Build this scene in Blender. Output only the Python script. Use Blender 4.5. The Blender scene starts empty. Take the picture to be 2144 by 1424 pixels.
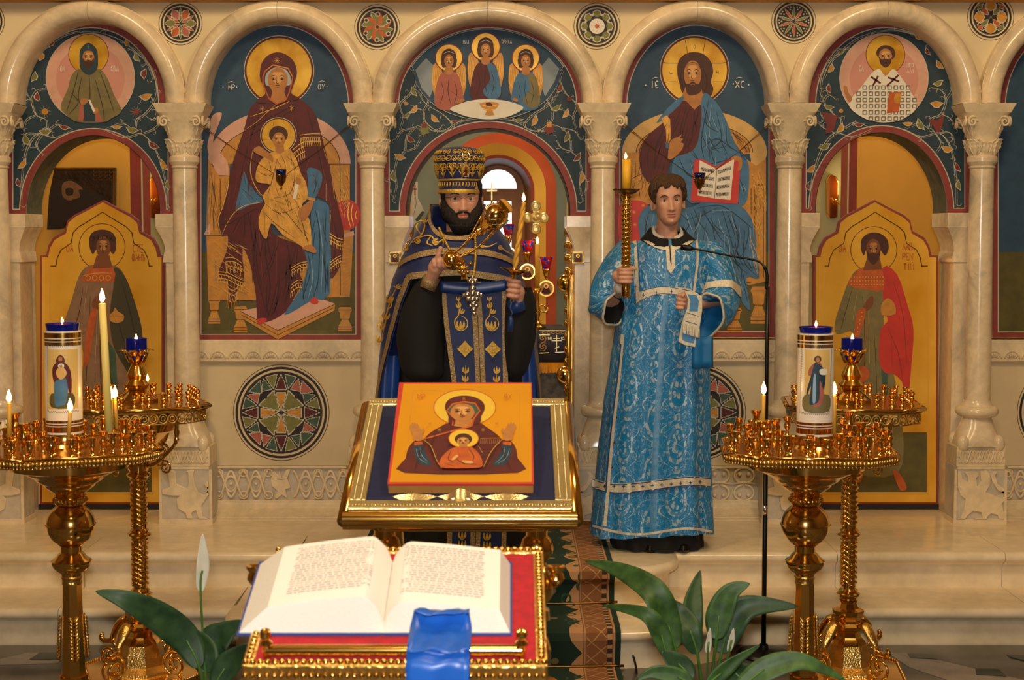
import bpy, bmesh, math, random
from mathutils import Vector, Matrix
from mathutils.geometry import tessellate_polygon
pi = math.pi; sin = math.sin; cos = math.cos
random.seed(7)
S = bpy.context.scene
COL = S.collection
# ------------------------------------------------------------------ camera, world, light, exposure
F = 3180.0                      # focal length in pixels of the 2144 x 1424 frame
PITCH = math.atan2(220.0, F)    # looking slightly down
CAMZ = 1.86
cd = bpy.data.cameras.new('camera'); cam = bpy.data.objects.new('camera', cd); COL.objects.link(cam)
cam.location = (0, 0, CAMZ); cam.rotation_euler = (pi/2 - PITCH, 0, 0)
cd.sensor_width = 36; cd.lens = F/2144*36; cd.clip_start = .05; cd.clip_end = 100
cd.dof.use_dof = True; cd.dof.focus_distance = 7.3; cd.dof.aperture_fstop = 8
S.camera = cam
w = bpy.data.worlds.new('world'); S.world = w; w.use_nodes = True
w.node_tree.nodes['Background'].inputs[0].default_value = (.85, .9, 1, 1)
w.node_tree.nodes['Background'].inputs[1].default_value = 2.0
def light(name, kind, loc, energy, color, size=.2, sizey=None, rot=(0, 0, 0), spot=None):
 l = bpy.data.lights.new(name, kind); l.energy = energy; l.color = color
 if kind == 'AREA':
  l.size = size
  if sizey: l.shape = 'RECTANGLE'; l.size_y = sizey
 else:
  l.shadow_soft_size = size
 o = bpy.data.objects.new(name, l); COL.objects.link(o); o.location = loc; o.rotation_euler = rot
 return o
WARM = (1, .75, .43)
light('camera_flash', 'AREA', (0, -.02, 2.03), 106, (1, .95, .88), .16, .08, (pi/2 - .05, 0, 0))
for x, y, z, e in ((-1.9, 4.2, 5.2, 262), (1.9, 4.2, 5.2, 262), (0, 1.0, 5.6, 250)):
 light('chandelier_light', 'POINT', (x, y, z), e, WARM, .45)
for x, y, z, e in ((-.3, 10.2, 4.2, 150), (-2.6, 8.85, 4.2, 60), (2.5, 8.85, 4.2, 60)):
 light('sanctuary_light', 'POINT', (x, y, z), e, (1, .76, .45), .25)
S.cycles.use_light_tree = False; S.cycles.max_bounces = 7; S.cycles.diffuse_bounces = 3; S.cycles.glossy_bounces = 4; S.cycles.caustics_reflective = False; S.cycles.caustics_refractive = False
S.view_settings.view_transform = 'Standard'; S.view_settings.look = 'None'
S.view_settings.exposure = 0.0; S.view_settings.gamma = 1; S.view_settings.use_curve_mapping = False
# ------------------------------------------------------------------ pixel -> place
def ray(px, py):
 x = (px-1072)/F; y = (712-py)/F
 return Vector((x, cos(PITCH) + y*sin(PITCH), -sin(PITCH) + y*cos(PITCH)))
def at(px, py, Y):
 d = ray(px, py); t = Y/d.y
 return Vector((d.x*t, Y, CAMZ + d.z*t))
def onz(px, py, z):
 d = ray(px, py); t = (z-CAMZ)/d.z
 return Vector((d.x*t, d.y*t, z))
def mpp(Y): return Y/F          # metres per pixel at distance Y (near enough)
def pts(s): return [tuple(float(v) for v in p.split(',')) for p in s.split()]
def crop(x0, y0, k, p): return [(x0+a/k, y0+b/k) for a, b in p]
# ------------------------------------------------------------------ materials
def lin(c): return c/12.92 if c <= .04045 else ((c+.055)/1.055)**2.4
def rgb(h): return tuple(lin(int(h[i:i+2], 16)/255) for i in (0, 2, 4)) + (1,)
M = {}
def node(t, kind, **kw):
 n = t.nodes.new(kind)
 for k, v in kw.items(): setattr(n, k, v)
 return n
def mat(name, col, rough=.6, metal=0., var=0., vs=6., bump=0., bs=60., spec=.5, emit=0., trans=0., coat=0., col2=None, stretch=None):
 m = bpy.data.materials.new(name); m.use_nodes = True; t = m.node_tree; b = t.nodes['Principled BSDF']
 c = rgb(col); b.inputs['Base Color'].default_value = c; b.inputs['Roughness'].default_value = rough
 b.inputs['Metallic'].default_value = metal; b.inputs['Specular IOR Level'].default_value = spec
 if emit: b.inputs['Emission Color'].default_value = c; b.inputs['Emission Strength'].default_value = emit
 if trans: b.inputs['Transmission Weight'].default_value = trans
 if coat: b.inputs['Coat Weight'].default_value = coat; b.inputs['Coat Roughness'].default_value = .08
 if var or bump:
  tc = node(t, 'ShaderNodeTexCoord'); mp = node(t, 'ShaderNodeMapping')
  t.links.new(tc.outputs['Object'], mp.inputs[0])
  if stretch: mp.inputs['Scale'].default_value = stretch
 if var:
  n = node(t, 'ShaderNodeTexNoise'); n.inputs['Scale'].default_value = vs; n.inputs['Detail'].default_value = 3
  t.links.new(mp.outputs[0], n.inputs['Vector'])
  r = node(t, 'ShaderNodeValToRGB'); r.color_ramp.elements[0].position = .3; r.color_ramp.elements[1].position = .72
  lo = rgb(col2) if col2 else tuple(v*(1-var) for v in c[:3]) + (1,)
  r.color_ramp.elements[0].color = lo; r.color_ramp.elements[1].color = c if col2 else tuple(min(1, v*(1+var*.6)) for v in c[:3]) + (1,)
  t.links.new(n.outputs[0], r.inputs[0]); t.links.new(r.outputs[0], b.inputs['Base Color'])
 if bump:
  n2 = node(t, 'ShaderNodeTexNoise'); n2.inputs['Scale'].default_value = bs; n2.inputs['Detail'].default_value = 2
  t.links.new(mp.outputs[0], n2.inputs['Vector'])
  bp = node(t, 'ShaderNodeBump'); bp.inputs['Strength'].default_value = bump; bp.inputs['Distance'].default_value = .01
  t.links.new(n2.outputs[0], bp.inputs['Height']); t.links.new(bp.outputs[0], b.inputs['Normal'])
 M[name] = m
 return m
def marble(name, base, vein, rough=.22, scale=2.2):
 m = mat(name, base, rough); t = m.node_tree; b = t.nodes['Principled BSDF']
 tc = node(t, 'ShaderNodeNewGeometry')
 n1 = node(t, 'ShaderNodeTexNoise'); n1.inputs['Scale'].default_value = scale; n1.inputs['Detail'].default_value = 5; n1.inputs['Distortion'].default_value = 1.4; n1.inputs['Roughness'].default_value = .62
 t.links.new(tc.outputs['Position'], n1.inputs['Vector'])
 r = node(t, 'ShaderNodeValToRGB'); e = r.color_ramp.elements
 e[0].position = .30; e[0].color = rgb(vein); e[1].position = .52; e[1].color = rgb(base)
 k = r.color_ramp.elements.new(.42); k.color = tuple(.35*a+.65*c for a, c in zip(rgb(vein), rgb(base)))
 t.links.new(n1.outputs[0], r.inputs[0])
 n2 = node(t, 'ShaderNodeTexNoise'); n2.inputs['Scale'].default_value = scale*9; n2.inputs['Detail'].default_value = 3
 t.links.new(tc.outputs['Position'], n2.inputs['Vector'])
 mx = node(t, 'ShaderNodeMix', data_type='RGBA', blend_type='MULTIPLY'); mx.inputs[0].default_value = .35
 t.links.new(r.outputs[0], mx.inputs[6]); t.links.new(n2.outputs[1], mx.inputs[7])
 hs = node(t, 'ShaderNodeHueSaturation'); hs.inputs['Saturation'].default_value = 0.; hs.inputs['Value'].default_value = 1.75
 t.links.new(n2.outputs[1], hs.inputs['Color']); t.links.new(hs.outputs[0], mx.inputs[7])
 t.links.new(mx.outputs[2], b.inputs['Base Color'])
 return m
marble('marble', 'ead3ae', 'b8a88e', .2)
marble('marble_carved', 'e6d0a9', 'c8b592', .42)
marble('marble_ground', 'cbbda6', 'a8a196', .5)
marble('marble_step', 'f0dcb8', 'e0cba2', .16, 1.1)
marble('marble_floor', '5c5650', '37332f', .12, 1.4)
marble('marble_floor_light', '8c8078', '6b625b', .14, 1.4)
mat('floor_green', '23302a', .14, var=.3)
mat('joint', '6e5c45', .8)
mat('plaster', 'e3cfa4', .75, var=.08, vs=3, bump=.04, bs=30)
mat('plaster_panel', 'd9c49b', .7, var=.1, vs=5)
mat('paint_red', '8e3a33', .6, var=.22, vs=14)
mat('paint_blue', '2f5068', .62, var=.28, vs=16, col2='27425a')
mat('paint_navy', '243b46', .62, var=.2, vs=16)
mat('paint_line', 'c9bfa6', .6)
mat('paint_olive', '5d5424', .65, var=.25, vs=14)
mat('paint_leaf_green', '7c7a3a', .6, var=.2, vs=40)
mat('paint_ochre', 'cf8f2e', .5, var=.22, vs=26)
mat('paint_orange', 'bf5a22', .6, var=.2, vs=30)
mat('paint_maroon', '5a1a1a', .6, var=.25, vs=18)
mat('paint_maroon_dark', '360f12', .6)
mat('paint_maroon_light', '7d302a', .6)
mat('paint_robe_blue', '44739a', .6, var=.22, vs=20)
mat('paint_robe_blue_dark', '1f3647', .6)
mat('paint_robe_blue_light', '8fb0c4', .6)
mat('paint_pink', 'd9a58c', .6, var=.1, vs=18)
mat('paint_rose', 'b0614f', .6, var=.15, vs=20)
mat('paint_scarlet', 'c8372c', .55, var=.15, vs=12)
mat('paint_brown', '4a2413', .6, var=.2, vs=30)
mat('paint_brown_line', '42200e', .6)
mat('paint_skin', 'b97a3c', .6, var=.16, vs=30)
mat('paint_skin_light', 'd9a05c', .6)
mat('paint_skin_dark', '7a4520', .6)
mat('paint_white', 'e9dfcc', .6, var=.06, vs=20)
mat('paint_grey', '6d6a5c', .6, var=.2, vs=20)
mat('paint_khaki', '7d7044', .6, var=.2, vs=18)
mat('paint_khaki_dark', '403a20', .6)
mat('paint_black', '241a18', .6, var=.2)
mat('paint_green', '3f5a48', .6, var=.2, vs=25)
mat('paint_gold_line', 'e7b24a', .42, .35)
mat('gold_leaf', 'ffc850', .28, .25, var=.22, vs=4, bump=.06, bs=18, col2='e8a32a')
mat('gold_leaf_halo', 'fcca50', .3, .28, var=.25, vs=9, bump=.05, bs=25, col2='cf9222')
mat('icon_ground', 'f0a828', .3, .25, var=.08, vs=5, coat=.4)
mat('gold', 'f3c266', .14, 1., var=.12, vs=8)
mat('gold_rough', 'ecc06a', .28, 1., var=.2, vs=30, bump=.25, bs=160)
mat('gold_pale', 'ead9a0', .28, .9, bump=.15, bs=200)
mat('gold_dark', '8a6430', .32, 1., var=.3, vs=20)
mat('silver', 'd9d2c6', .25, 1.)
mat('wax', 'e8ad3e', .45)
mat('wax_pale', 'f0d87c', .45)
mat('wick', '1b1310', .9)
mat('black_metal', '0d0d0e', .35, .3)
mat('black_cloth', '0c0a0a', .85, var=.3, vs=40)
mat('wood_dark', '1d1410', .5)
# ------------------------------------------------------------------ object helpers
def put(o, parent=None):
 COL.objects.link(o)
 if parent is not None: o.parent = parent
 return o
def tag(o, label=None, cat=None, group=None, kind=None):
 for k, v in (('label', label), ('category', cat), ('group', group), ('kind', kind)):
  if v: o[k] = v
 return o
def thing(name, label, cat, loc=(0, 0, 0), group=None):
 o = bpy.data.objects.new(name, None); o.empty_display_size = .05; COL.objects.link(o); o.location = loc
 return tag(o, label, cat, group)
def mesh_obj(name, verts, faces, m, parent=None, smooth=False, local=True, uvs=None):
 """verts are world positions; a child keeps them relative to its parent's location"""
 off = Vector((0, 0, 0)); p = parent
 while p is not None: off += p.location; p = p.parent
 me = bpy.data.meshes.new(name)
 me.from_pydata([tuple(Vector(v)-off) for v in verts], [], faces); me.update()
 if isinstance(m, str): m = M[m]
 me.materials.append(m)
 if smooth: me.polygons.foreach_set('use_smooth', [True]*len(me.polygons))
 if uvs is not None:
  ul = me.uv_layers.new(name='uv')
  for l in me.loops: ul.data[l.index].uv = uvs[l.vertex_index]
 o = bpy.data.objects.new(name, me)
 return put(o, parent)
def struct(o): o['kind'] = 'structure'; return o
class MB:
 """collects pieces of one part"""
 def __init__(s): s.v = []; s.f = []; s.n = 0
 def add(s, vs, fs):
  s.n += 1; b = len(s.v); s.v += [Vector(v) for v in vs]; s.f += [tuple(i+b for i in f) for f in fs]; return s
 def box(s, a, b, mtx=None):
  x0, y0, z0 = a; x1, y1, z1 = b
  vs = [Vector(v) for v in ((x0,y0,z0),(x1,y0,z0),(x1,y1,z0),(x0,y1,z0),(x0,y0,z1),(x1,y0,z1),(x1,y1,z1),(x0,y1,z1))]
  if mtx is not None: vs = [mtx @ v for v in vs]
  return s.add(vs, [(0,3,2,1),(4,5,6,7),(0,1,5,4),(1,2,6,5),(2,3,7,6),(3,0,4,7)])
 def lathe(s, prof, n=24, c=(0, 0, 0), sx=1., sy=1., twist=0., mtx=None, cap=True):
  """prof: (radius, z) from bottom to top"""
  vs = []; fs = []
  for j, (r, z) in enumerate(prof):
   for i in range(n):
    a = 2*pi*i/n + twist
    v = Vector((r*cos(a)*sx, r*sin(a)*sy, z))
    vs.append((mtx @ v if mtx is not None else v) + Vector(c))
  for j in range(len(prof)-1):
   for i in range(n):
    k = (i+1) % n
    fs.append((j*n+i, j*n+k, (j+1)*n+k, (j+1)*n+i))
  if cap:
   fs.append(tuple(range(n-1, -1, -1))); b = (len(prof)-1)*n; fs.append(tuple(b+i for i in range(n)))
  return s.add(vs, fs)
 def tube(s, path, r, n=8, cap=True, closed=False, flat=1.):
  path = [Vector(p) for p in path]; L = len(path); vs = []; fs = []
  nrm = None
  for i, p in enumerate(path):
   if closed: t = path[(i+1) % L]-path[i-1]
   else: t = path[min(i+1, L-1)]-path[max(i-1, 0)]
   t = t.normalized() if t.length > 1e-9 else Vector((0, 0, 1))
   if nrm is None:
    a = Vector((0, 0, 1)) if abs(t.z) < .9 else Vector((0, 1, 0))
    nrm = (a - t*a.dot(t)).normalized()
   else:
    nrm = nrm - t*nrm.dot(t); nrm = nrm.normalized() if nrm.length > 1e-6 else Vector((1, 0, 0))
   bn = t.cross(nrm); rr = r[i] if isinstance(r, (list, tuple)) else r
   for k in range(n):
    a = 2*pi*k/n; vs.append(p + nrm*cos(a)*rr*flat + bn*sin(a)*rr)
  for i in range(L if closed else L-1):
   j = (i+1) % L
   for k in range(n):
    q = (k+1) % n; fs.append((i*n+k, i*n+q, j*n+q, j*n+k))
  if cap and not closed:
   fs.append(tuple(range(n-1, -1, -1))); fs.append(tuple((L-1)*n+k for k in range(n)))
  return s.add(vs, fs)
 def ball(s, c, r, n=12, m=8, sc=(1, 1, 1)):
  vs = []; fs = []
  for j in range(m+1):
   th = pi*j/m
   for i in range(n):
    a = 2*pi*i/n; vs.append(Vector(c)+Vector((r*sin(th)*cos(a)*sc[0], r*sin(th)*sin(a)*sc[1], -r*cos(th)*sc[2])))
  for j in range(m):
   for i in range(n):
    k = (i+1) % n; fs.append((j*n+i, j*n+k, (j+1)*n+k, (j+1)*n+i))
  return s.add(vs, fs)
 def prism(s, poly, off, back=True):
  """poly: world points of a planar outline, off: vector to the back face"""
  n = len(poly); P = [Vector(p) for p in poly]; off = Vector(off)
  vs = P + [p+off for p in P]
  tri = tessellate_polygon([P])
  nr = Vector((0, 0, 0))
  for i in range(n):
   a, b = P[i], P[(i+1) % n]; nr += a.cross(b)
  flip = nr.dot(off) > 0
  fs = []
  for t in tri:
   t = tuple(t); e = (P[t[1]]-P[t[0]]).cross(P[t[2]]-P[t[0]])
   if e.dot(off) > 0: t = t[::-1]
   fs.append(t)
   if back: fs.append(tuple(i+n for i in t[::-1]))
  for i in range(n):
   j = (i+1) % n
   q = (i, j, j+n, i+n)
   fs.append(q if flip else q[::-1])
  return s.add(vs, fs)
 def grid(s, rows, closed=False):
  """rows: list of equal-length point lists"""
  n = len(rows[0]); vs = [v for r in rows for v in r]; fs = []
  for j in range(len(rows)-1):
   for i in range(n if closed else n-1):
    k = (i+1) % n; fs.append((j*n+i, j*n+k, (j+1)*n+k, (j+1)*n+i))
  return s.add(vs, fs)
 def build(s, name, m, parent=None, smooth=False):
  o = mesh_obj(name, s.v, s.f, m, parent, smooth)
  if s.n > 9 and name != 'body' and parent is not None: o['kind'] = 'stuff'
  return o
def autosmooth(o, ang=.7):
 me = o.data
 me.polygons.foreach_set('use_smooth', [True]*len(me.polygons))
 bm = bmesh.new(); bm.from_mesh(me)
 for e in bm.edges:
  e.smooth = not (len(e.link_faces) == 2 and e.calc_face_angle(0) > ang)
 bm.to_mesh(me); bm.free()
 return o
def bevel(o, w=.003, seg=2):
 b = o.modifiers.new('bevel', 'BEVEL'); b.width = w; b.segments = seg; b.limit_method = 'ANGLE'; return o
def solid(o, th, off=-1.):
 b = o.modifiers.new('solidify', 'SOLIDIFY'); b.thickness = th; b.offset = off; return o
def copy_tree(o, parent=None):
 c = o.copy(); COL.objects.link(c); c.parent = parent
 for ch in list(o.children): copy_tree(ch, c)
 return c
def spline(P, k=6, closed=False):
 P = [Vector(p) if len(p) == 3 else Vector((p[0], p[1], 0)) for p in P]; n = len(P); out = []
 if n < 3: return P
 rng = range(n) if closed else range(n-1)
 for i in rng:
  if closed: a, b, c, d = P[i-1], P[i], P[(i+1) % n], P[(i+2) % n]
  else: a, b, c, d = P[max(i-1, 0)], P[i], P[i+1], P[min(i+2, n-1)]
  for j in range(k):
   t = j/k
   out.append(.5*((2*b)+(c-a)*t+(2*a-5*b+4*c-d)*t*t+(3*b-a-3*c+d)*t**3))
 if not closed: out.append(P[-1])
 return out
def ell(cx, cy, rx, ry=None, n=48, a0=0, a1=2*pi):
 ry = ry or rx
 if abs(a1-a0-2*pi) < 1e-6: return [(cx+rx*cos(2*pi*i/n), cy+ry*sin(2*pi*i/n)) for i in range(n)]
 return [(cx+rx*cos(a0+(a1-a0)*i/n), cy+ry*sin(a0+(a1-a0)*i/n)) for i in range(n+1)]
class Paint:
 """flat painted work on a real surface: thin coats of paint laid one over the other"""
 def __init__(s, root, mapper, normal, step=.00016, c=(0, 0, 1)):
  s.r = root; s.m = mapper; s.n = Vector(normal).normalized(); s.k = 1; s.step = step; s.c = c; s.sub = 0
 def P(s, p): x0, y0, k = s.c; return (x0+p[0]/k, y0+p[1]/k)
 def place(s, p): q = s.P(p); return s.m(q[0], q[1]) + s.n*s.step*s.k
 def fill(s, name, m, p, sm=0, parent=None):
  if isinstance(p, str): p = pts(p)
  if sm: p = [(v.x, v.y) for v in spline(p, sm, True)]
  q = [(p[i][0], p[i][1]) for i in range(len(p))]
  q = [a for i, a in enumerate(q) if abs(a[0]-q[i-1][0])+abs(a[1]-q[i-1][1]) > 1e-4]
  if s.sub: return s.fill_dense(name, m, q, parent)
  V = [s.place(a) for a in q]
  tri = []
  for t in tessellate_polygon([[Vector((a[0], a[1], 0)) for a in q]]):
   a, b, c = (V[i] for i in t)
   tri.append(tuple(t) if (b-a).cross(c-a).dot(s.n) > 0 else tuple(t)[::-1])
  s.k += 1
  return mesh_obj(name, V, tri, m, parent or s.r)
 def fill_dense(s, name, m, q, parent):
  bm = bmesh.new(); vs = [bm.verts.new((a[0], a[1], 0)) for a in q]
  for t in tessellate_polygon([[Vector((a[0], a[1], 0)) for a in q]]):
   try: bm.faces.new([vs[i] for i in t])
   except ValueError: pass
  for it in range(7):
   lg = [e for e in bm.edges if e.calc_length() > s.sub*s.c[2]]
   if not lg: break
   bmesh.ops.subdivide_edges(bm, edges=lg, cuts=1); bmesh.ops.triangulate(bm, faces=bm.faces[:])
  bm.verts.index_update(); V = [s.place((v.co.x, v.co.y)) for v in bm.verts]; tri = []
  for f in bm.faces:
   t = [v.index for v in f.verts]; a, b, c = (V[i] for i in t)
   tri.append(tuple(t) if (b-a).cross(c-a).dot(s.n) > 0 else tuple(t)[::-1])
  uv = [(v.co.x/s.c[2]*.0022, -v.co.y/s.c[2]*.0022) for v in bm.verts]; bm.free(); s.k += 1
  return mesh_obj(name, V, tri, m, parent or s.r, True, uvs=uv)
 def ring(s, name, m, c, r0, r1, n=64, ry=1., parent=None):
  V = []; f = []
  for i in range(n):
   a = 2*pi*i/n
   V.append(s.place((c[0]+r0*cos(a), c[1]+r0*ry*sin(a)))); V.append(s.place((c[0]+r1*cos(a), c[1]+r1*ry*sin(a))))
  for i in range(n):
   j = (i+1) % n; f.append((2*i, 2*i+1, 2*j+1, 2*j))
  s.k += 1
  return mesh_obj(name, V, f, m, parent or s.r)
 def lines(s, name, m, L, wd=2., sm=5, taper=True, closed=False, parent=None):
  """L: list of polylines (strings or point lists); wd in crop pixels"""
  V = []; f = []
  for p in L:
   if isinstance(p, str): p = pts(p)
   q = [Vector((a[0], a[1])) for a in p]
   if sm and len(q) > 2: q = [v.xy for v in spline(p, sm, closed)]
   if closed: q.append(q[0])
   n = len(q); b = len(V)
   for i, a in enumerate(q):
    t = q[min(i+1, n-1)]-q[max(i-1, 0)]
    if closed and i in (0, n-1): t = q[1]-q[n-2]
    if t.length < 1e-9: t = Vector((1, 0))
    t.normalize(); u = Vector((-t.y, t.x))
    h = wd/2*((.35+.65*sin(pi*min(1, max(0, i/(n-1))))) if taper and not closed else 1)
    V.append(s.place(a+u*h)); V.append(s.place(a-u*h))
   f += [(b+2*i, b+2*i+1, b+2*i+3, b+2*i+2) for i in range(n-1)]
  s.k += 1
  o = mesh_obj(name, V, f, m, parent or s.r)
  if len(L) > 1: o['kind'] = 'stuff'
  return o
 def folds(s, name, m, poly, n, ang, ln, wd, seed=1, bend=.5):
  """short brush strokes inside an outline, running at about ang degrees"""
  R = random.Random(seed); q = pts(poly) if isinstance(poly, str) else poly; L = []
  def ins(x, y):
   c = False
   for i in range(len(q)):
    (a, b), (d, e) = q[i-1], q[i]
    if (b > y) != (e > y) and x < (d-a)*(y-b)/(e-b)+a: c = not c
   return c
  xs = [a for a, b in q]; ys = [b for a, b in q]; t = 0
  while len(L) < n and t < n*30:
   t += 1; x, y = R.uniform(min(xs), max(xs)), R.uniform(min(ys), max(ys)); a = math.radians(ang+R.uniform(-14, 14)); k = R.uniform(-bend, bend)/6; st = []
   for j in range(7):
    if not ins(x, y): break
    st.append((x, y)); x += cos(a)*ln/6*R.uniform(.7, 1.2); y += sin(a)*ln/6; a += k
   if len(st) > 3: L.append(st)
  return s.lines(name, m, L, wd, 3)
 def dots(s, name, m, L, r, n=10, parent=None):
  V = []; f = []
  for p in L:
   b = len(V); V += [s.place((p[0]+r*cos(2*pi*i/n), p[1]+r*sin(2*pi*i/n))) for i in range(n)]
   f.append(tuple(b+i for i in range(n)))
  s.k += 1
  o = mesh_obj(name, V, f, m, parent or s.r)
  if len(L) > 1: o['kind'] = 'stuff'
  return o
 def text(s, m, x, y, txt, w, h, lw, gap=1.35, parent=None):
  L = []
  for i, ch in enumerate(txt):
   for st in GLYPH.get(ch, ()):
    L.append([(x+(i*gap+a)*w, y+(1-b)*h) for a, b in st])
  return s.lines('lettering', m, L, lw, sm=0, taper=False, parent=parent)
def arcp(cx, cy, rx, ry, a0, a1, n=8):
 return [(cx+rx*cos(math.radians(a0+(a1-a0)*i/n)), cy+ry*sin(math.radians(a0+(a1-a0)*i/n))) for i in range(n+1)]
O_ = arcp(.5, .5, .45, .5, 90, 450, 14)
GLYPH = {'M': [[(0,0),(0,1)],[(1,0),(1,1)],[(0,1),(.5,.35),(1,1)]], 'P': [[(0,0),(0,1),(.7,1),(1,.8),(.7,.5),(0,.5)]],
 'O': [O_], 'T': [[(0,1),(1,1)],[(.5,1),(.5,0)]], 'Q': [O_, [(.1,.5),(.9,.5)]], 'Y': [[(0,1),(.5,.5),(1,1)],[(.5,.5),(.3,0)]],
 'I': [[(.5,0),(.5,1)]], 'C': [arcp(.55, .5, .5, .5, 50, 310, 12)], 'X': [[(0,0),(1,1)],[(0,1),(1,0)]], 'A': [[(0,0),(.5,1),(1,0)],[(.2,.4),(.8,.4)]],
 'E': [[(1,1),(0,1),(0,0),(1,0)],[(0,.5),(.7,.5)]], 'F': [O_, [(.5,-.1),(.5,1.1)]], 'H': [[(0,0),(0,1)],[(1,0),(1,1)],[(0,.5),(1,.5)]],
 'L': [[(0,0),(.5,1),(1,0)]], 'B': [[(0,0),(0,1),(.7,.95),(.7,.55),(0,.5),(.9,.45),(.9,.05),(0,0)]], 'K': [[(0,0),(0,1)],[(1,1),(0,.5),(1,0)]],
 'J': [[(0,1),(0,0),(1,1),(1,0)],[(.3,1.2),(.7,1.2)]], 'Z': [[(0,1),(.3,1),(.3,0),(.8,0),(1,.25),(.8,.5),(.3,.5)]], '~': [[(0,1.12),(.3,1.3),(.7,1.12),(1,1.3)]],
 '.': [[(.4,.5),(.6,.5)]], 'S': [arcp(.5, .5, .5, .5, 40, 320, 12)], 'W': [arcp(.25,.45,.25,.45,160,360,8), arcp(.75,.45,.25,.45,180,380,8)], 'G': [[(0,0),(0,1),(1,1)]], 'N': [[(0,0),(0,1),(1,0),(1,1)]]}
# ------------------------------------------------------------------ the church: floor, steps, walls
ZP = .35
YM, YS, YC = 8.12, 8.03, 7.96       # painted plane, spandrel wall, column axis
def zr(row, Y): return at(1072, row, Y).z
def xr(px, Y, row=400): return at(px, row, Y).x
XC = xr(1021, 8.0)
struct(MB().box((-5.5, -4.2, -.1), (5.5, 7.3, 0)).build('floor', 'marble_floor'))
floor = bpy.data.objects['floor']
for s in (pts('0,1424 0,1392 120,1388 150,1366 60,1366 0,1380'), pts('1985,1424 1900,1395 1860,1368 1905,1368 2144,1424')):
 MB().prism([onz(a, b, .002) for a, b in s], (0, 0, -.004)).build('inlay_tile', 'marble_floor_light', floor)
for s in (pts('62,1380 84,1366 140,1366 122,1380'), pts('2044,1412 2042,1400 2090,1400 2108,1416'), pts('1906,1377 1900,1368 1950,1369 1962,1380'), pts('2116,1376 2108,1370 2150,1372 2150,1384')):
 MB().prism([onz(a, b, .004) for a, b in s], (0, 0, -.006)).build('inlay_tile', 'floor_green', floor)
def edge_path(ye, hw, bulge, x0=-5.5, x1=5.5, n=40):
 L = [(x0, ye), (XC-hw-.001, ye)]; m = []
 for i in range(n+1):
  a = pi*i/n; c, s_ = cos(a), sin(a)
  m.append((XC - hw*math.copysign(abs(c)**.62, c), ye - bulge*abs(s_)**.62))
 return L[0], m, (x1, ye)
def step(name, ztop, zbot, ye, hw, bulge, yback):
 root = struct(bpy.data.objects.new(name, None)); COL.objects.link(root)
 a, m, b = edge_path(ye, hw, bulge)
 m0 = m; m = [(m[0][0], ye+.06)] + m + [(m[-1][0], ye+.06)]
 def loft(nm, path, prof, yb, mt):
  vs = []; n = len(prof); fs = []
  for i, p in enumerate(path):
   q0, q1 = path[max(i-1, 0)], path[min(i+1, len(path)-1)]
   t = Vector((q1[0]-q0[0], q1[1]-q0[1])).normalized(); nr = Vector((t.y, -t.x))
   for (o, z) in prof:
    vs.append((p[0]+nr.x*o, p[1]+nr.y*o, z) if o > -.3 else (p[0], yb if len(path) < 3 else yb, z))
  for i in range(len(path)-1):
   for j in range(n):
    k = (j+1) % n; fs.append((i*n+j, i*n+k, (i+1)*n+k, (i+1)*n+j))
  fs.append(tuple(range(n))); fs.append(tuple(reversed([(len(path)-1)*n+j for j in range(n)])))
  return autosmooth(mesh_obj(nm, vs, fs, mt, root), .6)
 th = .052; R = .024
 tread = [(-1, ztop), (-.012, ztop)] + [(-.012+(R+.006)*sin(pi*i/8), ztop-th/2+th/2*cos(pi*i/8)) for i in range(1, 8)] + [(-.012, ztop-th), (-.02, ztop-th-.012), (-1, ztop-th-.012)]
 riser = [(-.03, ztop-th-.012), (-.03, zbot), (-1, zbot), (-1, ztop-th-.012)]
 g = .0012
 xs = [a[0], -3.9, -2.75, -2.05, m[0][0]]
 ys = [m[-1][0], 1.55, 2.35, 3.4, b[0]]
 for x0, x1 in list(zip(xs[:-1], xs[1:])) + list(zip(ys[:-1], ys[1:])):
  if x1-x0 < .05: continue
  loft('tread_slab', [(x0+g, ye), (x1-g, ye)], tread, yback, 'marble_step')
  d = .37*(1 if x0 < 0 else -1)
  loft('riser_slab', [(x0+g, ye), (x1-g+(.035 if x1 == m[0][0] else 0), ye)] if x0 < 0 else [(x0+g-(.035 if x0 == m[-1][0] else 0), ye), (x1-g, ye)], riser, yback, 'marble_step')
 loft('tread_slab', m, tread, yback, 'marble_step')
 loft('riser_slab', m, riser, yback, 'marble_step')
 return root
step('floor_lower_step', ZP/2, 0, 6.77, 1.14, .40, 7.3)
step('floor_platform', ZP, ZP/2, 7.16, .90, .40, 7.55)
struct(MB().box((-5.5, 7.55, 0), (5.5, 13, ZP)).build('floor_sanctuary', 'marble_step'))
def wallbox(name, a, b, m='plaster'): return struct(MB().box(a, b).build(name, m))
mat('nave_wall', '6f5636', .8, var=.2, vs=1.5)
wallbox('wall_left', (-5.7, -4.4, 0), (-5.5, 13, 7), 'nave_wall')
wallbox('wall_right', (5.5, -4.4, 0), (5.7, 13, 7), 'nave_wall')
wallbox('wall_behind', (-5.5, -4.4, 0), (5.5, -4.2, 7), 'nave_wall')
wallbox('ceiling', (-5.7, -4.4, 7), (5.7, 13.2, 7.2), 'nave_wall')
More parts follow.
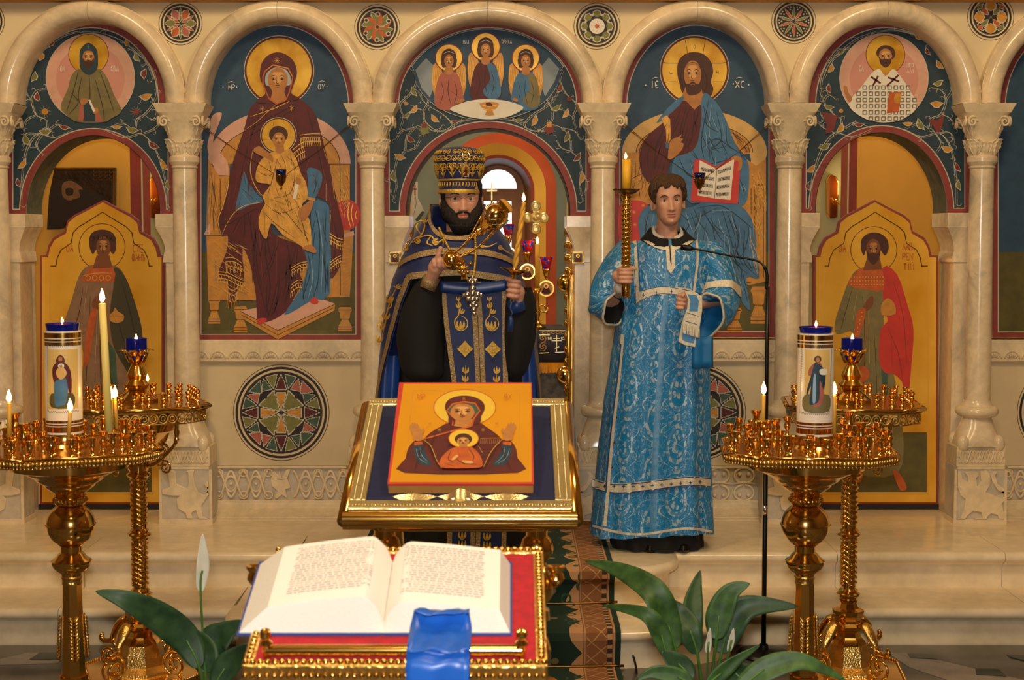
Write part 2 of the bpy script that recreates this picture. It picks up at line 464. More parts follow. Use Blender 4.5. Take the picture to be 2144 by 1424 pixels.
# ------------------------------------------------------------------ bays
COLS = [-403, -8, 387, 780, 1262, 1653, 2055, 2450]
ARCH = []     # centre px, inner half-width px
for a, b in zip(COLS[:-1], COLS[1:]): ARCH.append(((a+b)/2, (b-a)/2-44))
SPR, TOPR = 216, 47       # spring and inner crown rows
def arch_px(cx, hw, spr, top, n=40, foot=None):
 P = [(cx-hw*cos(pi*i/n), spr-(spr-top)*sin(pi*i/n)) for i in range(n+1)]
 if foot: P = [(cx-hw, foot)] + P + [(cx+hw, foot)]
 return P
ztop = 4.6
wall = bpy.data.objects.new('wall_back', None); COL.objects.link(wall); struct(wall)
for i, (cx, hw) in enumerate(ARCH):
 x0, x1 = COLS[i], COLS[i+1]
 A = arch_px(cx, hw+20, SPR, TOPR-20, 30)
 vs = []; fs = []
 row = [(x0, SPR)] + A + [(x1, SPR)]
 for a, b in row:
  p = at(a, b, YS); q = at(a, 0, YS)
  vs += [(p.x, YS, p.z), (p.x, YS, ztop), (p.x, YS+.25, p.z), (p.x, YS+.25, ztop)]
 for k in range(len(row)-1):
  b = 4*k; fs += [(b, b+4, b+5, b+1), (b+2, b+3, b+7, b+6), (b, b+2, b+6, b+4)]
 mesh_obj('spandrel', vs, fs, 'plaster', wall)
MB().box((-5.5, 7.9, 3.085), (5.5, YS, 3.2)).build('cornice', 'marble_carved', wall)
MB().box((-5.5, 7.96, 3.07), (5.5, YS, 3.09)).build('cornice_bead', 'paint_ochre', wall)
for x0, x1 in ((-5.5, xr(COLS[0], 8.1)), (xr(COLS[-1], 8.1), 5.5)):
 MB().box((x0, YS, ZP), (x1, YS+.25, ztop)).build('side_panel', 'plaster', wall)
NM = ['leftmost cut-off', 'left door', 'left seated mother-and-child', 'central doorway', 'right seated bearded figure', 'right door', 'rightmost cut-off']
ALAB = ['round marble arch cut off by the left edge of the picture', 'round marble arch above the green-hooded saint medallion',
 'round marble arch framing the mural of the seated mother and child', 'wide marble arch above the three winged figures over the central doorway',
 'round marble arch framing the mural of the seated figure with open book', 'round marble arch above the medallion of the bishop in checked robe',
 'round marble arch cut off by the right edge of the picture']
for i, (cx, hw) in enumerate(ARCH):
 c0 = at(cx, SPR, YC)
 root = thing('marble_arch', ALAB[i], 'arch', (c0.x, YC, c0.z), 'marble arches of the icon screen')
 wd = 43; s = mpp(YC)*1.004
 for h0, h1 in ((0, 20), (20, 40)):
  rows = []
  for k in range(h0, h1+1):
   a = pi*k/40 + (.003 if k == h0 and h0 else 0)
   ca, sa = -cos(a), sin(a)
   pr = [(0, YM+.0), (0, 7.985)] + [(wd*(.5-.5*cos(pi*j/9)), 7.985-.062*sin(pi*j/9)) for j in range(1, 9)] + [(wd*.955, 7.985), (wd*.96, 7.97), (wd, 7.97), (wd, YS+.01)]
   rr = []
   for o, y in pr:
    dx = (hw+o)*ca*s; dz = ((SPR-TOPR)+o)*sa*s
    rr.append((c0.x+dx, y, c0.z+dz))
   rows.append(rr)
  autosmooth(MB().grid(rows).build('voussoir', 'marble', root), .5)
# ------------------------------------------------------------------ columns
def leaf_mesh(h, wd, lobes=4, curl=.02, bulge=.012):
 """acanthus leaf standing at the origin in the xz plane, facing -y"""
 n = 18; rows = []
 for j in range(n+1):
  t = j/n; hw = wd/2*(sin(pi*min(1, .12+.88*(1-t)**.8))**.7)*(.72+.28*abs(cos(lobes*pi*t)))
  z = h*t - (max(0, t-.82)**2)*h*1.6; y = -bulge*sin(pi*t*.8) - curl*max(0, t-.55)**2/.2
  r = []
  for u in (-1, -.75, -.45, -.2, 0, .2, .45, .75, 1):
   r.append((hw*u, y - .006*(1-abs(u)) + .004*cos(u*9) + .004, z+.012*abs(u)*(1-t)))
  rows.append(r)
 return rows
def superell(hx, e, n=32):
 P = []
 for i in range(n):
  a = 2*pi*i/n; c, s = cos(a), sin(a)
  P.append((hx*math.copysign(abs(c)**e, c), hx*math.copysign(abs(s)**e, s)))
 return P
zc = {k: zr(r, YC-.08)-ZP for k, r in dict(abt=217, abb=236, neck=331, ring=338, ring2=350).items()}
zc.update({k: zr(r, YC-.09)-ZP for k, r in dict(tt=853, tb=874, bell=936, plb=977).items()})
def make_column():
 root = bpy.data.objects.new('marble_column', None); COL.objects.link(root)
 MB().box((-.140, -.095, 0), (.140, .1, .025)).build('foot', 'marble_carved', root)
 bevel(MB().box((-.132, -.088, .025), (.132, .1, zc['plb'])).build('pedestal', 'marble_ground', root), .003)
 for a, b in (((-.138, -.094, .025), (-.124, -.080, zc['plb'])), ((.124, -.094, .025), (.138, -.080, zc['plb'])), ((-.138, -.094, zc['plb']-.014), (.138, -.08, zc['plb']))):
  MB().box(a, b).build('pedestal_border', 'marble_carved', root)
 pl = bevel(MB().box((-.128, -.09, zc['plb']), (.128, .1, zc['bell'])).build('plinth', 'marble_carved', root), .003)
 mb = MB(); zm = (zc['plb']+zc['bell'])/2; hh = (zc['bell']-zc['plb'])*.30
 for ph in (0, 2*pi/3, 4*pi/3):
  mb.tube([(-.118+.236*k/60, -.0925-.0015*cos(9*2*pi*k/60*.55+ph*2), zm+hh*sin(2*pi*k/60*4.5+ph)) for k in range(61)], .005, 5)
 mb.build('interlace_band', 'marble_carved', pl)
 rows = []
 for t in range(9):
  u = t/8; hx = .116-.046*u**1.6; e = .45+.55*min(1, u*1.6)
  rows.append([(x, y*.92, zc['bell']+(zc['tb']-zc['bell'])*u) for x, y in superell(hx, e)])
 autosmooth(MB().grid(rows, True).build('base_bell', 'marble', root))
 for sx in (-1, 1):
  for sy in (-1, 1):
   autosmooth(MB().ball((sx*.092, sy*.078, zc['bell']+.016), .034, 12, 8, (1, 1, 1.35)).build('corner_spur', 'marble', root))
 tr = (zc['tt']-zc['tb'])/2; zt = (zc['tt']+zc['tb'])/2
 autosmooth(MB().lathe([(.078, zt-tr-.006), (.084, zt-tr)] + [(.086+.026*sin(pi*k/10), zt-tr*cos(pi*k/10)) for k in range(1, 10)] + [(.084, zt+tr), (.074, zt+tr+.012), (.0685, zt+tr+.03)], 40).build('base_ring', 'marble', root), .5)
 autosmooth(MB().lathe([(.0685, zt+tr+.03), (.0665, .9), (.0615, zc['ring2'])], 40).build('shaft', 'marble', root))
 autosmooth(MB().lathe([(.062, zc['ring2']-.006), (.068, zc['ring2']), (.068, zc['ring2']+.006), (.064, zc['ring2']+.009), (.07, zc['ring']-.012), (.078, zc['ring']), (.078, zc['neck']+.006), (.07, zc['neck']+.014)], 40).build('neck_ring', 'marble', root), .5)
 h = zc['abb']-zc['neck']; cap = []
 for t in range(11):
  u = t/10; hx = .066+.012*u+.044*u**2.6; e = 1-.62*u**1.3
  cap.append([(x, y*.93, zc['neck']+h*u) for x, y in superell(hx, e)])
 bell = autosmooth(MB().grid(cap, True).build('capital', 'marble_carved', root))
 def surf(u): return .066+.012*u+.044*u**2.6
 lf = leaf_mesh(h*.42, .075, 4, .02); up = leaf_mesh(h*.50, .062, 4, .03); pm = leaf_mesh(h*.36, .06, 3, .012)
 for q in range(4):
  R = Matrix.Diagonal((1, .86, 1, 1)) @ Matrix.Rotation(q*pi/2, 4, 'Z')
  def setl(rows, x, dy, z, tilt, rz=0):
   Mx = R @ Matrix.Translation((x, dy, z)) @ Matrix.Rotation(rz, 4, 'Z') @ Matrix.Rotation(tilt, 4, 'X')
   return [[(Mx @ Vector(v)) for v in r] for r in rows]
  for rows, x, dy, z, tl, rz in ((pm, 0, -.064, zc['neck']+.004, .1, 0), (lf, .046, -.052, zc['neck']+.006, .12, .55), (lf, -.046, -.052, zc['neck']+.006, .12, -.55),
                                   (up, .052, -.060, zc['neck']+h*.38, .18, .45), (up, -.052, -.060, zc['neck']+h*.38, .18, -.45)):
   solid(autosmooth(MB().grid(setl(rows, x, dy, z, tl, rz)).build('leaf', 'marble_carved', bell), 1.2), .006)
  for sx in (-1, 1):
   P = []
   for k in range(9): 
    t = k/8; P.append((sx*(.004+.066*t**1.5), -(surf(.3+.6*t)*.93+.004+.006*t), zc['neck']+h*(.42+.50*t**.75)))
   c = Vector((sx*.083, -.113, zc['neck']+h*.80)); 
   for k in range(22):
    a = pi*.62 - k*.45; r = .027*(1-k/26); P.append((c.x + sx*r*cos(a)*(.9), c.y+.0008*k*-.3, c.z + r*sin(a)*1.0))
   autosmooth(MB().tube([R @ Vector(p) for p in P], [.0075]*9+[.0075*(1-k/40) for k in range(22)], 8).build('volute', 'marble_carved', bell))
  fan = [(R @ Vector((.0+a*.012*(1 if j else .3)*1.3*(j+.4), -(.93*surf(.45+.5*j/3)+.006), zc['neck']+h*(.45+.52*j/3)))) for j in range(4) for a in (-1, 0, 1)]
  autosmooth(MB().grid([fan[3*j:3*j+3] for j in range(4)]).build('leaf', 'marble_carved', bell))
 a0, a1 = .117, .139
 vs = [(sx*a, sy*a*.78, z) for z, a in ((zc['abb'], a0), (zc['abt'], a1)) for sx, sy in ((-1,-1),(1,-1),(1,1),(-1,1))]
 bevel(MB().add(vs, [(3,2,1,0),(4,5,6,7),(0,1,5,4),(1,2,6,5),(2,3,7,6),(3,0,4,7)]).build('abacus', 'marble_carved', root), .002)
 return root
col0 = make_column()
CLAB = {-8: 'marble column cut off by the left edge of the picture', 387: 'marble column between the left door and the mother-and-child mural',
 780: 'marble column between the mother-and-child mural and the central doorway', 1262: 'marble column between the central doorway and the seated figure with open book',
 1653: 'marble column between the seated figure with open book and the right door', 2055: 'rightmost marble column, to the right of the red-cloaked saint door'}
COLOBJ = {}
first = True
for px in COLS[1:-1]:
 o = col0 if first else copy_tree(col0); first = False
 o.location = (xr(px, YC), YC, ZP); tag(o, CLAB[px], 'column', 'marble columns of the icon screen'); COLOBJ[px] = o
GRIF_A = crop(0, 960, 3.069, pts('1060,78 1100,66 1118,90 1122,160 1150,175 1190,190 1200,150 1195,90 1180,80 1210,66 1240,70 1230,95 1240,170 1262,215 1300,235 1320,200 1300,165 1322,140 1340,165 1335,230 1300,275 1282,300 1290,370 1325,392 1310,405 1262,402 1245,330 1215,350 1232,395 1190,405 1180,350 1130,320 1120,260 1140,240 1085,238 1015,225 1025,200 1080,180 1070,120'))
GRIF_B = crop(1900, 640, 2.848, pts('312,985 340,985 350,1030 385,1050 383,1015 365,992 400,985 440,990 446,1010 432,1030 440,1075 462,1040 455,985 495,980 515,1010 512,1070 490,1110 540,1130 590,1150 600,1120 560,1095 530,1050 520,1010 540,985 560,990 545,1010 560,1060 600,1090 612,1120 600,1160 585,1180 600,1230 612,1285 570,1296 560,1245 520,1235 495,1260 500,1290 420,1296 425,1275 470,1262 465,1230 415,1220 390,1240 365,1285 315,1292 340,1265 362,1200 370,1150 340,1130 318,1080 308,1030'))
def relief(px, outline, src_px, flip=False):
 o = COLOBJ[px]; cx = at(src_px, 1040, YC-.09).x
 P = []
 for a, b in outline:
  p = at(a, b, YC-.088); x = p.x-cx
  P.append(Vector((o.location.x + (-x if flip else x), YC-.088, p.z)))
 P = [Vector((min(max(p.x, o.location.x-.122), o.location.x+.122), p.y, min(max(p.z, ZP+.028), ZP+zc['plb']-.016))) for p in P]
 r = MB().prism([p+Vector((0, -.012, 0)) for p in P], (0, .014, 0)).build('beast_relief', 'marble_carved', o)
 bevel(r, .005, 3); autosmooth(r, .3)
relief(387, GRIF_A, 384); relief(-8, GRIF_A, 384, True); relief(780, GRIF_A, 384, True); relief(1262, GRIF_B, 2062, True); relief(1653, GRIF_A, 384); relief(2055, GRIF_B, 2062)
# ------------------------------------------------------------------ the lower wall of the mural bays
def lower_bay(i, kind, side):
 x0, x1 = xr(COLS[i]+12, 8.1), xr(COLS[i+1]-12, 8.1); xm = (x0+x1)/2; wd = x1-x0
 root = struct(bpy.data.objects.new('wall_lower_'+side, None)); COL.objects.link(root); root.location = (xm, YM, ZP)
 z = {k: zr(k, 8.08) for k in (712, 757, 975, 1050, 1097)}
 MB().box((x0, 8.10, z[975]), (x1, 8.3, z[757])).build('panel', 'plaster_panel', root)
 bevel(MB().box((x0, 8.07, z[757]), (x1, 8.3, z[712])).build('frieze', 'marble_carved', root), .003)
 n = 10; u = wd/n; h = z[712]-z[757]
 for k in range(n):
  c = Vector((x0+u*(k+.5), 8.068, z[757]+h*.14)); mb = MB()
  R = min(u*.42, h*.66)
  mb.tube([(c.x+R*cos(pi*j/12), c.y, c.z+R*sin(pi*j/12)) for j in range(13)], .0045, 6)
  for q in range(5):
   a = pi*(.14+.18*q); mb.tube([(c.x+.012*cos(a), c.y, c.z+.004), (c.x+R*.55*cos(a), c.y-.003, c.z+R*.55*sin(a)), (c.x+R*.85*cos(a), c.y, c.z+R*.85*sin(a))], [.002, .005, .0015], 5)
  mb.build('palmette', 'marble_carved', root, True)
 MB().box((x0, 8.075, z[1050]), (x1, 8.3, z[975])).build('lattice_ground', 'marble_ground', root)
 zm = (z[975]+z[1050])/2; hh = (z[975]-z[1050])/2
 fr = MB()
 for a, b in (((x0, 8.058, z[975]-.012), (x1, 8.08, z[975])), ((x0, 8.058, z[1050]), (x1, 8.08, z[1050]+.012))): fr.box(a, b)
 fr.build('lattice_border', 'marble_carved', root)
 m = 7
 for k in range(m):
  c = x0+wd*(k+.5)/m; r = wd/m/2
  if kind == 'ring' and k == 3:
   P = [(c-r*.9+r*1.8*a, zm+hh*b) for a, b in ((.05,.3),(.2,.75),(.4,.5),(.45,.8),(.55,.35),(.75,.8),(.95,.85),(.8,.3),(.95,-.2),(.7,-.3),(.8,-.8),(.55,-.6),(.3,-.85),(.2,-.7),(.35,-.4),(.1,-.1))]
   o = MB().prism([Vector((a, 8.060, b)) for a, b in P], (0, .016, 0)).build('bird_relief', 'marble_carved', root); bevel(o, .004)
   continue
  mb = MB()
  if kind == 'ring':
   for sg in (-1, 1):
    mb.tube([(c-r+2*r*j/24, 8.068-.004*cos(2*pi*j/24*2)*sg, zm+sg*hh*.72*cos(2*pi*j/24)) for j in range(25)], .008, 6)
   mb.tube([(c+r*.42*cos(2*pi*j/20), 8.066, zm+hh*.42*sin(2*pi*j/20)) for j in range(20)], .006, 6, closed=True)
   mb.ball((c, 8.07, zm), .010, 8, 6)
   for sz in (-1, 1): mb.tube([(c+r+r*.34*cos(2*pi*j/14), 8.067, zm+sz*hh*.62+r*.3*sin(2*pi*j/14)) for j in range(14)], .005, 5, closed=True)
  else:
   for cz in (-.48, .48):
    for sg in (-1, 1):
     mb.tube([(c+sg*r*(.08+.72*sin(pi*t/10)), 8.067, zm+hh*(cz+(.42 if cz > 0 else -.42)*cos(pi*t/10))) for t in range(11)], .007, 6)
   mb.tube([(c-r, 8.066, zm), (c, 8.064, zm+hh*.1), (c+r, 8.066, zm)], .006, 6)
   for sg in (-1, 1): mb.ball((c+sg*r*.35, 8.068, zm+hh*.55), .012, 8, 6); mb.ball((c+sg*r*.35, 8.068, zm-hh*.62), .012, 8, 6)
  mb.build('lattice_knot', 'marble_carved', root, True)
 prof = [(8.06, z[1050]), (8.05, z[1050]-.012), (8.05, z[1050]-.03), (8.025, z[1050]-.042), (8.0, z[1050]-.06), (7.985, z[1050]-.065), (7.985, z[1097]+.05), (7.965, z[1097]+.045), (7.965, ZP), (8.3, ZP), (8.3, z[1050])]
 vs = [(x, y, zz) for x in (x0, x1) for y, zz in prof]; n = len(prof)
 autosmooth(mesh_obj('plinth_moulding', vs, [(j, (j+1) % n, (j+1) % n+n, j+n) for j in range(n)] + [tuple(range(n))[::-1], tuple(range(n, 2*n))], 'marble_carved', root), .5)
 return root
lower_bay(0, 'ring', 'far_left'); lower_bay(2, 'ring', 'left'); lower_bay(4, 'heart', 'right'); lower_bay(6, 'ring', 'far_right')
# ------------------------------------------------------------------ doorway bays: thick painted arch wall, soffit, jambs
DOOR = {1: (195, 140, 440, 283, 448), 3: (1022, 172, 440, 268, 452), 5: (1845, 138, 438, 277, 446)}
for i, (cx, hw, spr, top, foot) in DOOR.items():
 A = arch_px(cx, hw, spr, top, 36)
 out = [(COLS[i], foot), (COLS[i], 20), (COLS[i+1], 20), (COLS[i+1], foot), (cx+hw, foot)] + A[::-1] + [(cx-hw, foot)]
 side = {1: 'left', 3: 'centre', 5: 'right'}[i]
 o = MB().prism([at(a, b, YM) for a, b in out], (0, .26, 0)).build('wall_arch_'+side, 'plaster'); struct(o)
 rows = []
 for a, b in [(cx-hw, foot)] + A + [(cx+hw, foot)]:
  p = at(a, b, YM); c = at(cx, spr, YM); d = (Vector((c.x, 0, c.z))-Vector((p.x, 0, p.z)))*.008
  rows.append([(p.x+d.x, YM+.002, p.z+d.z), (p.x+d.x, YM+.26, p.z+d.z)])
 MB().grid(rows).build('soffit', 'paint_soffit' if 'paint_soffit' in M else mat('paint_soffit', '6f6346', .6, var=.5, vs=22, col2='3f4a40'), o, True)
 for sg in (-1, 1):
  xe = cx+sg*hw*(1.03 if i != 3 else 1.0); xo = COLS[i] if sg < 0 else COLS[i+1]
  j = struct(bpy.data.objects.new('trim_jamb_%d' % (i*2+(sg > 0)), None)); COL.objects.link(j)
  X0, X1 = sorted((xr(xe, YM, 500)+sg*.022, xr(xo, YM, 500)))
  j.location = ((X0+X1)/2, YM, ZP)
  zi = [zr(r, YM) for r in (foot, 476, 528, 549)]
  bevel(MB().box((X0, YM-.02, ZP), (X1, YM+.24, zi[3])).build('jamb', 'marble', j), .004)
  e = -sg*.045
  bevel(MB().box((min(X0, X0+e) if sg > 0 else X0, YM-.05, zi[1]), (X1 if sg > 0 else max(X1, X1+e), YM+.26, zi[0])).build('impost_block', 'marble', j), .003)
  prof = []
  for k in range(9):
   t = k/8; prof.append((.045*(1-sin(t*pi/2))**1.0, zi[1]+(zi[2]-zi[1])*t))
  prof += [(.006, zi[2]), (.012, zi[3]+.01), (.012, zi[3]), (0, zi[3])]
  rows = []
  xin = X0 if sg > 0 else X1
  for d, z in prof:
   xi = xin - sg*d
   rows.append([(X1 if sg > 0 else X0, YM-.02-d*.7, z), (xi, YM-.02-d*.7, z), (xi, YM+.24, z)])
  autosmooth(MB().grid(rows).build('impost_scotia', 'marble', j), .9)
# ------------------------------------------------------------------ the sanctuary behind the screen
mat('apse_wall', '6f7a74', .7, var=.15, vs=4)
mat('paint_yellow', 'e0b04c', .7, var=.1, vs=3)
mat('paint_vermilion', 'b04a22', .65, var=.15, vs=6)
mat('window_wood', '8a5a34', .5, var=.2, vs=12)
mat('window_glass', 'ffffff', .05, trans=1.)
YA = 11.3
def ringpx(r, foot=690, n=32, c=(1043, 400)):
 return [(c[0]-r, foot)] + [(c[0]-r*cos(pi*i/n), c[1]-r*sin(pi*i/n)) for i in range(n+1)] + [(c[0]+r, foot)]
apse = struct(bpy.data.objects.new('wall_apse', None)); COL.objects.link(apse)
hole = [at(a, b, YA) for a, b in ringpx(121)]
zb = ZP
hole[0].z = zb; hole[-1].z = zb
out = [Vector((-5.5, YA, zb))] + hole + [Vector((5.5, YA, zb)), Vector((5.5, YA, 7)), Vector((-5.5, YA, 7))]
MB().prism(out, (0, .9, 0)).build('apse_plaster', 'apse_wall', apse)
def ringband(name, r0, y0, r1, y1, m, foot=690):
 A = [at(a, b, y0) for a, b in ringpx(r0, foot)]; B = [at(a, b, y1) for a, b in ringpx(r1, foot)]
 for L in (A, B): L[0].z = zb; L[-1].z = zb
 MB().grid([A, B]).build(name, m, apse, False)
ringband('orange_band', 122, YA-.003, 100, YA-.003, 'paint_vermilion')
ringband('yellow_reveal', 100, YA-.003, 76, YA+.05, 'paint_yellow')
ringband('red_band', 76, YA+.05, 69, YA+.06, 'paint_red')
ringband('brown_reveal', 69, YA+.06, 54, YA+.3, 'window_wood')
win = struct(bpy.data.objects.new('window_1', None)); COL.objects.link(win)
yw = YA+.3
inner = ringpx(39, 395, c=(1043, 394)); fr = ringpx(54)
A = [at(a, b, yw) for a, b in ringpx(56, 395)]; B = [at(a, b, yw) for a, b in inner]
MB().grid([A, B]).build('frame_arch', 'window_wood', win)
def wbox(name, x0, r0, x1, r1, d0, d1, m):
 a, b = at(x0, r0, yw), at(x1, r1, yw)
 return MB().box((min(a.x, b.x), yw+d0, min(a.z, b.z)), (max(a.x, b.x), yw+d1, max(a.z, b.z))).build(name, m, win)
wbox('transom', 985, 395, 1101, 421, -.02, .05, 'window_wood')
wbox('stile', 985, 421, 1013, 620, -.02, .05, 'window_wood'); wbox('stile', 1071, 421, 1101, 620, -.02, .05, 'window_wood')
wbox('sill', 985, 585, 1101, 720, -.04, .06, 'window_wood'); wbox('glazing_bar', 1040, 421, 1044, 585, -.01, .03, 'window_wood')
wbox('pane', 1013, 421, 1040, 585, .012, .016, 'window_glass'); wbox('pane', 1044, 421, 1071, 585, .012, .016, 'window_glass')
MB().prism([at(a, b, yw+.012) for a, b in ringpx(39.5, 395, c=(1043, 394))], (0, .004, 0)).build('pane', 'window_glass', win)
for nm, x0, x1, r0, r1 in (('wall_yellow_left', -5.5, xr(273, 9.4), 273, 298), ('wall_yellow_right', xr(1794, 9.4), 5.5, 1775, 1794)):
 o = struct(MB().box((x0, 9.4, ZP), (x1, 9.6, 5)).build(nm, 'paint_yellow'))
 MB().box((xr(r0, 9.4), 9.4, ZP), (xr(r1, 9.4), 9.6, 5)).build('red_edge', 'paint_red', o)
 xl = xr(r1 if r0 < 1000 else r0, 9.4)
 MB().box((xl-.003, 9.385, ZP), (xl+.003, 9.4, 5)).build('edge_line', 'paint_line', o)
def sconce(px, row, sg, label):
 Y = 9.75; c = at(px, row, Y)
 root = thing('wall_sconce', label, 'sconce', (c.x, Y, c.z), 'gilt sconces in the sanctuary')
 o = MB().prism([c+Vector((sg*x, .02, z)) for x, z in ((-.035, -.14), (-.02, -.15), (.02, -.15), (.04, -.12), (.045, .1), (.02, .135), (-.02, .12), (-.04, .08))], (0, .03, 0)).build('back_plate', 'gold', root); bevel(o, .008, 3)
 arm = [(c.x-sg*t, Y-.03-.05*sin(t*20), c.z-.02-.05*sin(t*30)) for t in (0, .02, .04, .06, .08, .1)]
 MB().tube(arm, .008).build('arm', 'gold', root, True)
 e = Vector(arm[-1])
 MB().lathe([(.008, -.01), (.03, .01), (.034, .03), (.02, .032)], 14, e).build('drip_pan', 'gold', root, True)
 MB().lathe([(.014, .03), (.02, .07), (.012, .12), (.002, .15)], 12, e).build('bulb', mat('lamp_glow', 'ffd890', .4, emit=14), root, True)
 light('sconce_light', 'POINT', (e.x-sg*.02, Y-.25, e.z+.12), 7, (1, .76, .42), .06)
 w_ = struct(MB().box((c.x+sg*.09-.2 if sg < 0 else c.x-.26, Y+.05, ZP), (c.x+.26 if sg < 0 else c.x-sg*.09+.2, Y+.15, 5)).build('wall_return_'+('left' if sg < 0 else 'right'), mat('return_plaster', 'c9cba0', .75)))
sconce(322, 408, 1, 'gilt wall sconce glowing behind the left door')
sconce(1745, 408, -1, 'gilt wall sconce glowing behind the right door')
c = at(160, 400, 9.3)
pic = thing('dark_painting', 'dark old painting of a reclining bearded head behind the left door', 'painting', (c.x, 9.33, c.z))
mat('old_varnish', '2a1a0c', .35, .2, var=.5, vs=14, bump=.4, bs=40)
quad = crop(0, 0, 2, pts('228,702 480,702 478,862 400,900 250,960 196,962 205,820'))
MB().prism([at(a, b, 9.3) for a, b in quad], (0, .05, 0)).build('board', 'old_varnish', pic)
PP = Paint(pic, lambda x, y: at(x, y, 9.3), (0, -1, 0), c=(0, 0, 2))
PP.lines('frame_edge', 'gold_dark', ['230,706 476,706 474,860'], 5, 0, False)
PP.fill('hair', 'wood_dark', '205,850 212,800 240,762 290,752 350,785 420,815 440,850 340,900 240,950 200,950', 4)
PP.fill('face', mat('old_skin', '7a5a3a', .5, var=.3, vs=30), '262,770 300,758 345,790 330,830 290,840 262,820', 4)
PP.fill('eye', 'wood_dark', '275,790 305,790 305,815 280,818', 3)
PP.fill('beard', 'wood_dark', '330,795 360,800 430,820 410,850 330,850 300,838 335,825', 4)
random.seed(3)
PP.lines('chased_scrolls', 'gold_dark', [[(x+8*cos(a*.9), y+6*sin(a*.9)) for a in range(6)] for x in range(400, 475, 22) for y in range(716, 760, 16)], 3)
bn = thing('white_banner', 'white and green cloth with a cross beside the mitred priest', 'banner', at(868, 450, 8.9))
MB().tube([at(862, 430, 8.93), (at(862, 430, 8.93).x, 8.93, ZP)], .012).build('pole', 'gold_dark', bn); PB = Paint(bn, lambda x, y: at(x, y, 8.9), (0, -1, 0), c=(720, 0, 2.848))
b0 = MB().prism([at(a, b, 8.9) for a, b in crop(720, 0, 2.848, pts('388,1330 392,1190 412,1085 440,1085 440,1180 480,1262 455,1290 420,1340'))], (0, .02, 0)).build('cloth', 'paint_white', bn)
PB.fill('green_stripe', 'paint_green', '425,1310 470,1255 482,1265 440,1330')
PB.lines('fold_line', 'paint_grey', ['405,1120 400,1200 395,1300', '425,1150 430,1220 410,1300'], 3)
PB.lines('cross', 'paint_rose', ['424,1105 424,1165', '412,1128 438,1128'], 8, 0, False)
# ------------------------------------------------------------------ altar with its vessels
YT = 9.75
al = thing('altar_table', 'altar under a dark purple cloth with gold fringe and cross', 'altar', (XC, YT+.35, ZP))
z1 = at(1150, 692, YT).z; x1 = xr(1186, YT, 750); x0 = 2*XC-x1
mat('altar_cloth', '24203a', .7, var=.4, vs=30); mat('altar_lower', '1c1a1c', .55, var=.6, vs=30, col2='55504a')
bevel(MB().box((x0, YT, ZP), (x1, YT+.7, z1)).build('table', 'altar_lower', al), .01)
z2 = at(1150, 760, YT).z
rows = []
for k in range(2):
 rows.append([(x0-.02+(x1-x0+.04)*j/40, YT-.015-(.008*sin(j*1.1)*k), z1+.006-(z1-z2)*k) for j in range(41)])
solid(MB().grid(rows).build('lambrequin', 'altar_cloth', al, True), .008)
mb = MB()
for j in range(150):
 x = x0+(x1-x0)*j/149; mb.tube([(x, YT-.02, z2+.005), (x+random.uniform(-.004, .004), YT-.024, z2-.062+random.uniform(-.006, .004))], .0032, 4)
o = mb.build('fringe', 'gold_rough', al); o['kind'] = 'stuff'
PA = Paint(al, lambda x, y: at(x, y, YT-.026), (0, -1, 0), c=(760, 280, 2.4545))
PA.lines('embroidered_cross', 'gold_pale', ['995,1035 995,1120', '978,1052 1012,1052', '970,1064 1020,1064', '982,1105 1008,1095'], 4, 0, False)
PA.text('gold_pale', 952, 1045, 'HI', 10, 14, 2.5); PA.text('gold_pale', 1020, 1045, 'KA', 10, 14, 2.5)
PA.lines('embroidered_scroll', 'gold_dark', [[(925+r*cos(a*.5+k), y+r*sin(a*.5+k)) for a, r in zip(range(12), range(2, 26, 2))] for y in (1050, 1095) for k in (0, 3)], 5)
PA.lines('cloth_braid', 'gold_pale', ['905,1012 1040,1012', '905,1034 960,1034', '905,1128 1045,1122'], 4, 0, False)
PA.lines('embroidered_scroll', 'gold_dark', [[(930+24*k+9*cos(a*.8), 1022+6*sin(a*.8)) for a in range(8)] for k in range(5)], 3)
def small_icon(root, cx, row, Y, rp, square=False):
 P = Paint(root, lambda x, y: at(x, y, Y), (0, -1, 0))
 c = at(cx, row, Y); r = rp*mpp(Y)
 if square:
  bevel(MB().box((c.x-r, Y, c.z-r), (c.x+r, Y+.012, c.z+r)).build('frame', 'gold_rough', root), .003)
  P.k = 2; P.fill('ground', 'paint_grey', [(cx-rp*.72, row-rp*.72), (cx+rp*.72, row-rp*.72), (cx+rp*.72, row+rp*.72), (cx-rp*.72, row+rp*.72)])
 else:
  MB().lathe([(r, 0), (r, .01)], 28, c, mtx=Matrix.Rotation(pi/2, 4, 'X')).build('medallion', 'gold', root)
  P.k = 66; P.fill('ground', 'paint_skin_light', ell(cx, row, rp*.82, n=24))
 P.fill('robe', 'paint_maroon', [(cx-rp*.5, row+rp*.62), (cx-rp*.35, row), (cx, row-rp*.2), (cx+rp*.35, row), (cx+rp*.5, row+rp*.62)], 3)
 P.fill('halo', 'gold_leaf_halo', ell(cx, row-rp*.3, rp*.3, n=20)); P.fill('face', 'paint_skin', ell(cx, row-rp*.28, rp*.17, rp*.2, n=16))
cn = thing('seven_branch_candelabrum', 'gilt altar candelabrum with red and blue glass lamps', 'candelabrum', (xr(1025, 9.95), 9.95, z1+.007))
mat('glass_blue_red', 'd01824', .15, var=.9, vs=34, col2='2038d8'); _r = [n for n in M['glass_blue_red'].node_tree.nodes if n.type == 'VALTORGB'][0].color_ramp.elements; _r[0].position = .47; _r[1].position = .5
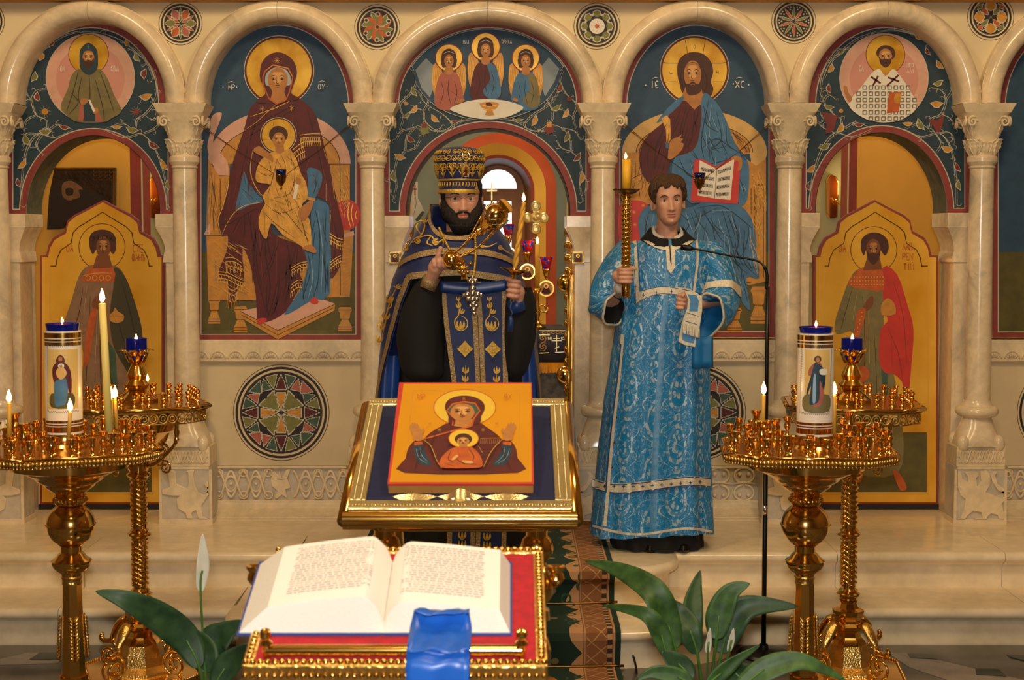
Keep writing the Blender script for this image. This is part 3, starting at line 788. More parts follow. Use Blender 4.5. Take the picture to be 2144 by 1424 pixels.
def lampcup(root, px, row):
 c = at(px, row, 9.95); u = mpp(9.95)
 MB().lathe([(3*u, -26*u), (5*u, -22*u), (7*u, -14*u), (9*u, -8*u)], 14, c).build('cup', 'gold', root, True)
 MB().lathe([(8*u, -10*u), (9*u, 0), (13*u, 16*u), (14*u, 16.5*u), (9*u, -2*u)], 18, c, cap=False).build('glass', 'glass_blue_red', root, True)
base = at(1025, 690, 9.95); u = mpp(9.95)
MB().lathe([(.09, 0), (.09, .015), (.03, .05), (.018, .1), (.03, .14), (.014, .18), (.012, .6), (.02, .66), (.01, .7)], 20, (base.x, 9.95, z1+.007)).build('stem', 'gold', cn, True)
lampcup(cn, 1025, 450)
for k in (1, 2, 3):
 for sg in (-1, 1):
  if sg < 0 and k < 3 and False: continue
  a, b = 1025+sg*39.5*k, 450+35*k
  p = at(a, b+26, 9.95); q = at(1025, b+75, 9.95)
  MB().tube(spline([q, q.lerp(p, .5)+Vector((0, 0, -.06)), p+Vector((0, 0, -.05)), p], 6), .008, 8).build('branch', 'gold', cn, True)
  lampcup(cn, a, b)
  small_icon(cn, a, b+49, 9.93, 17)
cr = thing('processional_cross', 'gilt quatrefoil altar cross on a tall staff', 'cross', at(1122, 690, 10.25))
C = at(1122, 456, 10.25); u = mpp(10.25)
for dx, dz in ((0, 0), (1, 0), (-1, 0), (0, 1), (0, -1)):
 rr = (11 if dx or dz else 12)*u
 p = C+Vector((dx*17*u, 0, dz*24*u if dz else 0))
 autosmooth(MB().lathe([(rr, 0), (rr, .018), (rr*.85, .024), (rr*.7, .018), (rr*.45, .028), (.001, .03)], 20, p, mtx=Matrix.Rotation(pi/2, 4, 'X')).build('roundel', 'gold_pale', cr))
MB().box((C.x-6*u, 10.245, C.z-30*u), (C.x+6*u, 10.258, C.z+30*u)).build('cross_bar', 'gold_pale', cr); MB().box((C.x-22*u, 10.245, C.z-7*u), (C.x+22*u, 10.258, C.z+7*u)).build('cross_bar', 'gold_pale', cr)
MB().tube([C+Vector((0, 0, -.1)), (C.x, 10.25, z1)], .009).build('staff', 'gold', cr, True)
MB().lathe([(.012, 0), (.024, .015), (.012, .03)], 12, C+Vector((0, 0, -.16))).build('staff_knop', 'gold', cr, True)
# ------------------------------------------------------------------ candles
mat('flame', 'ffc869', .5, emit=30); mat('flame_core', 'fff2cf', .5, emit=30)
def flame(parent, p, h):
 o = MB().lathe([(.0005, 0), (.14*h, .12*h), (.2*h, .3*h), (.17*h, .52*h), (.09*h, .76*h), (.002*h, 1.0*h)], 12, p).build('flame', 'flame', parent, True)
 return o
def candle(px, r0, r1, Y, rad, label, m='wax', px2=None, group='lit candles', fl=None, flpx=None):
 """r1: foot row, r0: wax top row, px at the foot and px2 at the top"""
 a = at(px, r1, Y); b = at(px2 if px2 is not None else px, r0, Y)
 o = thing('candle', label, 'candle', a, group)
 MB().tube([a, b, b+(b-a).normalized()*.002], [rad, rad*.93, rad*.6], 16).build('wax', m, o, True)
 MB().tube([b, b+Vector((0, 0, .008))], .0012, 5).build('wick', 'wick', o)
 flame(o, b+Vector((0, 0, .004)), fl or rad*4.6)
 return o
candle(1125, 512, 606, 9.9, .016, 'lit yellow candle standing on the altar', fl=.05)
lh = thing('altar_candlestick', 'gilt candlestick with curled leaves on the altar', 'candlestick', (xr(1125, 9.9), 9.9, z1))
MB().lathe([(.06, 0), (.06, .012), (.02, .03), (.012, .06), (.022, .09), (.012, .12), (.014, .22), (.03, at(1125, 606, 9.9).z-z1), (.02, at(1125, 606, 9.9).z-z1)], 18, (xr(1125, 9.9), 9.9, z1+.007)).build('stick', 'gold', lh, True)
for sg in (-1, 1):
 b = Vector((xr(1125, 9.9), 9.9, z1+.1))
 MB().tube([b+Vector((sg*(.02+.05*t/20+.035*cos(t*.42)*(1-t/24)), 0, .03+.035*sin(t*.42)*(1-t/24))) for t in range(20)], .006).build('curl', 'gold', lh, True)
tb = thing('tabernacle', 'small domed gilt tabernacle with a cross in the altar window', 'tabernacle', at(1030, 690, 10.1))
c = at(1030, 690, 10.1)
zt = at(1030, 455, 10.1).z
MB().box((c.x-.05, 10.05, z1), (c.x+.05, 10.15, zt-.02)).build('tower', 'gold', tb)
MB().lathe([(.03, 0), (.03, .02), (.045, .045), (.03, .08), (.008, .1), (.006, .14)], 16, (c.x, 10.1, zt-.02)).build('dome', 'gold', tb, True)
zt += .11
MB().box((c.x-.005, 10.095, zt), (c.x+.005, 10.105, zt+.12)).build('cross_upright', 'gold_pale', tb); MB().box((c.x-.035, 10.096, zt+.06), (c.x+.035, 10.104, zt+.072)).build('cross_beam', 'gold_pale', tb)
def royal_door(sg, label):
 xh = xr(1196 if sg > 0 else 846, 8.4, 600); xm = xh-sg*.012
 root = thing('royal_door', label, 'door', (xh, 8.40, ZP), 'open gilt doors of the sanctuary')
 def p(y, z, o=0): return Vector((xh+(xm-xh)*(y-8.40)/.42-sg*o, y, z))
 zt_ = at(1190, 424, 8.8).z; zs = at(1190, 575, 8.5).z
 out = [p(8.40, ZP+.02), p(8.82, ZP+.02), p(8.82, zt_)] + [p(8.82-.42*t, zt_-(zt_-zs)*(t**.7)*(1+.15*sin(t*3*pi))) for t in (.1, .25, .4, .55, .7, .85, 1)]
 MB().prism(out, (sg*.03, 0, 0)).build('leaf_panel', 'gold_rough', root)
 mb = MB(); random.seed(5)
 for zz in [ZP+.1+.075*k for k in range(20)]:
  for yy in (8.46, 8.56, 8.66, 8.76): mb.ball(p(yy, zz, .004), .028, 8, 5, (.5, 1, 1))
 mb.build('carved_leaves', 'gold', root, True)
 for zz in (at(1190, 593, 8.4).z, at(1190, 785, 8.4).z):
  MB().ball(p(8.42, zz, .03), .04, 14, 10, (1.2, .8, 1.2)).build('boss', 'gold', root, True)
  MB().box(p(8.39, zz-.035)-Vector((.0 if sg > 0 else .03, 0, 0)), p(8.44, zz+.035)+Vector((.03 if sg > 0 else 0, 0, 0))).build('hinge_block', 'gold', root)
 MB().tube([p(8.395, ZP+.03, .012), p(8.395, zs-.02, .012)], .012).build('edge_bead', 'gold', root, True)
royal_door(1, 'open gilt carved door at the right side of the central doorway')
royal_door(-1, 'open gilt carved door at the left side of the central doorway')
for px, lb in ((1210, 'tiny gilt framed icon on the right jamb of the central doorway'), (827, 'tiny gilt framed icon on the left jamb of the central doorway')):
 c = at(px, 540, 8.085); r = thing('small_framed_icon', lb, 'icon', c, 'tiny icons on the doorway jambs'); small_icon(r, px, 540, 8.085, 13, True)
# ------------------------------------------------------------------ painted roundels of the spandrels
def lobed(cx, cy, r0, r1, a, wd, n, col):
 pass
def pol(c, r, a): return (c[0]+r*cos(a), c[1]+r*sin(a))
RLAB = {378: 'painted roundel with a six-petal orange and green rosette', 790: 'painted roundel with six orange whirling leaves', 1250: 'painted roundel with a green wavy wreath round an orange star',
  1662: 'painted roundel with a ten-ray star and white dots', 2074: 'painted roundel with four lobed ochre flowers, top right corner', -36: 'painted roundel cut off at the top left corner'}
def roundel(px, row, r, kind):
 root = thing('painted_roundel', RLAB[px], 'roundel', at(px, row, YS), 'painted roundels between the arches')
 P = Paint(root, lambda x, y: at(x, y, YS), (0, -1, 0)); c = (px, row)
 P.ring('outer_line', 'paint_brown_line', c, r, r-1.3)
 P.ring('dark_ring', 'paint_black', c, r*.895, r*.81)
 P.ring('inner_line', 'paint_brown_line', c, r*.755, r*.735)
 P.fill('ground', 'paint_black' , ell(px, row, r*.73))
 R = r*.73
 def leaf(a, r0, r1, wd, m, lob=0, bend=0, nm='petal', edge='paint_line'):
  for k, (mm, g) in enumerate(((edge, 1), (m, .72))):
   L = []; N = 22
   for sd in (1, -1):
    rng = range(N+1) if sd > 0 else range(N-1, 0, -1)
    for i in rng:
     t = i/N; rr = r0+(r1-r0)*(t if k == 0 else .04+t*.92)
     h = wd*sin(pi*t)**.8*(1-(.25*abs(sin(lob*pi*t)) if lob else 0))*g
     ang = a+bend*t*t; q = pol(c, rr, ang); n_ = ang+pi/2
     L.append((q[0]+sd*h*cos(n_), q[1]+sd*h*sin(n_)))
   P.fill(nm if k else nm+'_edge', mm, L)
 cols = ['paint_orange', 'paint_leaf_green', 'paint_rose']
 if kind == 0:
  for k in range(6):
   leaf(k*pi/3+pi/6, R*.06, R*.98, R*.13, cols[k % 3])
   leaf(k*pi/3, R*.25, R*.98, R*.34, cols[(k+1) % 3], 4, nm='leaf')
 elif kind == 1:
  for k in range(6):
   leaf(k*pi/3+.45, R*.1, R*.97, R*.30, 'paint_leaf_green', 4, -.35, nm='leaf'); leaf(k*pi/3, R*.05, R*.98, R*.15, 'paint_orange', 3, -.5, edge='paint_orange')
  for k in range(6):
   q = pol(c, R*.76, k*pi/3+.55); P.ring('curl', 'paint_line', q, R*.15, R*.10, 20); P.dots('curl_eye', 'paint_black', [q], R*.06)
 elif kind == 2:
  for m, g0, g1 in (('paint_line', .47, .97), ('paint_leaf_green', .53, .91)):
   V = []; n = 128
   O = [pol(c, R*(g1-.08*abs(sin(8*a/2+.0))), a) for a in [2*pi*i/n for i in range(n)]]
   P.fill('wreath' if m != 'paint_line' else 'wreath_edge', m, O)
  P.fill('star_ground', 'paint_black', [pol(c, R*(.68-.14*abs(cos(4*a))), a) for a in [2*pi*i/96 for i in range(96)]])
  P.fill('disc', 'paint_white', ell(px, row, R*.45))
  for k in range(8):
   q = pol(c, R*.78, k*pi/4+pi/8); P.dots('crescent', 'paint_line', [q], R*.13, 16); P.dots('berry', 'paint_black', [pol(c, R*.85, k*pi/4+pi/8)], R*.085, 12)
  P.fill('star', 'paint_orange', [pol(c, R*(.2 if i % 2 else .09), i*pi/8) for i in range(16)])
  P.lines('star_lines', 'paint_khaki', [[pol(c, R*.24, k*pi/4), pol(c, R*.36, k*pi/4+.06)] for k in range(8)], 1, 0)
 elif kind == 3:
  for k in range(10):
   a = -pi/2+k*pi/5; leaf(a, R*.08, R*.97, R*.105, cols[1 if k % 2 == 0 else 0], 6)
  P.dots('dot', 'paint_line', [pol(c, R*rr, -pi/2+(k+.5)*pi/5+da) for k in range(10) for rr, da in ((.9, -.09), (.9, .09), (.75, 0))], R*.05)
 else:
  for k in range(4):
   leaf(k*pi/2+.0, R*.34, R*.98, R*.46, 'paint_ochre', 5, nm='flower'); leaf(k*pi/2+pi/4, R*.18, R*.78, R*.2, cols[k % 2], 3, nm='leaf'); leaf(k*pi/2+pi/4, R*.74, R*.99, R*.3, cols[(k+1) % 2], 2)
  P.fill('star', 'paint_grey', [pol(c, R*(.16 if i % 2 else .05), i*pi/4) for i in range(8)])
roundel(378, 49, 46, 0); roundel(790, 57, 48, 1); roundel(1250, 55, 49, 2); roundel(1662, 45, 47, 3); roundel(2074, 36, 49, 4); roundel(-36, 45, 46, 0)
def mosaic(px, row, r, label):
 root = thing('mosaic_roundel', label, 'roundel', at(px, row, 8.10), 'large leaf roundels of the lower wall')
 P = Paint(root, lambda x, y: at(x, y, 8.10), (0, -1, 0)); c = (px, row)
 P.ring('outer_line', 'paint_brown_line', c, r, r-1.4); P.ring('dark_ring', 'paint_black', c, r*.95, r*.90); P.ring('thin_line', 'paint_brown_line', c, r*.855, r*.84)
 P.fill('ground', 'paint_black', ell(px, row, r*.84)); R = r*.84
 def leafshape(tip, base_a, base_b, m, scal=5, nm='leaf'):
  for k, (mm, g) in enumerate((('paint_line', 1.), (m, .84))):
   cx = (tip[0]+base_a[0]+base_b[0])/3; cy = (tip[1]+base_a[1]+base_b[1])/3
   L = []
   corners = [tip, base_a, base_b]
   for e in range(3):
    a, b = corners[e], corners[(e+1) % 3]
    for i in range(36):
     t = i/36; x = a[0]+(b[0]-a[0])*t; y = a[1]+(b[1]-a[1])*t
     nx, ny = y-cy, -(x-cx); d = math.hypot(x-cx, y-cy) or 1
     s_ = (.86+(.12*sin(pi*t)+.17*abs(sin((scal+1)*pi*t)) if e != 1 else .06))*g
     L.append((cx+(x-cx)*s_, cy+(y-cy)*s_))
   P.fill(nm if k else nm+'_edge', mm, L)
 for q in range(4):
  a = q*pi/2
  leafshape(pol(c, R*.02, a+pi/4), pol(c, R*.62, a+.30), pol(c, R*.62, a+pi/2-.30), 'paint_leaf_green', 4)
  P.dots('notch', 'paint_black', [pol(c, R*.56, a+pi/4)], R*.055)
  leafshape(pol(c, R*.04, a), pol(c, R*.54, a+.25), pol(c, R*.54, a-.25), 'paint_ochre', 3)
  leafshape(pol(c, R*.98, a), pol(c, R*.57, a+.28), pol(c, R*.57, a-.28), 'paint_maroon', 4)
  for sg in (-1, 1):
   leafshape(pol(c, R*.60, a+sg*.30), pol(c, R*.98, a+sg*.09), pol(c, R*.98, a+sg*.42), 'paint_green' if sg > 0 else 'paint_leaf_green', 4)
   leafshape(pol(c, R*.97, a+sg*.47), pol(c, R*.60, a+sg*.36), pol(c, R*.70, a+sg*.76), 'paint_green' if sg < 0 else 'paint_rose', 4)
  leafshape(pol(c, R*.66, a+pi/4), pol(c, R*.97, a+.56), pol(c, R*.97, a+pi/2-.56), 'paint_rose' if q % 2 else 'paint_green', 4)
mosaic(589, 864, 101, 'large leaf roundel under the seated mother and child')
mosaic(1461, 864, 101, 'large leaf roundel half hidden behind the young man in blue')
mosaic(2230, 864, 101, 'large leaf roundel cut off by the right edge of the picture')
# ------------------------------------------------------------------ spandrel paintings over the three doorways
def vine(P, x, y, w, h, flip=1):
 pass
def door_spandrel(i, label, leaves, stems, flowers):
 cx, hw, spr, top, foot = DOOR[i]; acx, ahw = ARCH[i]
 root = thing('arch_mural', label, 'mural', at(acx, 440, YM), 'blue vine murals over the doorways')
 P = Paint(root, lambda x, y: at(x, y, YM), (0, -1, 0))
 def band(name, m, g_out, g_in, ft):
  """shape between the big arch (inset g_out) and the door arch (outset g_in)"""
  xl, xr_ = COLS[i]+20+g_out, COLS[i+1]-20-g_out
  O = [(xl, ft), (xl, SPR+12)] + arch_px(acx, ahw+4-g_out, SPR, TOPR-4+g_out, 40) + [(xr_, SPR+12), (xr_, ft), (cx+hw+g_in, ft)]
  I = arch_px(cx, hw+g_in, spr, top-g_in, 40)[::-1] + [(cx-hw-g_in, ft)]
  P.fill(name, m, O+I)
 band('red_border', 'paint_red', 0, 0, foot); band('cream_line', 'paint_line', 14, 13, foot-9); band('blue_ground', 'paint_navy', 16, 15, foot-11)
 return root, P
def foliage(P, k, stems, leaves, dots=()):
 """stems: crop polylines, leaves: (x, y, angle, length, width, colour)"""
 P.lines('vine_stem', 'paint_line', stems, 1.6*k, 6)
 ex = []; R = random.Random(5)
 for s in stems:
  q = pts(s) if isinstance(s, str) else s
  ex.append([(x+4.2*k, y+2.6*k) for x, y in q])
  for j in range(1, len(q)):
   x, y = q[j]; a = math.atan2(q[j][1]-q[j-1][1], q[j][0]-q[j-1][0])+R.choice((-1, 1))*.9; sg = R.choice((-1, 1)); c = []; l = R.uniform(9, 15)*k
   for t in range(12):
    c.append((x, y)); x += cos(a)*l/7; y += sin(a)*l/7; a += sg*(.05+.055*t)
   ex.append(c)
 P.lines('vine_curl', 'paint_line', ex, 1.2*k, 4)
 for x, y, a, l, wd, m in leaves:
  ca, sa = cos(math.radians(a)), sin(math.radians(a))
  for e, g in (('paint_line', 1.), (m, .8)):
   L = []
   for s_ in (0, 1):
    for j in range(10):
     t = j/10 if not s_ else 1-j/10
     u = (t-.5)*l*g; v = (wd*sin(pi*t)*(1 if not s_ else -.28) - (wd*.13*abs(sin(3*pi*t)) if not s_ else 0))*g
     L.append((x+u*ca-v*sa, y+u*sa+v*ca))
   P.fill('vine_leaf_edge' if e == 'paint_line' else 'vine_leaf', e, L)
 if dots: P.dots('vine_dot', 'paint_line', dots, 1.1*k, 8)
Gc, Oc, Mc = 'paint_leaf_green', 'paint_ochre', 'paint_maroon_light'
def mirror(st, ax): return [[(2*ax-x, y) for x, y in (pts(s) if isinstance(s, str) else s)] for s in st]
rL, PL = door_spandrel(1, 'blue vine mural with a hooded saint in a medallion over the left door', 0, 0, 0)
PL.c = (0, 0, 2)
stL = ['300,545 230,575 160,560 120,600 100,660 90,740 85,860', '300,540 240,520 200,540 190,500 150,480 130,420 150,380 190,370', '130,420 105,380 100,320 130,270 150,230 140,200', '160,560 110,560 95,610', '150,480 110,500 95,540', '190,540 150,600 170,640',
       '150,230 200,190 260,150 340,130 420,135', '440,545 520,575 590,560 640,610 670,680 690,760 700,860', '440,540 510,515 560,540 570,500 600,480 640,430 620,400 590,420', '640,430 655,380 640,300 600,240 560,200', '590,560 640,540 660,520', '600,480 640,500 655,470', '420,135 500,165 560,210 610,260 640,330', '590,240 560,215 530,200']
lvL = [(215, 180, -60, 40, 14, Mc), (170, 235, -80, 45, 20, Oc), (140, 320, -70, 50, 22, Gc), (160, 405, 80, 45, 20, Mc), (190, 548, 0, 60, 22, Gc), (115, 585, 60, 60, 24, Gc), (270, 530, 10, 50, 16, Mc), (92, 685, -50, 60, 20, Oc), (80, 765, 70, 45, 16, Mc),
       (535, 180, 60, 40, 16, Oc), (575, 240, 60, 45, 18, Gc), (608, 310, 100, 50, 22, Mc), (610, 400, -10, 60, 24, Oc), (555, 540, 15, 60, 22, Gc), (490, 530, 0, 50, 14, Oc), (645, 605, 30, 60, 22, Mc), (690, 690, 60, 60, 20, Oc), (705, 775, 80, 45, 16, Gc)]
random.seed(11)
foliage(PL, 1.6, stL, lvL, [(x+random.uniform(-9, 9), y+random.uniform(-9, 9)) for s in stL for x, y in pts(s)[1:-1]])
for q, m in (((190, 468), Oc), ((572, 470), Mc)):
 PL.lines('flower_ray', 'paint_line', [[pol(q, 8, a*.55), pol(q, 26, a*.55)] for a in range(12)], 1.8, 0); PL.dots('flower', m, [q], 13, 16)
def medallion(P, c, r, halo, hr):
 P.fill('medallion_edge', 'paint_line', ell(c[0], c[1], r+3)); P.fill('medallion_ground', 'paint_pink', ell(c[0], c[1], r)); P.fill('medallion_inner', mat('paint_salmon', 'cf8f7c', .6) if 'paint_salmon' not in M else 'paint_salmon', ell(c[0], c[1]+5, r*.78))
 P.fill('halo_edge', 'paint_maroon_light', ell(halo[0], halo[1], hr+3)); P.fill('halo', 'gold_leaf_halo', ell(halo[0], halo[1], hr))
def face(P, x, y, w, h, skin='paint_skin', tilt=0, beard=None, lw=None):
 """painted face: x, y centre, w, h half sizes in crop pixels"""
 lw = lw or w*.1
 P.fill('face', skin, ell(x, y, w, h, 28))
 P.fill('cheek_light', 'paint_skin_light' if skin == 'paint_skin' else 'paint_skin', [(x-w*.5, y-h*.55), (x, y-h*.65), (x+w*.5, y-h*.55), (x+w*.42, y+h*.05), (x+w*.2, y+h*.3), (x-w*.2, y+h*.3), (x-w*.42, y+h*.05)], 3)
 if beard: P.fill('beard', beard, [(x-w*.95, y), (x-w*.6, y+h*.35), (x-w*.25, y+h*.3), (x, y+h*.26), (x+w*.25, y+h*.3), (x+w*.6, y+h*.35), (x+w*.95, y), (x+w*.8, y+h*.8), (x+w*.3, y+h*1.25), (x, y+h*1.35), (x-w*.3, y+h*1.25), (x-w*.8, y+h*.8)], 3)
 L = []
 for s in (-1, 1):
  ex = x+s*w*.42
  L += [[(ex-w*.26, y-h*.26), (ex, y-h*.36), (ex+w*.26, y-h*.26)], [(ex-w*.22, y-h*.09), (ex, y-h*.17), (ex+w*.22, y-h*.09)], [(ex-w*.18, y-h*.05), (ex, y-h*.01), (ex+w*.18, y-h*.05)]]
 L += [[(x-w*.1, y-h*.25), (x-w*.12, y+h*.15), (x-w*.18, y+h*.24), (x, y+h*.29), (x+w*.14, y+h*.24)], [(x-w*.24, y+h*.48), (x, y+h*.44), (x+w*.24, y+h*.48)], [(x-w*.12, y+h*.60), (x+w*.12, y+h*.60)]]
 P.lines('features', 'paint_brown_line', L, lw, 4)
 P.dots('eyes', 'paint_black', [(x-w*.42, y-h*.09), (x+w*.42, y-h*.09)], w*.09, 8)
medallion(PL, (380, 327), 184, (373, 228), 82)
PL.fill('robe', 'paint_khaki', '255,450 285,375 300,320 330,290 375,300 420,290 452,330 480,400 510,465 470,495 435,512 330,512 290,490', 4)
PL.fill('tunic', 'paint_navy', '345,440 375,420 400,460 400,510 350,510'); PL.fill('sleeve', 'paint_rose', '330,505 335,440 350,430 355,505'); PL.fill('sleeve', 'paint_rose', '405,510 400,470 415,470 435,510')
PL.fill('hood', 'paint_navy', '335,240 340,205 372,180 405,205 412,245 408,290 375,315 340,290', 4)
face(PL, 372, 243, 25, 33, beard='paint_brown')
PL.fill('hood_top', 'paint_navy', '340,222 345,200 372,182 402,200 405,222 385,215 372,213 358,215', 3); PL.lines('cross', 'paint_line', ['372,188 372,206', '364,195 380,195'], 2, 0)
PL.lines('fold_line', 'paint_khaki_dark', ['330,300 310,380 280,470', '375,310 378,420 350,505', '420,300 450,380 480,470', '400,330 430,440 440,505', '300,390 330,430 290,480', '345,320 330,400 340,440'], 4)
PL.fill('hand', 'paint_skin', '338,420 352,412 370,416 368,430 345,442', 3); PL.fill('hand', 'paint_skin', '390,458 410,452 414,472 396,478', 3); PL.fill('scroll', 'paint_white', '372,420 380,418 402,466 392,470')
PL.text('paint_white', 255, 278, 'OA', 8, 22, 2); PL.text('paint_white', 468, 276, 'KNAA', 6, 24, 2)
rR, PR = door_spandrel(5, 'blue vine mural with a bishop in a medallion over the right door', 0, 0, 0)
PR.c = (1608, 0, 2)
ax = 484
stR = mirror(stL, (380+484)/2); stR = [[(x+8, y-4) for x, y in s] for s in stR]
lvR = [(305, 215, -50, 40, 14, Gc), (260, 285, -70, 45, 20, Oc), (258, 370, 80, 45, 18, Mc), (255, 445, 10, 50, 18, Gc), (300, 535, -60, 50, 22, Oc), (235, 610, -20, 60, 22, Gc), (178, 705, -40, 55, 20, Oc), (168, 780, 70, 40, 15, Mc), (380, 520, 0, 50, 15, Mc), (585, 515, 0, 50, 15, Oc),
       (630, 155, 30, 45, 14, Oc), (670, 215, 60, 40, 16, Mc), (720, 270, 50, 50, 20, Oc), (710, 345, -20, 50, 20, Gc), (705, 432, 0, 60, 24, Oc), (640, 520, 60, 60, 24, Gc), (750, 620, 10, 55, 24, Oc), (795, 700, 60, 50, 18, Mc), (800, 775, 80, 50, 18, Gc)]
foliage(PR, 1.6, stR, lvR, [(x+random.uniform(-9, 9), y+random.uniform(-9, 9)) for s in stR for x, y in s[1:-1]])
PR.fill('flower', Mc, '225,470 270,480 300,490 285,500 275,545 240,560 245,520', 2); PR.dots('flower', Oc, [(305, 465)], 9, 12); PR.fill('flower', Mc, '670,500 710,505 725,480 735,500 715,560 690,530', 2)
medallion(PR, (484, 327), 184, (490, 230), 80)
PR.fill('robe', 'paint_white', '340,450 350,410 385,370 430,310 465,290 490,320 520,290 545,310 590,375 622,450 560,500 500,512 410,500', 3)
chk = []
for a in range(370, 620, 26):
 for b in range(360, 510, 26):
  if (a-484)**2+(b-327)**2 < 178**2 and a > 345+(410-b)*.55 and a < 610-(410-b)*.45:
   chk.append([(a, b), (a+15, b), (a+15, b+15), (a, b+15), (a, b)]); 
PR.lines('check_pattern', 'paint_grey', chk, 5, 0, False)
PR.lines('stole_cross', 'paint_maroon', ['430,322 470,350', '460,318 438,360', '500,325 548,342', '545,315 495,362'], 8, 0, False)
PR.fill('hair', 'paint_brown', '455,235 458,205 490,190 525,205 528,240 490,260', 4); face(PR, 490, 238, 28, 34, beard='paint_brown')
PR.fill('book', 'paint_orange', '505,388 558,385 545,470 495,475'); PR.fill('book_page', 'paint_ochre', '530,395 556,398 552,430 528,430', 2); PR.fill('hand', 'paint_skin', '315,362 330,365 335,390 350,410 340,430 322,400', 3)
PR.text('paint_white', 380, 275, 'OA', 8, 24, 2); PR.text('paint_white', 578, 265, 'NKO', 8, 18, 2); PR.text('paint_white', 580, 290, 'LAI', 8, 18, 2)
rC, PC = door_spandrel(3, 'blue vine mural with three winged haloed figures over the central doorway', 0, 0, 0)
PC.c = (720, 0, 2.848)
stC = ['330,770 350,700 330,620 390,560 430,480 410,420', '350,700 420,650 470,660 480,720 560,780 640,750 600,690 520,640 470,600 440,540', '480,740 420,760 370,820 360,900 320,940 300,1020 310,1100 290,1200', '480,740 530,780 580,760', '330,620 360,590', '360,900 420,880 450,830', '300,1020 270,1080 280,1160', '640,750 700,720 760,710',
       '640,730 690,720', '420,760 340,780 310,830', '470,660 500,600 480,560']
lvC = [(420, 545, 60, 70, 24, Gc), (370, 612, 20, 36, 20, Oc), (415, 650, -50, 70, 26, Oc), (372, 685, -40, 60, 20, Gc), (545, 705, 45, 70, 26, Oc), (660, 722, 5, 60, 16, Mc), (400, 825, 40, 75, 28, Mc), (335, 930, 20, 80, 30, Oc), (300, 1050, 80, 80, 26, Gc)]
stC2 = mirror(stC, 857)
lvC2 = [(1285, 525, -70, 70, 24, Mc), (1265, 640, -30, 75, 26, Gc), (1320, 675, -60, 70, 26, Oc), (1132, 718, -70, 80, 28, Oc), (1045, 712, 0, 60, 14, Gc), (1325, 815, -70, 80, 28, Gc), (1390, 935, -50, 75, 26, Mc), (1413, 1060, -80, 90, 28, Oc)]
foliage(PC, 2.0, stC+stC2, lvC+lvC2, [(x+random.uniform(-12, 12), y+random.uniform(-12, 12)) for s in stC for x, y in pts(s)[1:-1]] + [(x+random.uniform(-12, 12), y+random.uniform(-12, 12)) for s in stC2 for x, y in s[1:-1]])
for q, m in (((480, 775), Gc), ((1225, 770), Mc)):
 PC.lines('flower_ray', 'paint_line', [[pol(q, 10, a*.42), pol(q, 42, a*.42)] for a in range(15)], 2, 0); PC.fill('flower', m, [pol(q, 34*(1 if j % 2 else .75), j*pi/5) for j in range(10)], 3); PC.fill('flower', Oc if m == Mc else Mc, [pol((q[0], q[1]-26), 20*(1 if j % 2 else .7), j*pi/4) for j in range(8)], 3)
PC.dots('berry', Mc, [(1345, 590)], 15, 16)
PC.c = (820, 40, 5.229)
cc = (1050, 590)
def in_disc(n=60):
 P_ = []
 for i in range(n):   # big circle lower part
  a = math.radians(-8+196*i/(n-1)); P_.append((1048+830*cos(a), 565+540*sin(a) if sin(a) > 0 else 565+540*sin(a)))
 up = arch_px(ARCH[3][0], ARCH[3][1]-13, SPR, TOPR+14, 60)
 up = [((a-820)*5.229, (b-40)*5.229) for a, b in up]
 up = [p for p in up if p[1] < 545]
 return P_, up
lo, up = in_disc()
low = [(1048-800*cos(pi*i/50), 565+540*sin(pi*i/50)) for i in range(51)]
PC.fill('lunette_edge', 'paint_line', up + [(p[0], p[1]+6) for p in low[::-1]])
PC.fill('lunette_sky', 'paint_blue', [(1048+(x-1048)*.99, y+5) for x, y in up] + low[::-1])
mat('paint_sky_grey', '8f9aa0', .6, var=.15)
PC.fill('sky_patch', 'paint_sky_grey', '262,560 330,480 380,430 470,520 480,700 420,860 330,760'); PC.fill('sky_patch', 'paint_sky_grey', '1835,545 1720,420 1640,520 1600,640 1680,850 1780,690')
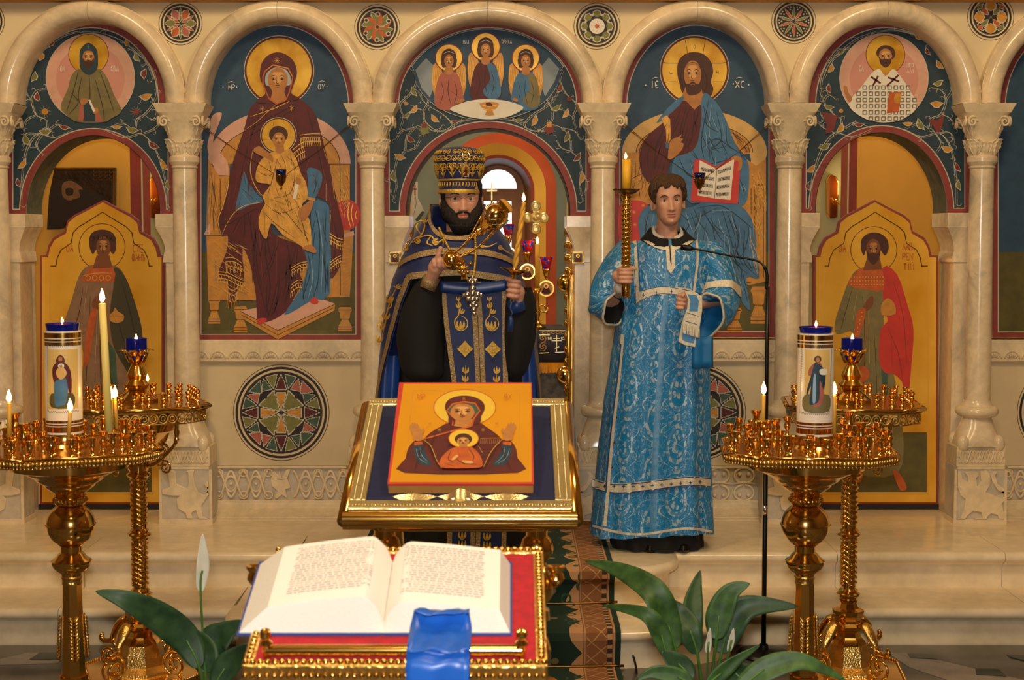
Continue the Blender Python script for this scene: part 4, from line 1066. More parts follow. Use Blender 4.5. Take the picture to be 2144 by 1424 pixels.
def winged(x, y, s, robe, robe2, k):
 for sg in (-1, 1):
  PC.fill('wing', 'paint_ochre', [(x+sg*70*s, y+170*s), (x+sg*95*s, y+60*s), (x+sg*150*s, y+20*s), (x+sg*185*s, y+70*s), (x+sg*190*s, y+260*s), (x+sg*150*s, y+400*s), (x+sg*90*s, y+330*s)], 4)
  PC.lines('feather_line', 'paint_gold_line', [[(x+sg*(100+18*j)*s, y+(80-5*j)*s), (x+sg*(110+18*j)*s, y+220*s), (x+sg*(100+14*j)*s, y+(330-8*j)*s)] for j in range(5)], 5)
 PC.fill('halo_edge', 'paint_maroon_light', ell(x, y-40*s, 158*s)); PC.fill('halo', 'gold_leaf_halo', ell(x, y-40*s, 146*s))
 PC.fill('robe', robe, [(x-40*s, y+110*s), (x-110*s, y+170*s), (x-150*s, y+320*s), (x-160*s, y+470*s), (x-90*s, y+540*s), (x+90*s, y+540*s), (x+160*s, y+470*s), (x+150*s, y+320*s), (x+110*s, y+170*s), (x+40*s, y+110*s)], 4)
 PC.fill('mantle', robe2, [(x+10*s, y+125*s), (x+105*s, y+170*s), (x+150*s, y+320*s), (x+155*s, y+470*s), (x+60*s, y+520*s), (x-30*s, y+430*s), (x+50*s, y+300*s)], 4)
 PC.fill('neck', 'paint_skin', [(x-32*s, y+40*s), (x+32*s, y+40*s), (x+45*s, y+125*s), (x, y+150*s), (x-45*s, y+125*s)], 3)
 PC.fill('hair', 'paint_brown', ell(x, y-50*s, 84*s, 92*s)); PC.fill('hair', 'paint_brown', [(x-80*s, y-50*s), (x-70*s, y+70*s), (x, y+50*s), (x+70*s, y+70*s), (x+80*s, y-50*s)], 3)
 face(PC, x, y-5*s, 52*s, 72*s)
 PC.lines('hair_band', 'paint_line', [[(x-60*s, y-85*s), (x, y-110*s), (x+60*s, y-85*s)]], 7)
 PC.lines('fold_line', 'paint_robe_blue_dark' if k else 'paint_maroon_dark', [[(x-90*s, y+220*s), (x-60*s, y+340*s), (x-100*s, y+480*s)], [(x+60*s, y+220*s), (x+90*s, y+340*s), (x+60*s, y+470*s)], [(x, y+200*s), (x-10*s, y+330*s), (x+20*s, y+480*s)], [(x+20*s, y+330*s), (x+110*s, y+400*s)]], 6)
winged(628, 465, .98, 'paint_rose', 'paint_rose', 0); winged(1468, 468, .98, 'paint_robe_blue', 'paint_khaki', 1); winged(1030, 350, 1.03, 'paint_maroon', 'paint_robe_blue', 0)
PC.fill('table_cloth', 'paint_white', [(640, 985), (760, 925), (900, 890), (1050, 880), (1200, 890), (1320, 915), (1440, 965), (1390, 1020), (1240, 1080), (1048, 1100), (850, 1075), (720, 1030)], 4)
PC.fill('bowl', 'paint_ochre', '962,935 1000,915 1072,908 1140,915 1178,935 1140,990 1105,1010 1125,1055 1025,1055 1040,1010 1000,985', 2); PC.lines('bowl_line', 'paint_gold_line', ['970,940 1070,960 1170,940', '1000,980 1070,1000 1140,985'], 6); PC.fill('bread', 'paint_maroon', '1030,925 1065,915 1105,935 1100,955 1035,950')
PC.fill('hand', 'paint_skin', '700,905 760,880 800,885 790,905 720,930', 3); PC.fill('hand', 'paint_skin', '1320,880 1350,865 1390,895 1375,910 1340,900', 3)
PC.text('paint_white', 785, 235, 'HAI', 18, 40, 5); PC.text('paint_white', 1200, 232, 'TPNIA', 18, 40, 5)
# ------------------------------------------------------------------ the two great murals
mat('paint_throne', 'c98a34', .55, var=.2, vs=24); mat('paint_cream', 'd8ab62', .6, var=.12, vs=20); mat('paint_gold_robe', 'dca040', .5, .2, var=.25, vs=30)
def mural_ground(i, label, x0, x1, bot, cat='mural'):
 acx, ahw = ARCH[i]; root = thing('arched_mural', label, cat, at(acx, bot, YM), 'arched murals of the icon screen')
 P = Paint(root, lambda x, y: at(x, y, YM), (0, -1, 0))
 def outl(g): return [(x0+g, bot-g), (x0+g, 226), (acx-ahw-6+g, 226)] + arch_px(acx, ahw+6-g, SPR+8, TOPR-6+g, 40) + [(acx+ahw+6-g, 226), (x1-g, 226), (x1-g, bot-g)]
 MB().prism([at(a, b, YM) for a, b in outl(0)], (0, .12, 0)).build('plaster_ground', 'plaster', root)
 P.fill('red_border', 'paint_red', outl(0)); P.fill('cream_line', 'paint_line', outl(11)); P.fill('blue_ground', 'paint_blue', outl(13))
 g = 13; P.fill('green_ground', 'paint_olive', [(x0+g, bot-g), (x0+g, 528), (x1-g, 528), (x1-g, bot-g)])
 return root, P
def hatch(P, nm, m, quads, n, wd):
 L = []
 for a, b, c, d in quads:
  for k in range(n):
   t = (k+.5)/n; L.append([(a[0]+(b[0]-a[0])*t, a[1]+(b[1]-a[1])*t), (d[0]+(c[0]-d[0])*t, d[1]+(c[1]-d[1])*t)])
 P.lines(nm, m, L, wd, 0)
def star(P, q, r): P.lines('star', 'paint_gold_line', [[pol(q, r, k*pi/4), pol(q, r, k*pi/4+pi)] for k in range(4)], r*.22, 0)
def leg(P, x, y0, y1, w):
 h = y1-y0
 P.fill('throne_leg', 'paint_throne', [(x-w*.8, y0), (x+w*.8, y0), (x+w, y0+h*.12), (x+w*.75, y0+h*.24), (x+w*.7, y0+h*.45), (x+w*.45, y0+h*.5), (x+w, y0+h*.82), (x+w, y1), (x-w, y1), (x-w, y0+h*.82), (x-w*.45, y0+h*.5), (x-w*.7, y0+h*.45), (x-w*.75, y0+h*.24), (x-w, y0+h*.12)])
 P.lines('leg_line', 'paint_brown_line', [[(x-w*.9, y0+h*.12), (x+w*.9, y0+h*.12)], [(x-w*.6, y0+h*.5), (x+w*.6, y0+h*.5)], [(x-w, y0+h*.82), (x+w, y0+h*.82)], [(x-w, y0+h*.91), (x+w, y0+h*.91)]], 2.5, 0, False)
 P.lines('leg_light', 'paint_gold_line', [[(x-w*.3+w*.2*k, y0+h*.55), (x-w*.6+w*.4*k, y0+h*.8)] for k in range(4)], 2, 0)
mr, P = mural_ground(2, 'tall arched mural of a seated haloed mother holding a child', 409, 757, 712)
P.c = (400, 0, 1.925)
P.fill('throne_back', 'paint_throne', ell(355, 660, 285, 215, 40, pi, 2*pi)); 
P.fill('throne_arch', 'paint_pink', ell(355, 660, 288, 218, 40, pi, 2*pi) + ell(355, 660, 245, 158, 40, 2*pi, pi))
P.lines('throne_arch_line', 'paint_brown_line', [ell(355, 660, 245, 158, 40, pi, 2*pi)], 3, 0, False)
P.fill('throne_scroll', 'paint_pink', '80,480 96,458 124,456 112,500 90,560 98,600 140,640 155,708 112,708 78,640 66,590 78,530', 3)
P.fill('throne_side', 'paint_throne', '68,640 112,708 155,708 160,950 62,950'); P.fill('throne_side', 'paint_throne', '560,662 642,662 642,935 660,945 640,960 560,960')
P.fill('throne_seat', 'paint_throne', '62,940 160,945 300,950 600,950 655,945 640,1195 70,1215')
P.fill('throne_step', 'paint_pink', '52,945 80,890 76,945'); P.fill('throne_step', 'paint_pink', '600,950 655,930 658,948 602,962')
P.lines('throne_line', 'paint_brown_line', ['112,708 155,708 158,948', '68,640 68,940', '100,1045 100,1130 130,1130', '600,662 642,662 642,930', '560,662 600,662 602,800', '62,948 300,952', '70,1212 250,1212', '600,962 602,1190', '118,720 118,940'], 2.6, 0, False)
hatch(P, 'throne_shine', 'paint_gold_line', [((75, 700), (75, 930), (110, 900), (110, 740)), ((122, 730), (122, 930), (150, 880), (150, 740)), ((82, 965), (82, 1190), (240, 1100), (150, 975)), ((610, 980), (610, 1180), (640, 1150), (640, 990)), ((565, 690), (565, 790), (598, 760), (598, 700))], 12, 1.6)
hatch(P, 'throne_shine', 'paint_gold_line', [((120, 620), (200, 520), (190, 600), (150, 700)), ((500, 520), (590, 620), (590, 660), (540, 600))], 9, 1.8)
P.fill('cushion', 'paint_scarlet', ell(628, 866, 54, 62)); P.lines('cushion_band', 'paint_gold_line', ['640,815 632,865 645,920', '652,820 646,865 656,910', '668,850 662,868 668,885'], 4); P.lines('cushion_line', 'paint_maroon_light', ['590,830 600,900', '610,815 620,920'], 2)
leg(P, 94, 1200, 1305, 24); leg(P, 200, 1235, 1340, 27); leg(P, 621, 1238, 1335, 28)
P.fill('footstool', 'paint_pink', '200,1255 480,1188 582,1225 350,1332'); P.fill('footstool_edge', 'paint_throne', '200,1255 350,1332 582,1225 578,1252 350,1368 198,1278'); P.lines('footstool_line', 'paint_brown_line', ['200,1255 350,1332 582,1225', '350,1332 350,1366', '205,1270 350,1350 576,1240'], 2.4, 0, False)
P.fill('halo_line', 'paint_line', ell(355, 285, 142)); P.fill('halo_edge', 'paint_maroon', ell(355, 285, 139)); P.fill('halo', 'gold_leaf_halo', ell(355, 285, 131))
P.fill('mantle', 'paint_maroon', '300,385 262,412 235,445 215,520 180,620 160,690 155,740 130,830 108,890 124,952 148,945 145,1010 112,1095 130,1130 150,1140 152,1240 175,1215 190,1160 215,1130 208,1000 250,960 330,830 480,790 560,830 558,960 560,1120 600,1075 612,1000 615,930 600,860 580,770 555,660 530,560 505,470 478,430 440,400 410,385', 3)
P.fill('mantle_skirt', 'paint_maroon', '180,850 290,815 330,840 330,940 440,990 470,1060 440,1100 452,1140 420,1190 395,1245 340,1285 290,1300 268,1285 262,1190 238,1060 205,990 160,960', 3)
P.fill('underdress', 'paint_robe_blue', '215,690 232,740 280,785 290,812 230,830 180,850 195,770', 2); P.fill('underdress', 'paint_robe_blue', '482,820 545,818 560,880 560,1182 495,1205 430,1245 375,1270 420,1200 452,1140 470,1060 455,1000 490,1000', 2)
P.fill('sleeve', 'paint_robe_blue', '470,678 520,690 528,730 500,800 465,795 472,740', 3); P.fill('cuff', 'paint_ochre', '463,792 503,800 500,812 460,803')
P.fill('shoe', 'paint_scarlet', '268,1285 305,1282 300,1298 272,1308', 2); P.fill('shoe', 'paint_scarlet', '478,1215 500,1195 515,1218 500,1226', 2)
P.lines('fold_dark', 'paint_maroon_dark', ['290,430 240,560 190,760', '470,440 500,560 540,720 560,800', '230,860 250,960 255,1060 300,1240', '330,870 300,1000 320,1150 300,1280', '380,960 400,1060 370,1200', '430,1000 420,1100 380,1220', '200,870 160,900 120,905', '265,840 200,880 170,940', '160,960 175,1060 160,1150', '560,850 590,960 570,1070', '250,620 230,700 260,770 290,800', '215,700 220,740', '420,420 330,470 240,520', '400,450 300,510 220,560'], 4.5)
P.lines('fold_light', 'paint_maroon_light', ['270,860 280,1000 290,1150', '350,900 345,1050 345,1200', '520,620 545,740 570,850'], 2.5)
P.lines('fold_dark', 'paint_robe_blue_dark', ['500,840 520,960 510,1180', '545,850 540,1000 545,1150', '470,1010 480,1100 450,1200', '490,700 505,740 490,790', '205,760 250,800'], 4); P.lines('fold_light', 'paint_robe_blue_light', ['512,850 530,1000 525,1180', '485,1050 490,1130 470,1210', '210,780 240,820', '480,690 500,720'], 2.5)
P.lines('gold_hem', 'paint_gold_line', ['155,640 152,740 130,830 110,890 124,950', '240,470 330,440 405,405', '250,605 240,690 265,760 300,800', '125,945 165,870 215,830 290,815', '545,740 545,810', '550,650 535,600'], 3)
def fringe(P, line, n, dx, dy, m='paint_gold_line'):
 q = [v.xy for v in spline(pts(line), 6)]
 L = [[tuple(a) for a in q], [(a[0]+dx*.25, a[1]+dy*.25) for a in q], [(a[0]+dx*.6, a[1]+dy*.6) for a in q]]
 P.lines('trim_line', m, L, 2.6, 0, False)
 zz = []; 
 for k in range(n):
  a = q[int(k*(len(q)-1)/n)]; b = q[min(int((k+.5)*(len(q)-1)/n), len(q)-1)]
  zz.append([(a[0]+dx*.25, a[1]+dy*.25), (b[0]+dx*.6, b[1]+dy*.6)]); zz.append([(a[0]+dx*.62, a[1]+dy*.62), (a[0]+dx, a[1]+dy)])
 P.lines('trim_fringe', m, zz, 2.0, 0, False)
P.folds('brush_fold', 'paint_maroon_light', '215,520 180,620 130,830 160,950 250,960 330,830 480,790 580,830 530,560 440,420', 26, 100, 90, 2, 3); P.folds('brush_fold', 'paint_maroon_dark', '180,850 290,815 330,940 440,990 420,1190 340,1285 268,1285 238,1060', 22, 95, 150, 4, 4); P.folds('brush_fold', 'paint_robe_blue_dark', '482,820 545,818 560,880 560,1182 430,1245 452,1140 470,1060', 12, 92, 130, 3, 5)
P.folds('throne_hatch', 'paint_gold_line', '70,960 160,960 240,1000 240,1190 75,1200', 40, 35, 50, 1.6, 6, .1); P.folds('throne_hatch', 'paint_brown_line', '118,720 150,720 155,940 70,940 72,660', 24, 88, 110, 1.3, 7, .1); P.folds('throne_hatch', 'paint_gold_line', '565,670 640,670 640,920 570,800', 26, 70, 70, 1.5, 8, .1)
fringe(P, '440,545 480,540 522,540', 12, 6, 50); fringe(P, '410,605 435,585 455,575', 6, 10, 60); fringe(P, '140,1040 175,1040 205,1060', 7, 4, 60); fringe(P, '112,1095 150,1100 190,1120 212,1130', 9, -2, 45); fringe(P, '150,1160 175,1170 195,1150', 5, -4, 80)
fringe(P, '560,940 590,960 612,965', 7, 4, 45); fringe(P, '560,1060 585,1040 605,1030', 6, 2, 40); fringe(P, '405,1080 440,1060 468,1055', 6, 4, 35); fringe(P, '404,1150 430,1130 450,1130', 5, -2, 50)
P.c = (480, 60, 5.086)
P.fill('hood', 'paint_maroon', '330,480 345,380 400,300 470,262 540,255 620,285 690,350 722,440 715,520 680,620 665,690 720,760 300,790 385,700 370,620 335,540', 4)
P.fill('veil', mat('paint_veil', 'a9b4b8', .6, var=.15, vs=40), '385,560 395,490 440,440 500,415 590,430 640,480 665,560 640,612 590,600 560,500 470,500 440,600 400,610', 3)
P.fill('neck', 'paint_skin', '455,640 600,640 610,740 560,790 505,802 430,750', 2)
P.fill('hood_inside', 'paint_maroon', '372,600 440,612 462,680 445,745 420,745 388,665'); P.fill('hood_inside', 'paint_maroon', '668,600 605,612 590,680 612,742 640,690'); face(P, 520, 548, 106, 130, lw=8)
P.lines('hood_edge', 'paint_orange', ['385,455 470,390 630,425 680,515 662,610 640,690 600,770 505,805 430,750 388,660 366,600 362,520 385,455'], 15, 0, False); P.lines('hood_edge_light', 'paint_gold_line', ['385,455 470,390 630,425 680,515', '505,805 400,900 300,995 130,1110'], 5, 0)
for q in ((512, 342), (357, 858), (668, 850)): star(P, q, 30)
P.fill('child_halo_line', 'paint_line', ell(528, 1140, 194)); P.fill('child_halo_edge', 'paint_maroon', ell(528, 1140, 187)); P.fill('child_halo', 'gold_leaf_halo', ell(528, 1140, 175)); P.lines('child_halo_cross', 'paint_brown_line', ['475,1040 480,970', '575,1040 585,970', '440,1190 365,1180', '620,1190 690,1190'], 3, 0, False)
P.fill('child_hair', 'paint_brown', ell(528, 1130, 100, 92)); 
P.fill('child_neck', 'paint_skin', '490,1230 580,1230 600,1340 500,1345')
P.c = (400, 0, 1.925)
P.fill('child_robe', 'paint_gold_robe', '335,612 360,622 395,600 425,640 445,700 466,740 470,800 448,830 480,890 486,990 470,1005 420,975 370,945 325,900 305,965 275,915 280,860 300,820 290,790 320,745 270,735 262,705 275,660 300,630', 3)
P.lines('robe_line', 'paint_brown_line', ['350,640 330,720 310,790', '400,620 420,700 400,780 330,800', '300,820 360,860 440,830', '290,850 340,900 420,960', '310,800 400,830', '380,850 420,900 470,960', '270,690 310,710 330,700', '430,840 450,900 475,990', '340,820 350,880', '300,860 300,940'], 2.6)
P.folds('brush_fold', 'paint_gold_line', '300,640 395,610 445,700 470,800 480,980 325,900 280,900 320,745', 30, 75, 60, 2.4, 9); P.folds('brush_fold', 'paint_brown_line', '300,640 395,610 445,700 470,800 480,980 325,900 280,900 320,745', 18, 60, 60, 1.8, 10)
P.lines('robe_light', 'paint_gold_line', ['360,650 345,730', '410,650 425,720', '320,830 380,870 450,960', '330,870 300,930', '300,660 280,700', '440,860 470,940', '380,800 440,810'], 3.2)
P.fill('hand', 'paint_skin', '252,606 275,590 300,605 330,630 332,655 310,640 275,625', 3); P.fill('hand', 'paint_skin', '452,830 490,805 488,842 462,890 438,880 436,850', 3); P.fill('child_foot', 'paint_skin', '450,1000 485,985 508,1012 495,1020', 2); P.fill('scroll', 'paint_white', '424,735 438,738 424,805 411,800'); P.fill('child_hand', 'paint_skin', '425,715 445,722 440,745 424,738', 3)
P.c = (480, 60, 5.086); face(P, 533, 1185, 68, 78, lw=5)
P.text('paint_white', 0, 600, 'MP', 28, 55, 6); P.text('paint_white', 950, 595, 'OY', 30, 55, 6); P.lines('titlo', 'paint_white', ['-5,580 30,565 60,578', '955,575 990,560 1030,572'], 5)
P.dots('point', 'paint_white', [(85, 625), (1045, 618), (-60, 625)], 5)
mr2, P = mural_ground(4, 'tall arched mural of a seated haloed bearded figure with an open book', 1286, 1622, 706)
P.c = (1240, 0, 1.925)
P.fill('throne_back', 'paint_throne', ell(412, 620, 290, 172, 40, pi, 2*pi)); P.fill('throne_arch', 'paint_cream', ell(412, 615, 292, 174, 40, pi, 2*pi) + ell(412, 615, 235, 120, 40, 2*pi, pi)); P.fill('throne_curl', 'paint_cream', '700,600 698,640 660,668 635,668 640,650 640,600', 3)
P.lines('throne_arch_line', 'paint_brown_line', [ell(412, 615, 235, 120, 40, pi, 2*pi), ell(412, 615, 222, 108, 40, pi, 2*pi)], 3, 0, False)
P.fill('throne_side', 'paint_throne', '620,640 660,668 700,640 700,1135 630,1150 545,1100'); P.fill('throne_side', 'paint_throne', '118,620 260,620 260,820 118,830'); P.fill('throne_side', 'paint_throne', '118,960 240,960 260,1300 118,1290')
P.lines('throne_line', 'paint_brown_line', ['655,745 655,1080', '690,745 690,1120', '655,745 690,745', '640,760 640,900', '160,720 200,700 230,740', '545,1040 545,1130 640,1140', '118,620 118,820'], 2.6, 0, False)
hatch(P, 'throne_shine', 'paint_gold_line', [((660, 760), (660, 1080), (688, 1060), (688, 750)), ((632, 760), (632, 1000), (642, 1000), (642, 760)), ((130, 640), (130, 800), (220, 740), (200, 640)), ((550, 500), (660, 590), (600, 640), (560, 560))], 12, 1.6)
P.fill('cushion', 'paint_scarlet', '110,830 150,808 210,815 228,850 225,960 190,985 130,985 105,940', 4)
for q in ((168, 855), (140, 820), (172, 905), (205, 828)): P.lines('star', 'paint_gold_line', [[pol(q, 8, k*pi/4), pol(q, 8, k*pi/4+pi)] for k in range(4)], 2, 0)
leg(P, 670, 1155, 1305, 32); leg(P, 573, 1240, 1340, 30)
P.fill('halo_line', 'paint_line', ell(412, 283, 141)); P.fill('halo_edge', 'paint_maroon', ell(412, 283, 138)); P.fill('halo', 'gold_leaf_halo', ell(412, 283, 130)); P.lines('halo_cross', 'paint_brown_line', ['385,220 375,165 372,160', '445,220 455,165', '345,255 300,255 285,250', '480,255 520,255 540,250', '345,330 300,330 285,338', '480,330 530,330 545,335'], 2, 0, False)
P.text('paint_brown_line', 408, 182, 'O', 8, 14, 1.6); P.text('paint_brown_line', 312, 285, 'W', 12, 14, 1.6); P.text('paint_brown_line', 500, 285, 'H', 8, 14, 1.6)
P.fill('hair', 'paint_brown', '342,290 348,245 375,218 412,210 450,220 478,250 487,290 478,330 488,360 472,395 450,380 440,380 370,380 352,340', 4)
P.fill('neck', 'paint_skin', '375,350 440,350 448,410 412,442 370,425 352,410')
P.fill('mantle', 'paint_robe_blue', '450,375 480,392 515,435 545,500 568,560 592,605 622,640 632,700 625,800 600,830 560,800 400,820 330,740 320,690 335,630 400,605 428,545 436,430', 2)
P.fill('tunic', 'paint_maroon', '378,408 352,412 318,448 290,490 225,545 195,600 190,650 205,710 250,742 300,700 322,640 400,610 430,550 440,430 412,442', 3)
P.fill('mantle_shoulder', 'paint_robe_blue', '372,388 345,398 300,440 258,495 300,470 350,425', 2)
P.fill('clavus', 'paint_gold_robe', '278,478 300,465 314,482 316,560 300,590 296,520'); P.lines('clavus_line', 'paint_gold_line', ['303,480 305,570'], 3)
P.fill('mantle_lap', 'paint_robe_blue', '185,900 200,850 240,828 330,835 400,835 470,800 540,795 600,830 640,880 658,940 660,1010 672,1120 620,1118 636,1250 590,1190 562,1060 520,1040 480,1230 330,1290 230,1200 200,1000', 3)
P.lines('fold_dark', 'paint_robe_blue_dark', ['470,400 440,560 450,640', '500,450 520,560 480,600 540,590', '540,510 545,580 600,620', '440,600 500,560 560,600', '400,620 460,660 560,640', '350,640 380,700 420,720', '420,840 520,830 620,900 640,920', '480,870 500,980 560,1030', '410,960 430,880 500,840', '560,1040 600,1090 590,1180', '615,930 610,1050 660,1110', '230,850 215,920 225,1000', '340,850 390,900 360,960 400,980', '390,880 450,870', '560,860 590,960 570,1040', '460,900 440,1000'], 4)
P.lines('fold_light', 'paint_robe_blue_light', ['480,420 470,520 480,590', '520,480 535,560', '430,690 400,640', '440,900 425,950', '480,850 560,850', '590,890 600,1000', '630,960 640,1080', '250,850 235,930'], 2.6)
P.lines('fold_dark', 'paint_maroon_dark', ['380,430 350,540 340,600', '410,450 400,560 370,600', '300,500 260,580 250,680', '240,560 220,640', '330,470 325,560', '290,600 260,700'], 4)
LAP = '200,860 330,845 470,810 600,840 655,930 665,1110 620,1110 630,1240 562,1060 520,1040 480,1220 330,1280 220,1100'
P.folds('brush_fold', 'paint_robe_blue_dark', LAP, 34, 75, 130, 3.5, 11, .9); P.folds('brush_fold', 'paint_robe_blue_light', LAP, 26, 80, 90, 2.4, 12, .8); P.folds('brush_fold', 'paint_robe_blue_dark', '450,385 515,435 568,560 622,640 625,790 400,800 330,740 400,605 436,430', 26, 70, 90, 3, 13, .8); P.folds('brush_fold', 'paint_robe_blue_light', '450,385 515,435 568,560 622,640 625,790 400,800 330,740 400,605 436,430', 14, 75, 70, 2, 14)
P.folds('brush_fold', 'paint_maroon_dark', '350,415 290,490 195,600 205,710 300,700 400,610 430,550 440,430', 20, 105, 90, 3, 15); P.folds('throne_hatch', 'paint_gold_line', '625,670 700,650 700,1120 640,1130', 46, 75, 80, 1.6, 16, .1); P.folds('throne_hatch', 'paint_brown_line', '120,640 255,640 255,800 120,820', 24, 100, 70, 1.5, 17, .1); P.folds('throne_hatch', 'paint_brown_line', '545,500 640,600 600,660 560,560', 14, 50, 60, 1.5, 18, .1)
P.fill('hand', 'paint_skin', '304,640 312,575 326,560 345,552 364,540 352,556 366,560 355,575 368,578 360,605 330,635', 2); P.fill('cuff', 'paint_robe_blue', '295,575 308,582 306,600 296,596')
P.fill('book_cover', 'paint_scarlet', '410,645 445,642 500,672 560,634 598,632 586,822 395,812'); P.fill('book_page', 'paint_white', '432,646 502,682 492,800 424,788'); P.fill('book_page', 'paint_white', '502,682 572,640 556,806 492,800'); P.lines('book_gutter', 'paint_brown_line', ['502,682 492,800'], 2, 0, False)
random.seed(21); L = []
for (xa, ya), (xb, yb) in (((440, 675), (492, 685)), ((438, 708), (490, 716)), ((434, 738), (488, 745)), ((432, 768), (484, 774)), ((508, 688), (560, 668)), ((506, 718), (556, 708)), ((502, 748), (554, 742)), ((500, 778), (550, 774))):
 n = 8
 for k in range(n):
  t = k/n; x = xa+(xb-xa)*t; y = ya+(yb-ya)*t
  L += [[(x, y), (x-.5, y+14)], [(x+3.4, y), (x+3, y+14)]]
  L.append([(x, y+random.choice((0, 7, 14))), (x+3.4, y+random.choice((0, 7, 14)))])
P.lines('lettering', 'paint_brown_line', L, 1.8, 0, False)
P.fill('hand', 'paint_skin', '556,640 575,628 602,640 600,680 585,688 590,655 572,645', 3)
P.c = (1370, 60, 5.084)
face(P, 405, 490, 92, 150, lw=7, beard=None); P.fill('beard', 'paint_brown', '315,500 330,580 375,585 400,570 435,585 490,580 512,500 505,640 460,690 400,705 345,680', 3)
P.lines('mouth', 'paint_rose', ['380,600 405,592 430,600'], 9); P.lines('moustache', 'paint_brown', ['365,600 385,578 405,572 425,578 445,600'], 10); P.lines('hair_line', 'paint_maroon_dark', ['410,260 405,360', '330,420 350,380 405,362 460,385 490,430', '300,420 280,520 310,640', '520,430 560,540 540,660'], 5)
P.text('paint_white', 860, 560, 'XC', 42, 72, 8); P.text('paint_white', -42, 560, 'IC', 36, 72, 8); P.dots('point', 'paint_white', [(20, 605), (838, 590), (1000, 600), (-95, 605)], 8); P.lines('titlo', 'paint_white', ['870,535 900,520 940,530', '-20,535 10,520 40,530'], 6)
mr3, P = mural_ground(6, 'blue and green mural cut off by the right edge of the picture', 2078, 2440, 707)
mr4, P = mural_ground(0, 'blue mural cut off by the left edge of the picture', -390, -30, 707)
# ------------------------------------------------------------------ deacon doors
YD = 8.3
def deacon_door(ax, xl, xr_, label, bot=1056):
 root = thing('icon_door', label, 'door', at(ax, bot, YD), 'gilt icon doors')
 def ogee(g):
  h = [(0, 419), (30, 435), (60, 450), (74, 462), (79, 484), (104, 498), (114, 515), (118, 534)]
  L = [(ax-x*(1-g/130), y+g*1.15) for x, y in h[::-1]]; Rr = [(ax+x*(1-g/130), y+g*1.15) for x, y in h[1:]]
  return [(xl+g, bot-g), (xl+g, 535+g), (L[0][0], 535+g)] + L + Rr + [(Rr[-1][0], 535+g), (xr_-g, 535+g), (xr_-g, bot-g)]
 P = Paint(root, lambda x, y: at(x, y, YD), (0, -1, 0))
 MB().prism([at(a, b, YD) for a, b in ogee(0)], (0, .045, 0)).build('door_leaf', 'paint_red', root)
 MB().prism([at(a, b, YD-.004) for a, b in ogee(4)], (0, .004, 0)).build('raised_border', 'gold_leaf', root)
 P.k = 28; P.lines('groove', 'gold_dark', [ogee(22)[1:-1]], 2, 0, False); P.lines('groove_light', 'paint_gold_line', [[(xl+21, bot-20), (xl+21, 560)], [(xr_-21, bot-20), (xr_-21, 560)], [(xl+21, bot-22), (xr_-21, bot-22)]], 2, 0, False)
 P.fill('gold_field', 'gold_leaf', ogee(24))
 MB().box((at(xl, 1000, YD).x-.01, YD-.01, ZP), (at(xr_, 1000, YD).x+.01, YD+.05, at(ax, bot, YD).z)).build('threshold', 'wood_dark', root)
 return root, P
rd, P = deacon_door(215, 84, 342, 'gilt door icon of a young saint in grey robe and dark mantle')
P.fill('green_ground', 'paint_olive', '108,965 318,965 318,1030 108,1030')
P.ring('halo_line', 'paint_brown_line', (214, 517), 49, 47.6)
mat('paint_robe_grey', '8c6a4c', .6, var=.2, vs=20)
P.fill('robe', 'paint_robe_grey', '188,556 166,578 150,630 136,672 134,705 150,720 170,715 175,760 165,850 158,960 200,972 275,972 290,900 280,780 262,700 268,640 262,580 240,556', 3)
P.fill('mantle', 'paint_khaki_dark', '240,560 262,578 282,630 298,690 296,730 280,745 276,790 262,770 240,730 232,690 232,640 238,600', 3); P.fill('lining', 'paint_green', '228,715 242,735 250,860 238,860 232,780')
P.lines('fold_line', 'paint_brown_line', ['175,600 165,660 150,700', '190,620 185,720 175,900', '215,620 210,740 220,950', '225,740 240,850 250,960', '170,700 190,690', '200,780 195,950'], 1.6); P.lines('fold_light', 'paint_pink', ['182,600 176,660', '205,640 200,760', '215,800 225,930'], 1.3); P.lines('fold_line', 'paint_black', ['255,590 272,650 285,710', '245,640 255,700 275,740'], 1.6)
P.fill('collar', 'paint_orange', '180,572 195,556 235,556 240,590 205,590 170,588', 2); P.lines('collar_beads', 'paint_gold_line', [ell(185+14*k, 582, 5, n=10) for k in range(4)], 1.4, 0, False, True); P.lines('collar_beads', 'paint_gold_line', ['172,578 200,572 236,572'], 1.6)
P.fill('neck', 'paint_skin_dark', '203,535 230,535 236,560 195,562'); P.fill('hair', 'paint_brown', '188,515 190,492 205,482 225,482 240,492 244,515 238,532 225,520 205,520 195,532', 4); face(P, 217, 518, 15, 23, 'paint_skin_dark'); P.lines('curls', 'paint_black', [ell(193+9*k, 497+(3 if k in (0, 5) else 0), 5, n=10) for k in range(6)], 1.1, 0, False, True)
P.fill('hand', 'paint_skin_dark', '193,638 200,622 210,620 212,640 200,650', 3); P.fill('sleeve', 'paint_orange', '182,690 192,650 204,648 198,690 186,760 176,760', 2); P.fill('censer_box', 'paint_throne', '230,660 238,652 242,644 248,652 260,660 258,672 244,676 232,672', 3); P.lines('box_line', 'paint_brown_line', ['230,662 260,662', '236,655 244,676'], 1)
P.text('paint_orange', 140, 512, 'OA', 6, 15, 1.6); P.text('paint_orange', 279, 512, 'CTE', 6, 16, 1.6, 1.25); P.text('paint_orange', 277, 532, 'FAHZ', 5.4, 14, 1.5)
rd2, P = deacon_door(1832, 1704, 1964, 'gilt door icon of a bearded saint in a red cloak')
P.fill('green_ground', 'paint_olive', '1728,905 1940,905 1940,1030 1728,1030')
P.ring('halo_line', 'paint_brown_line', (1829, 523), 49, 47.6)
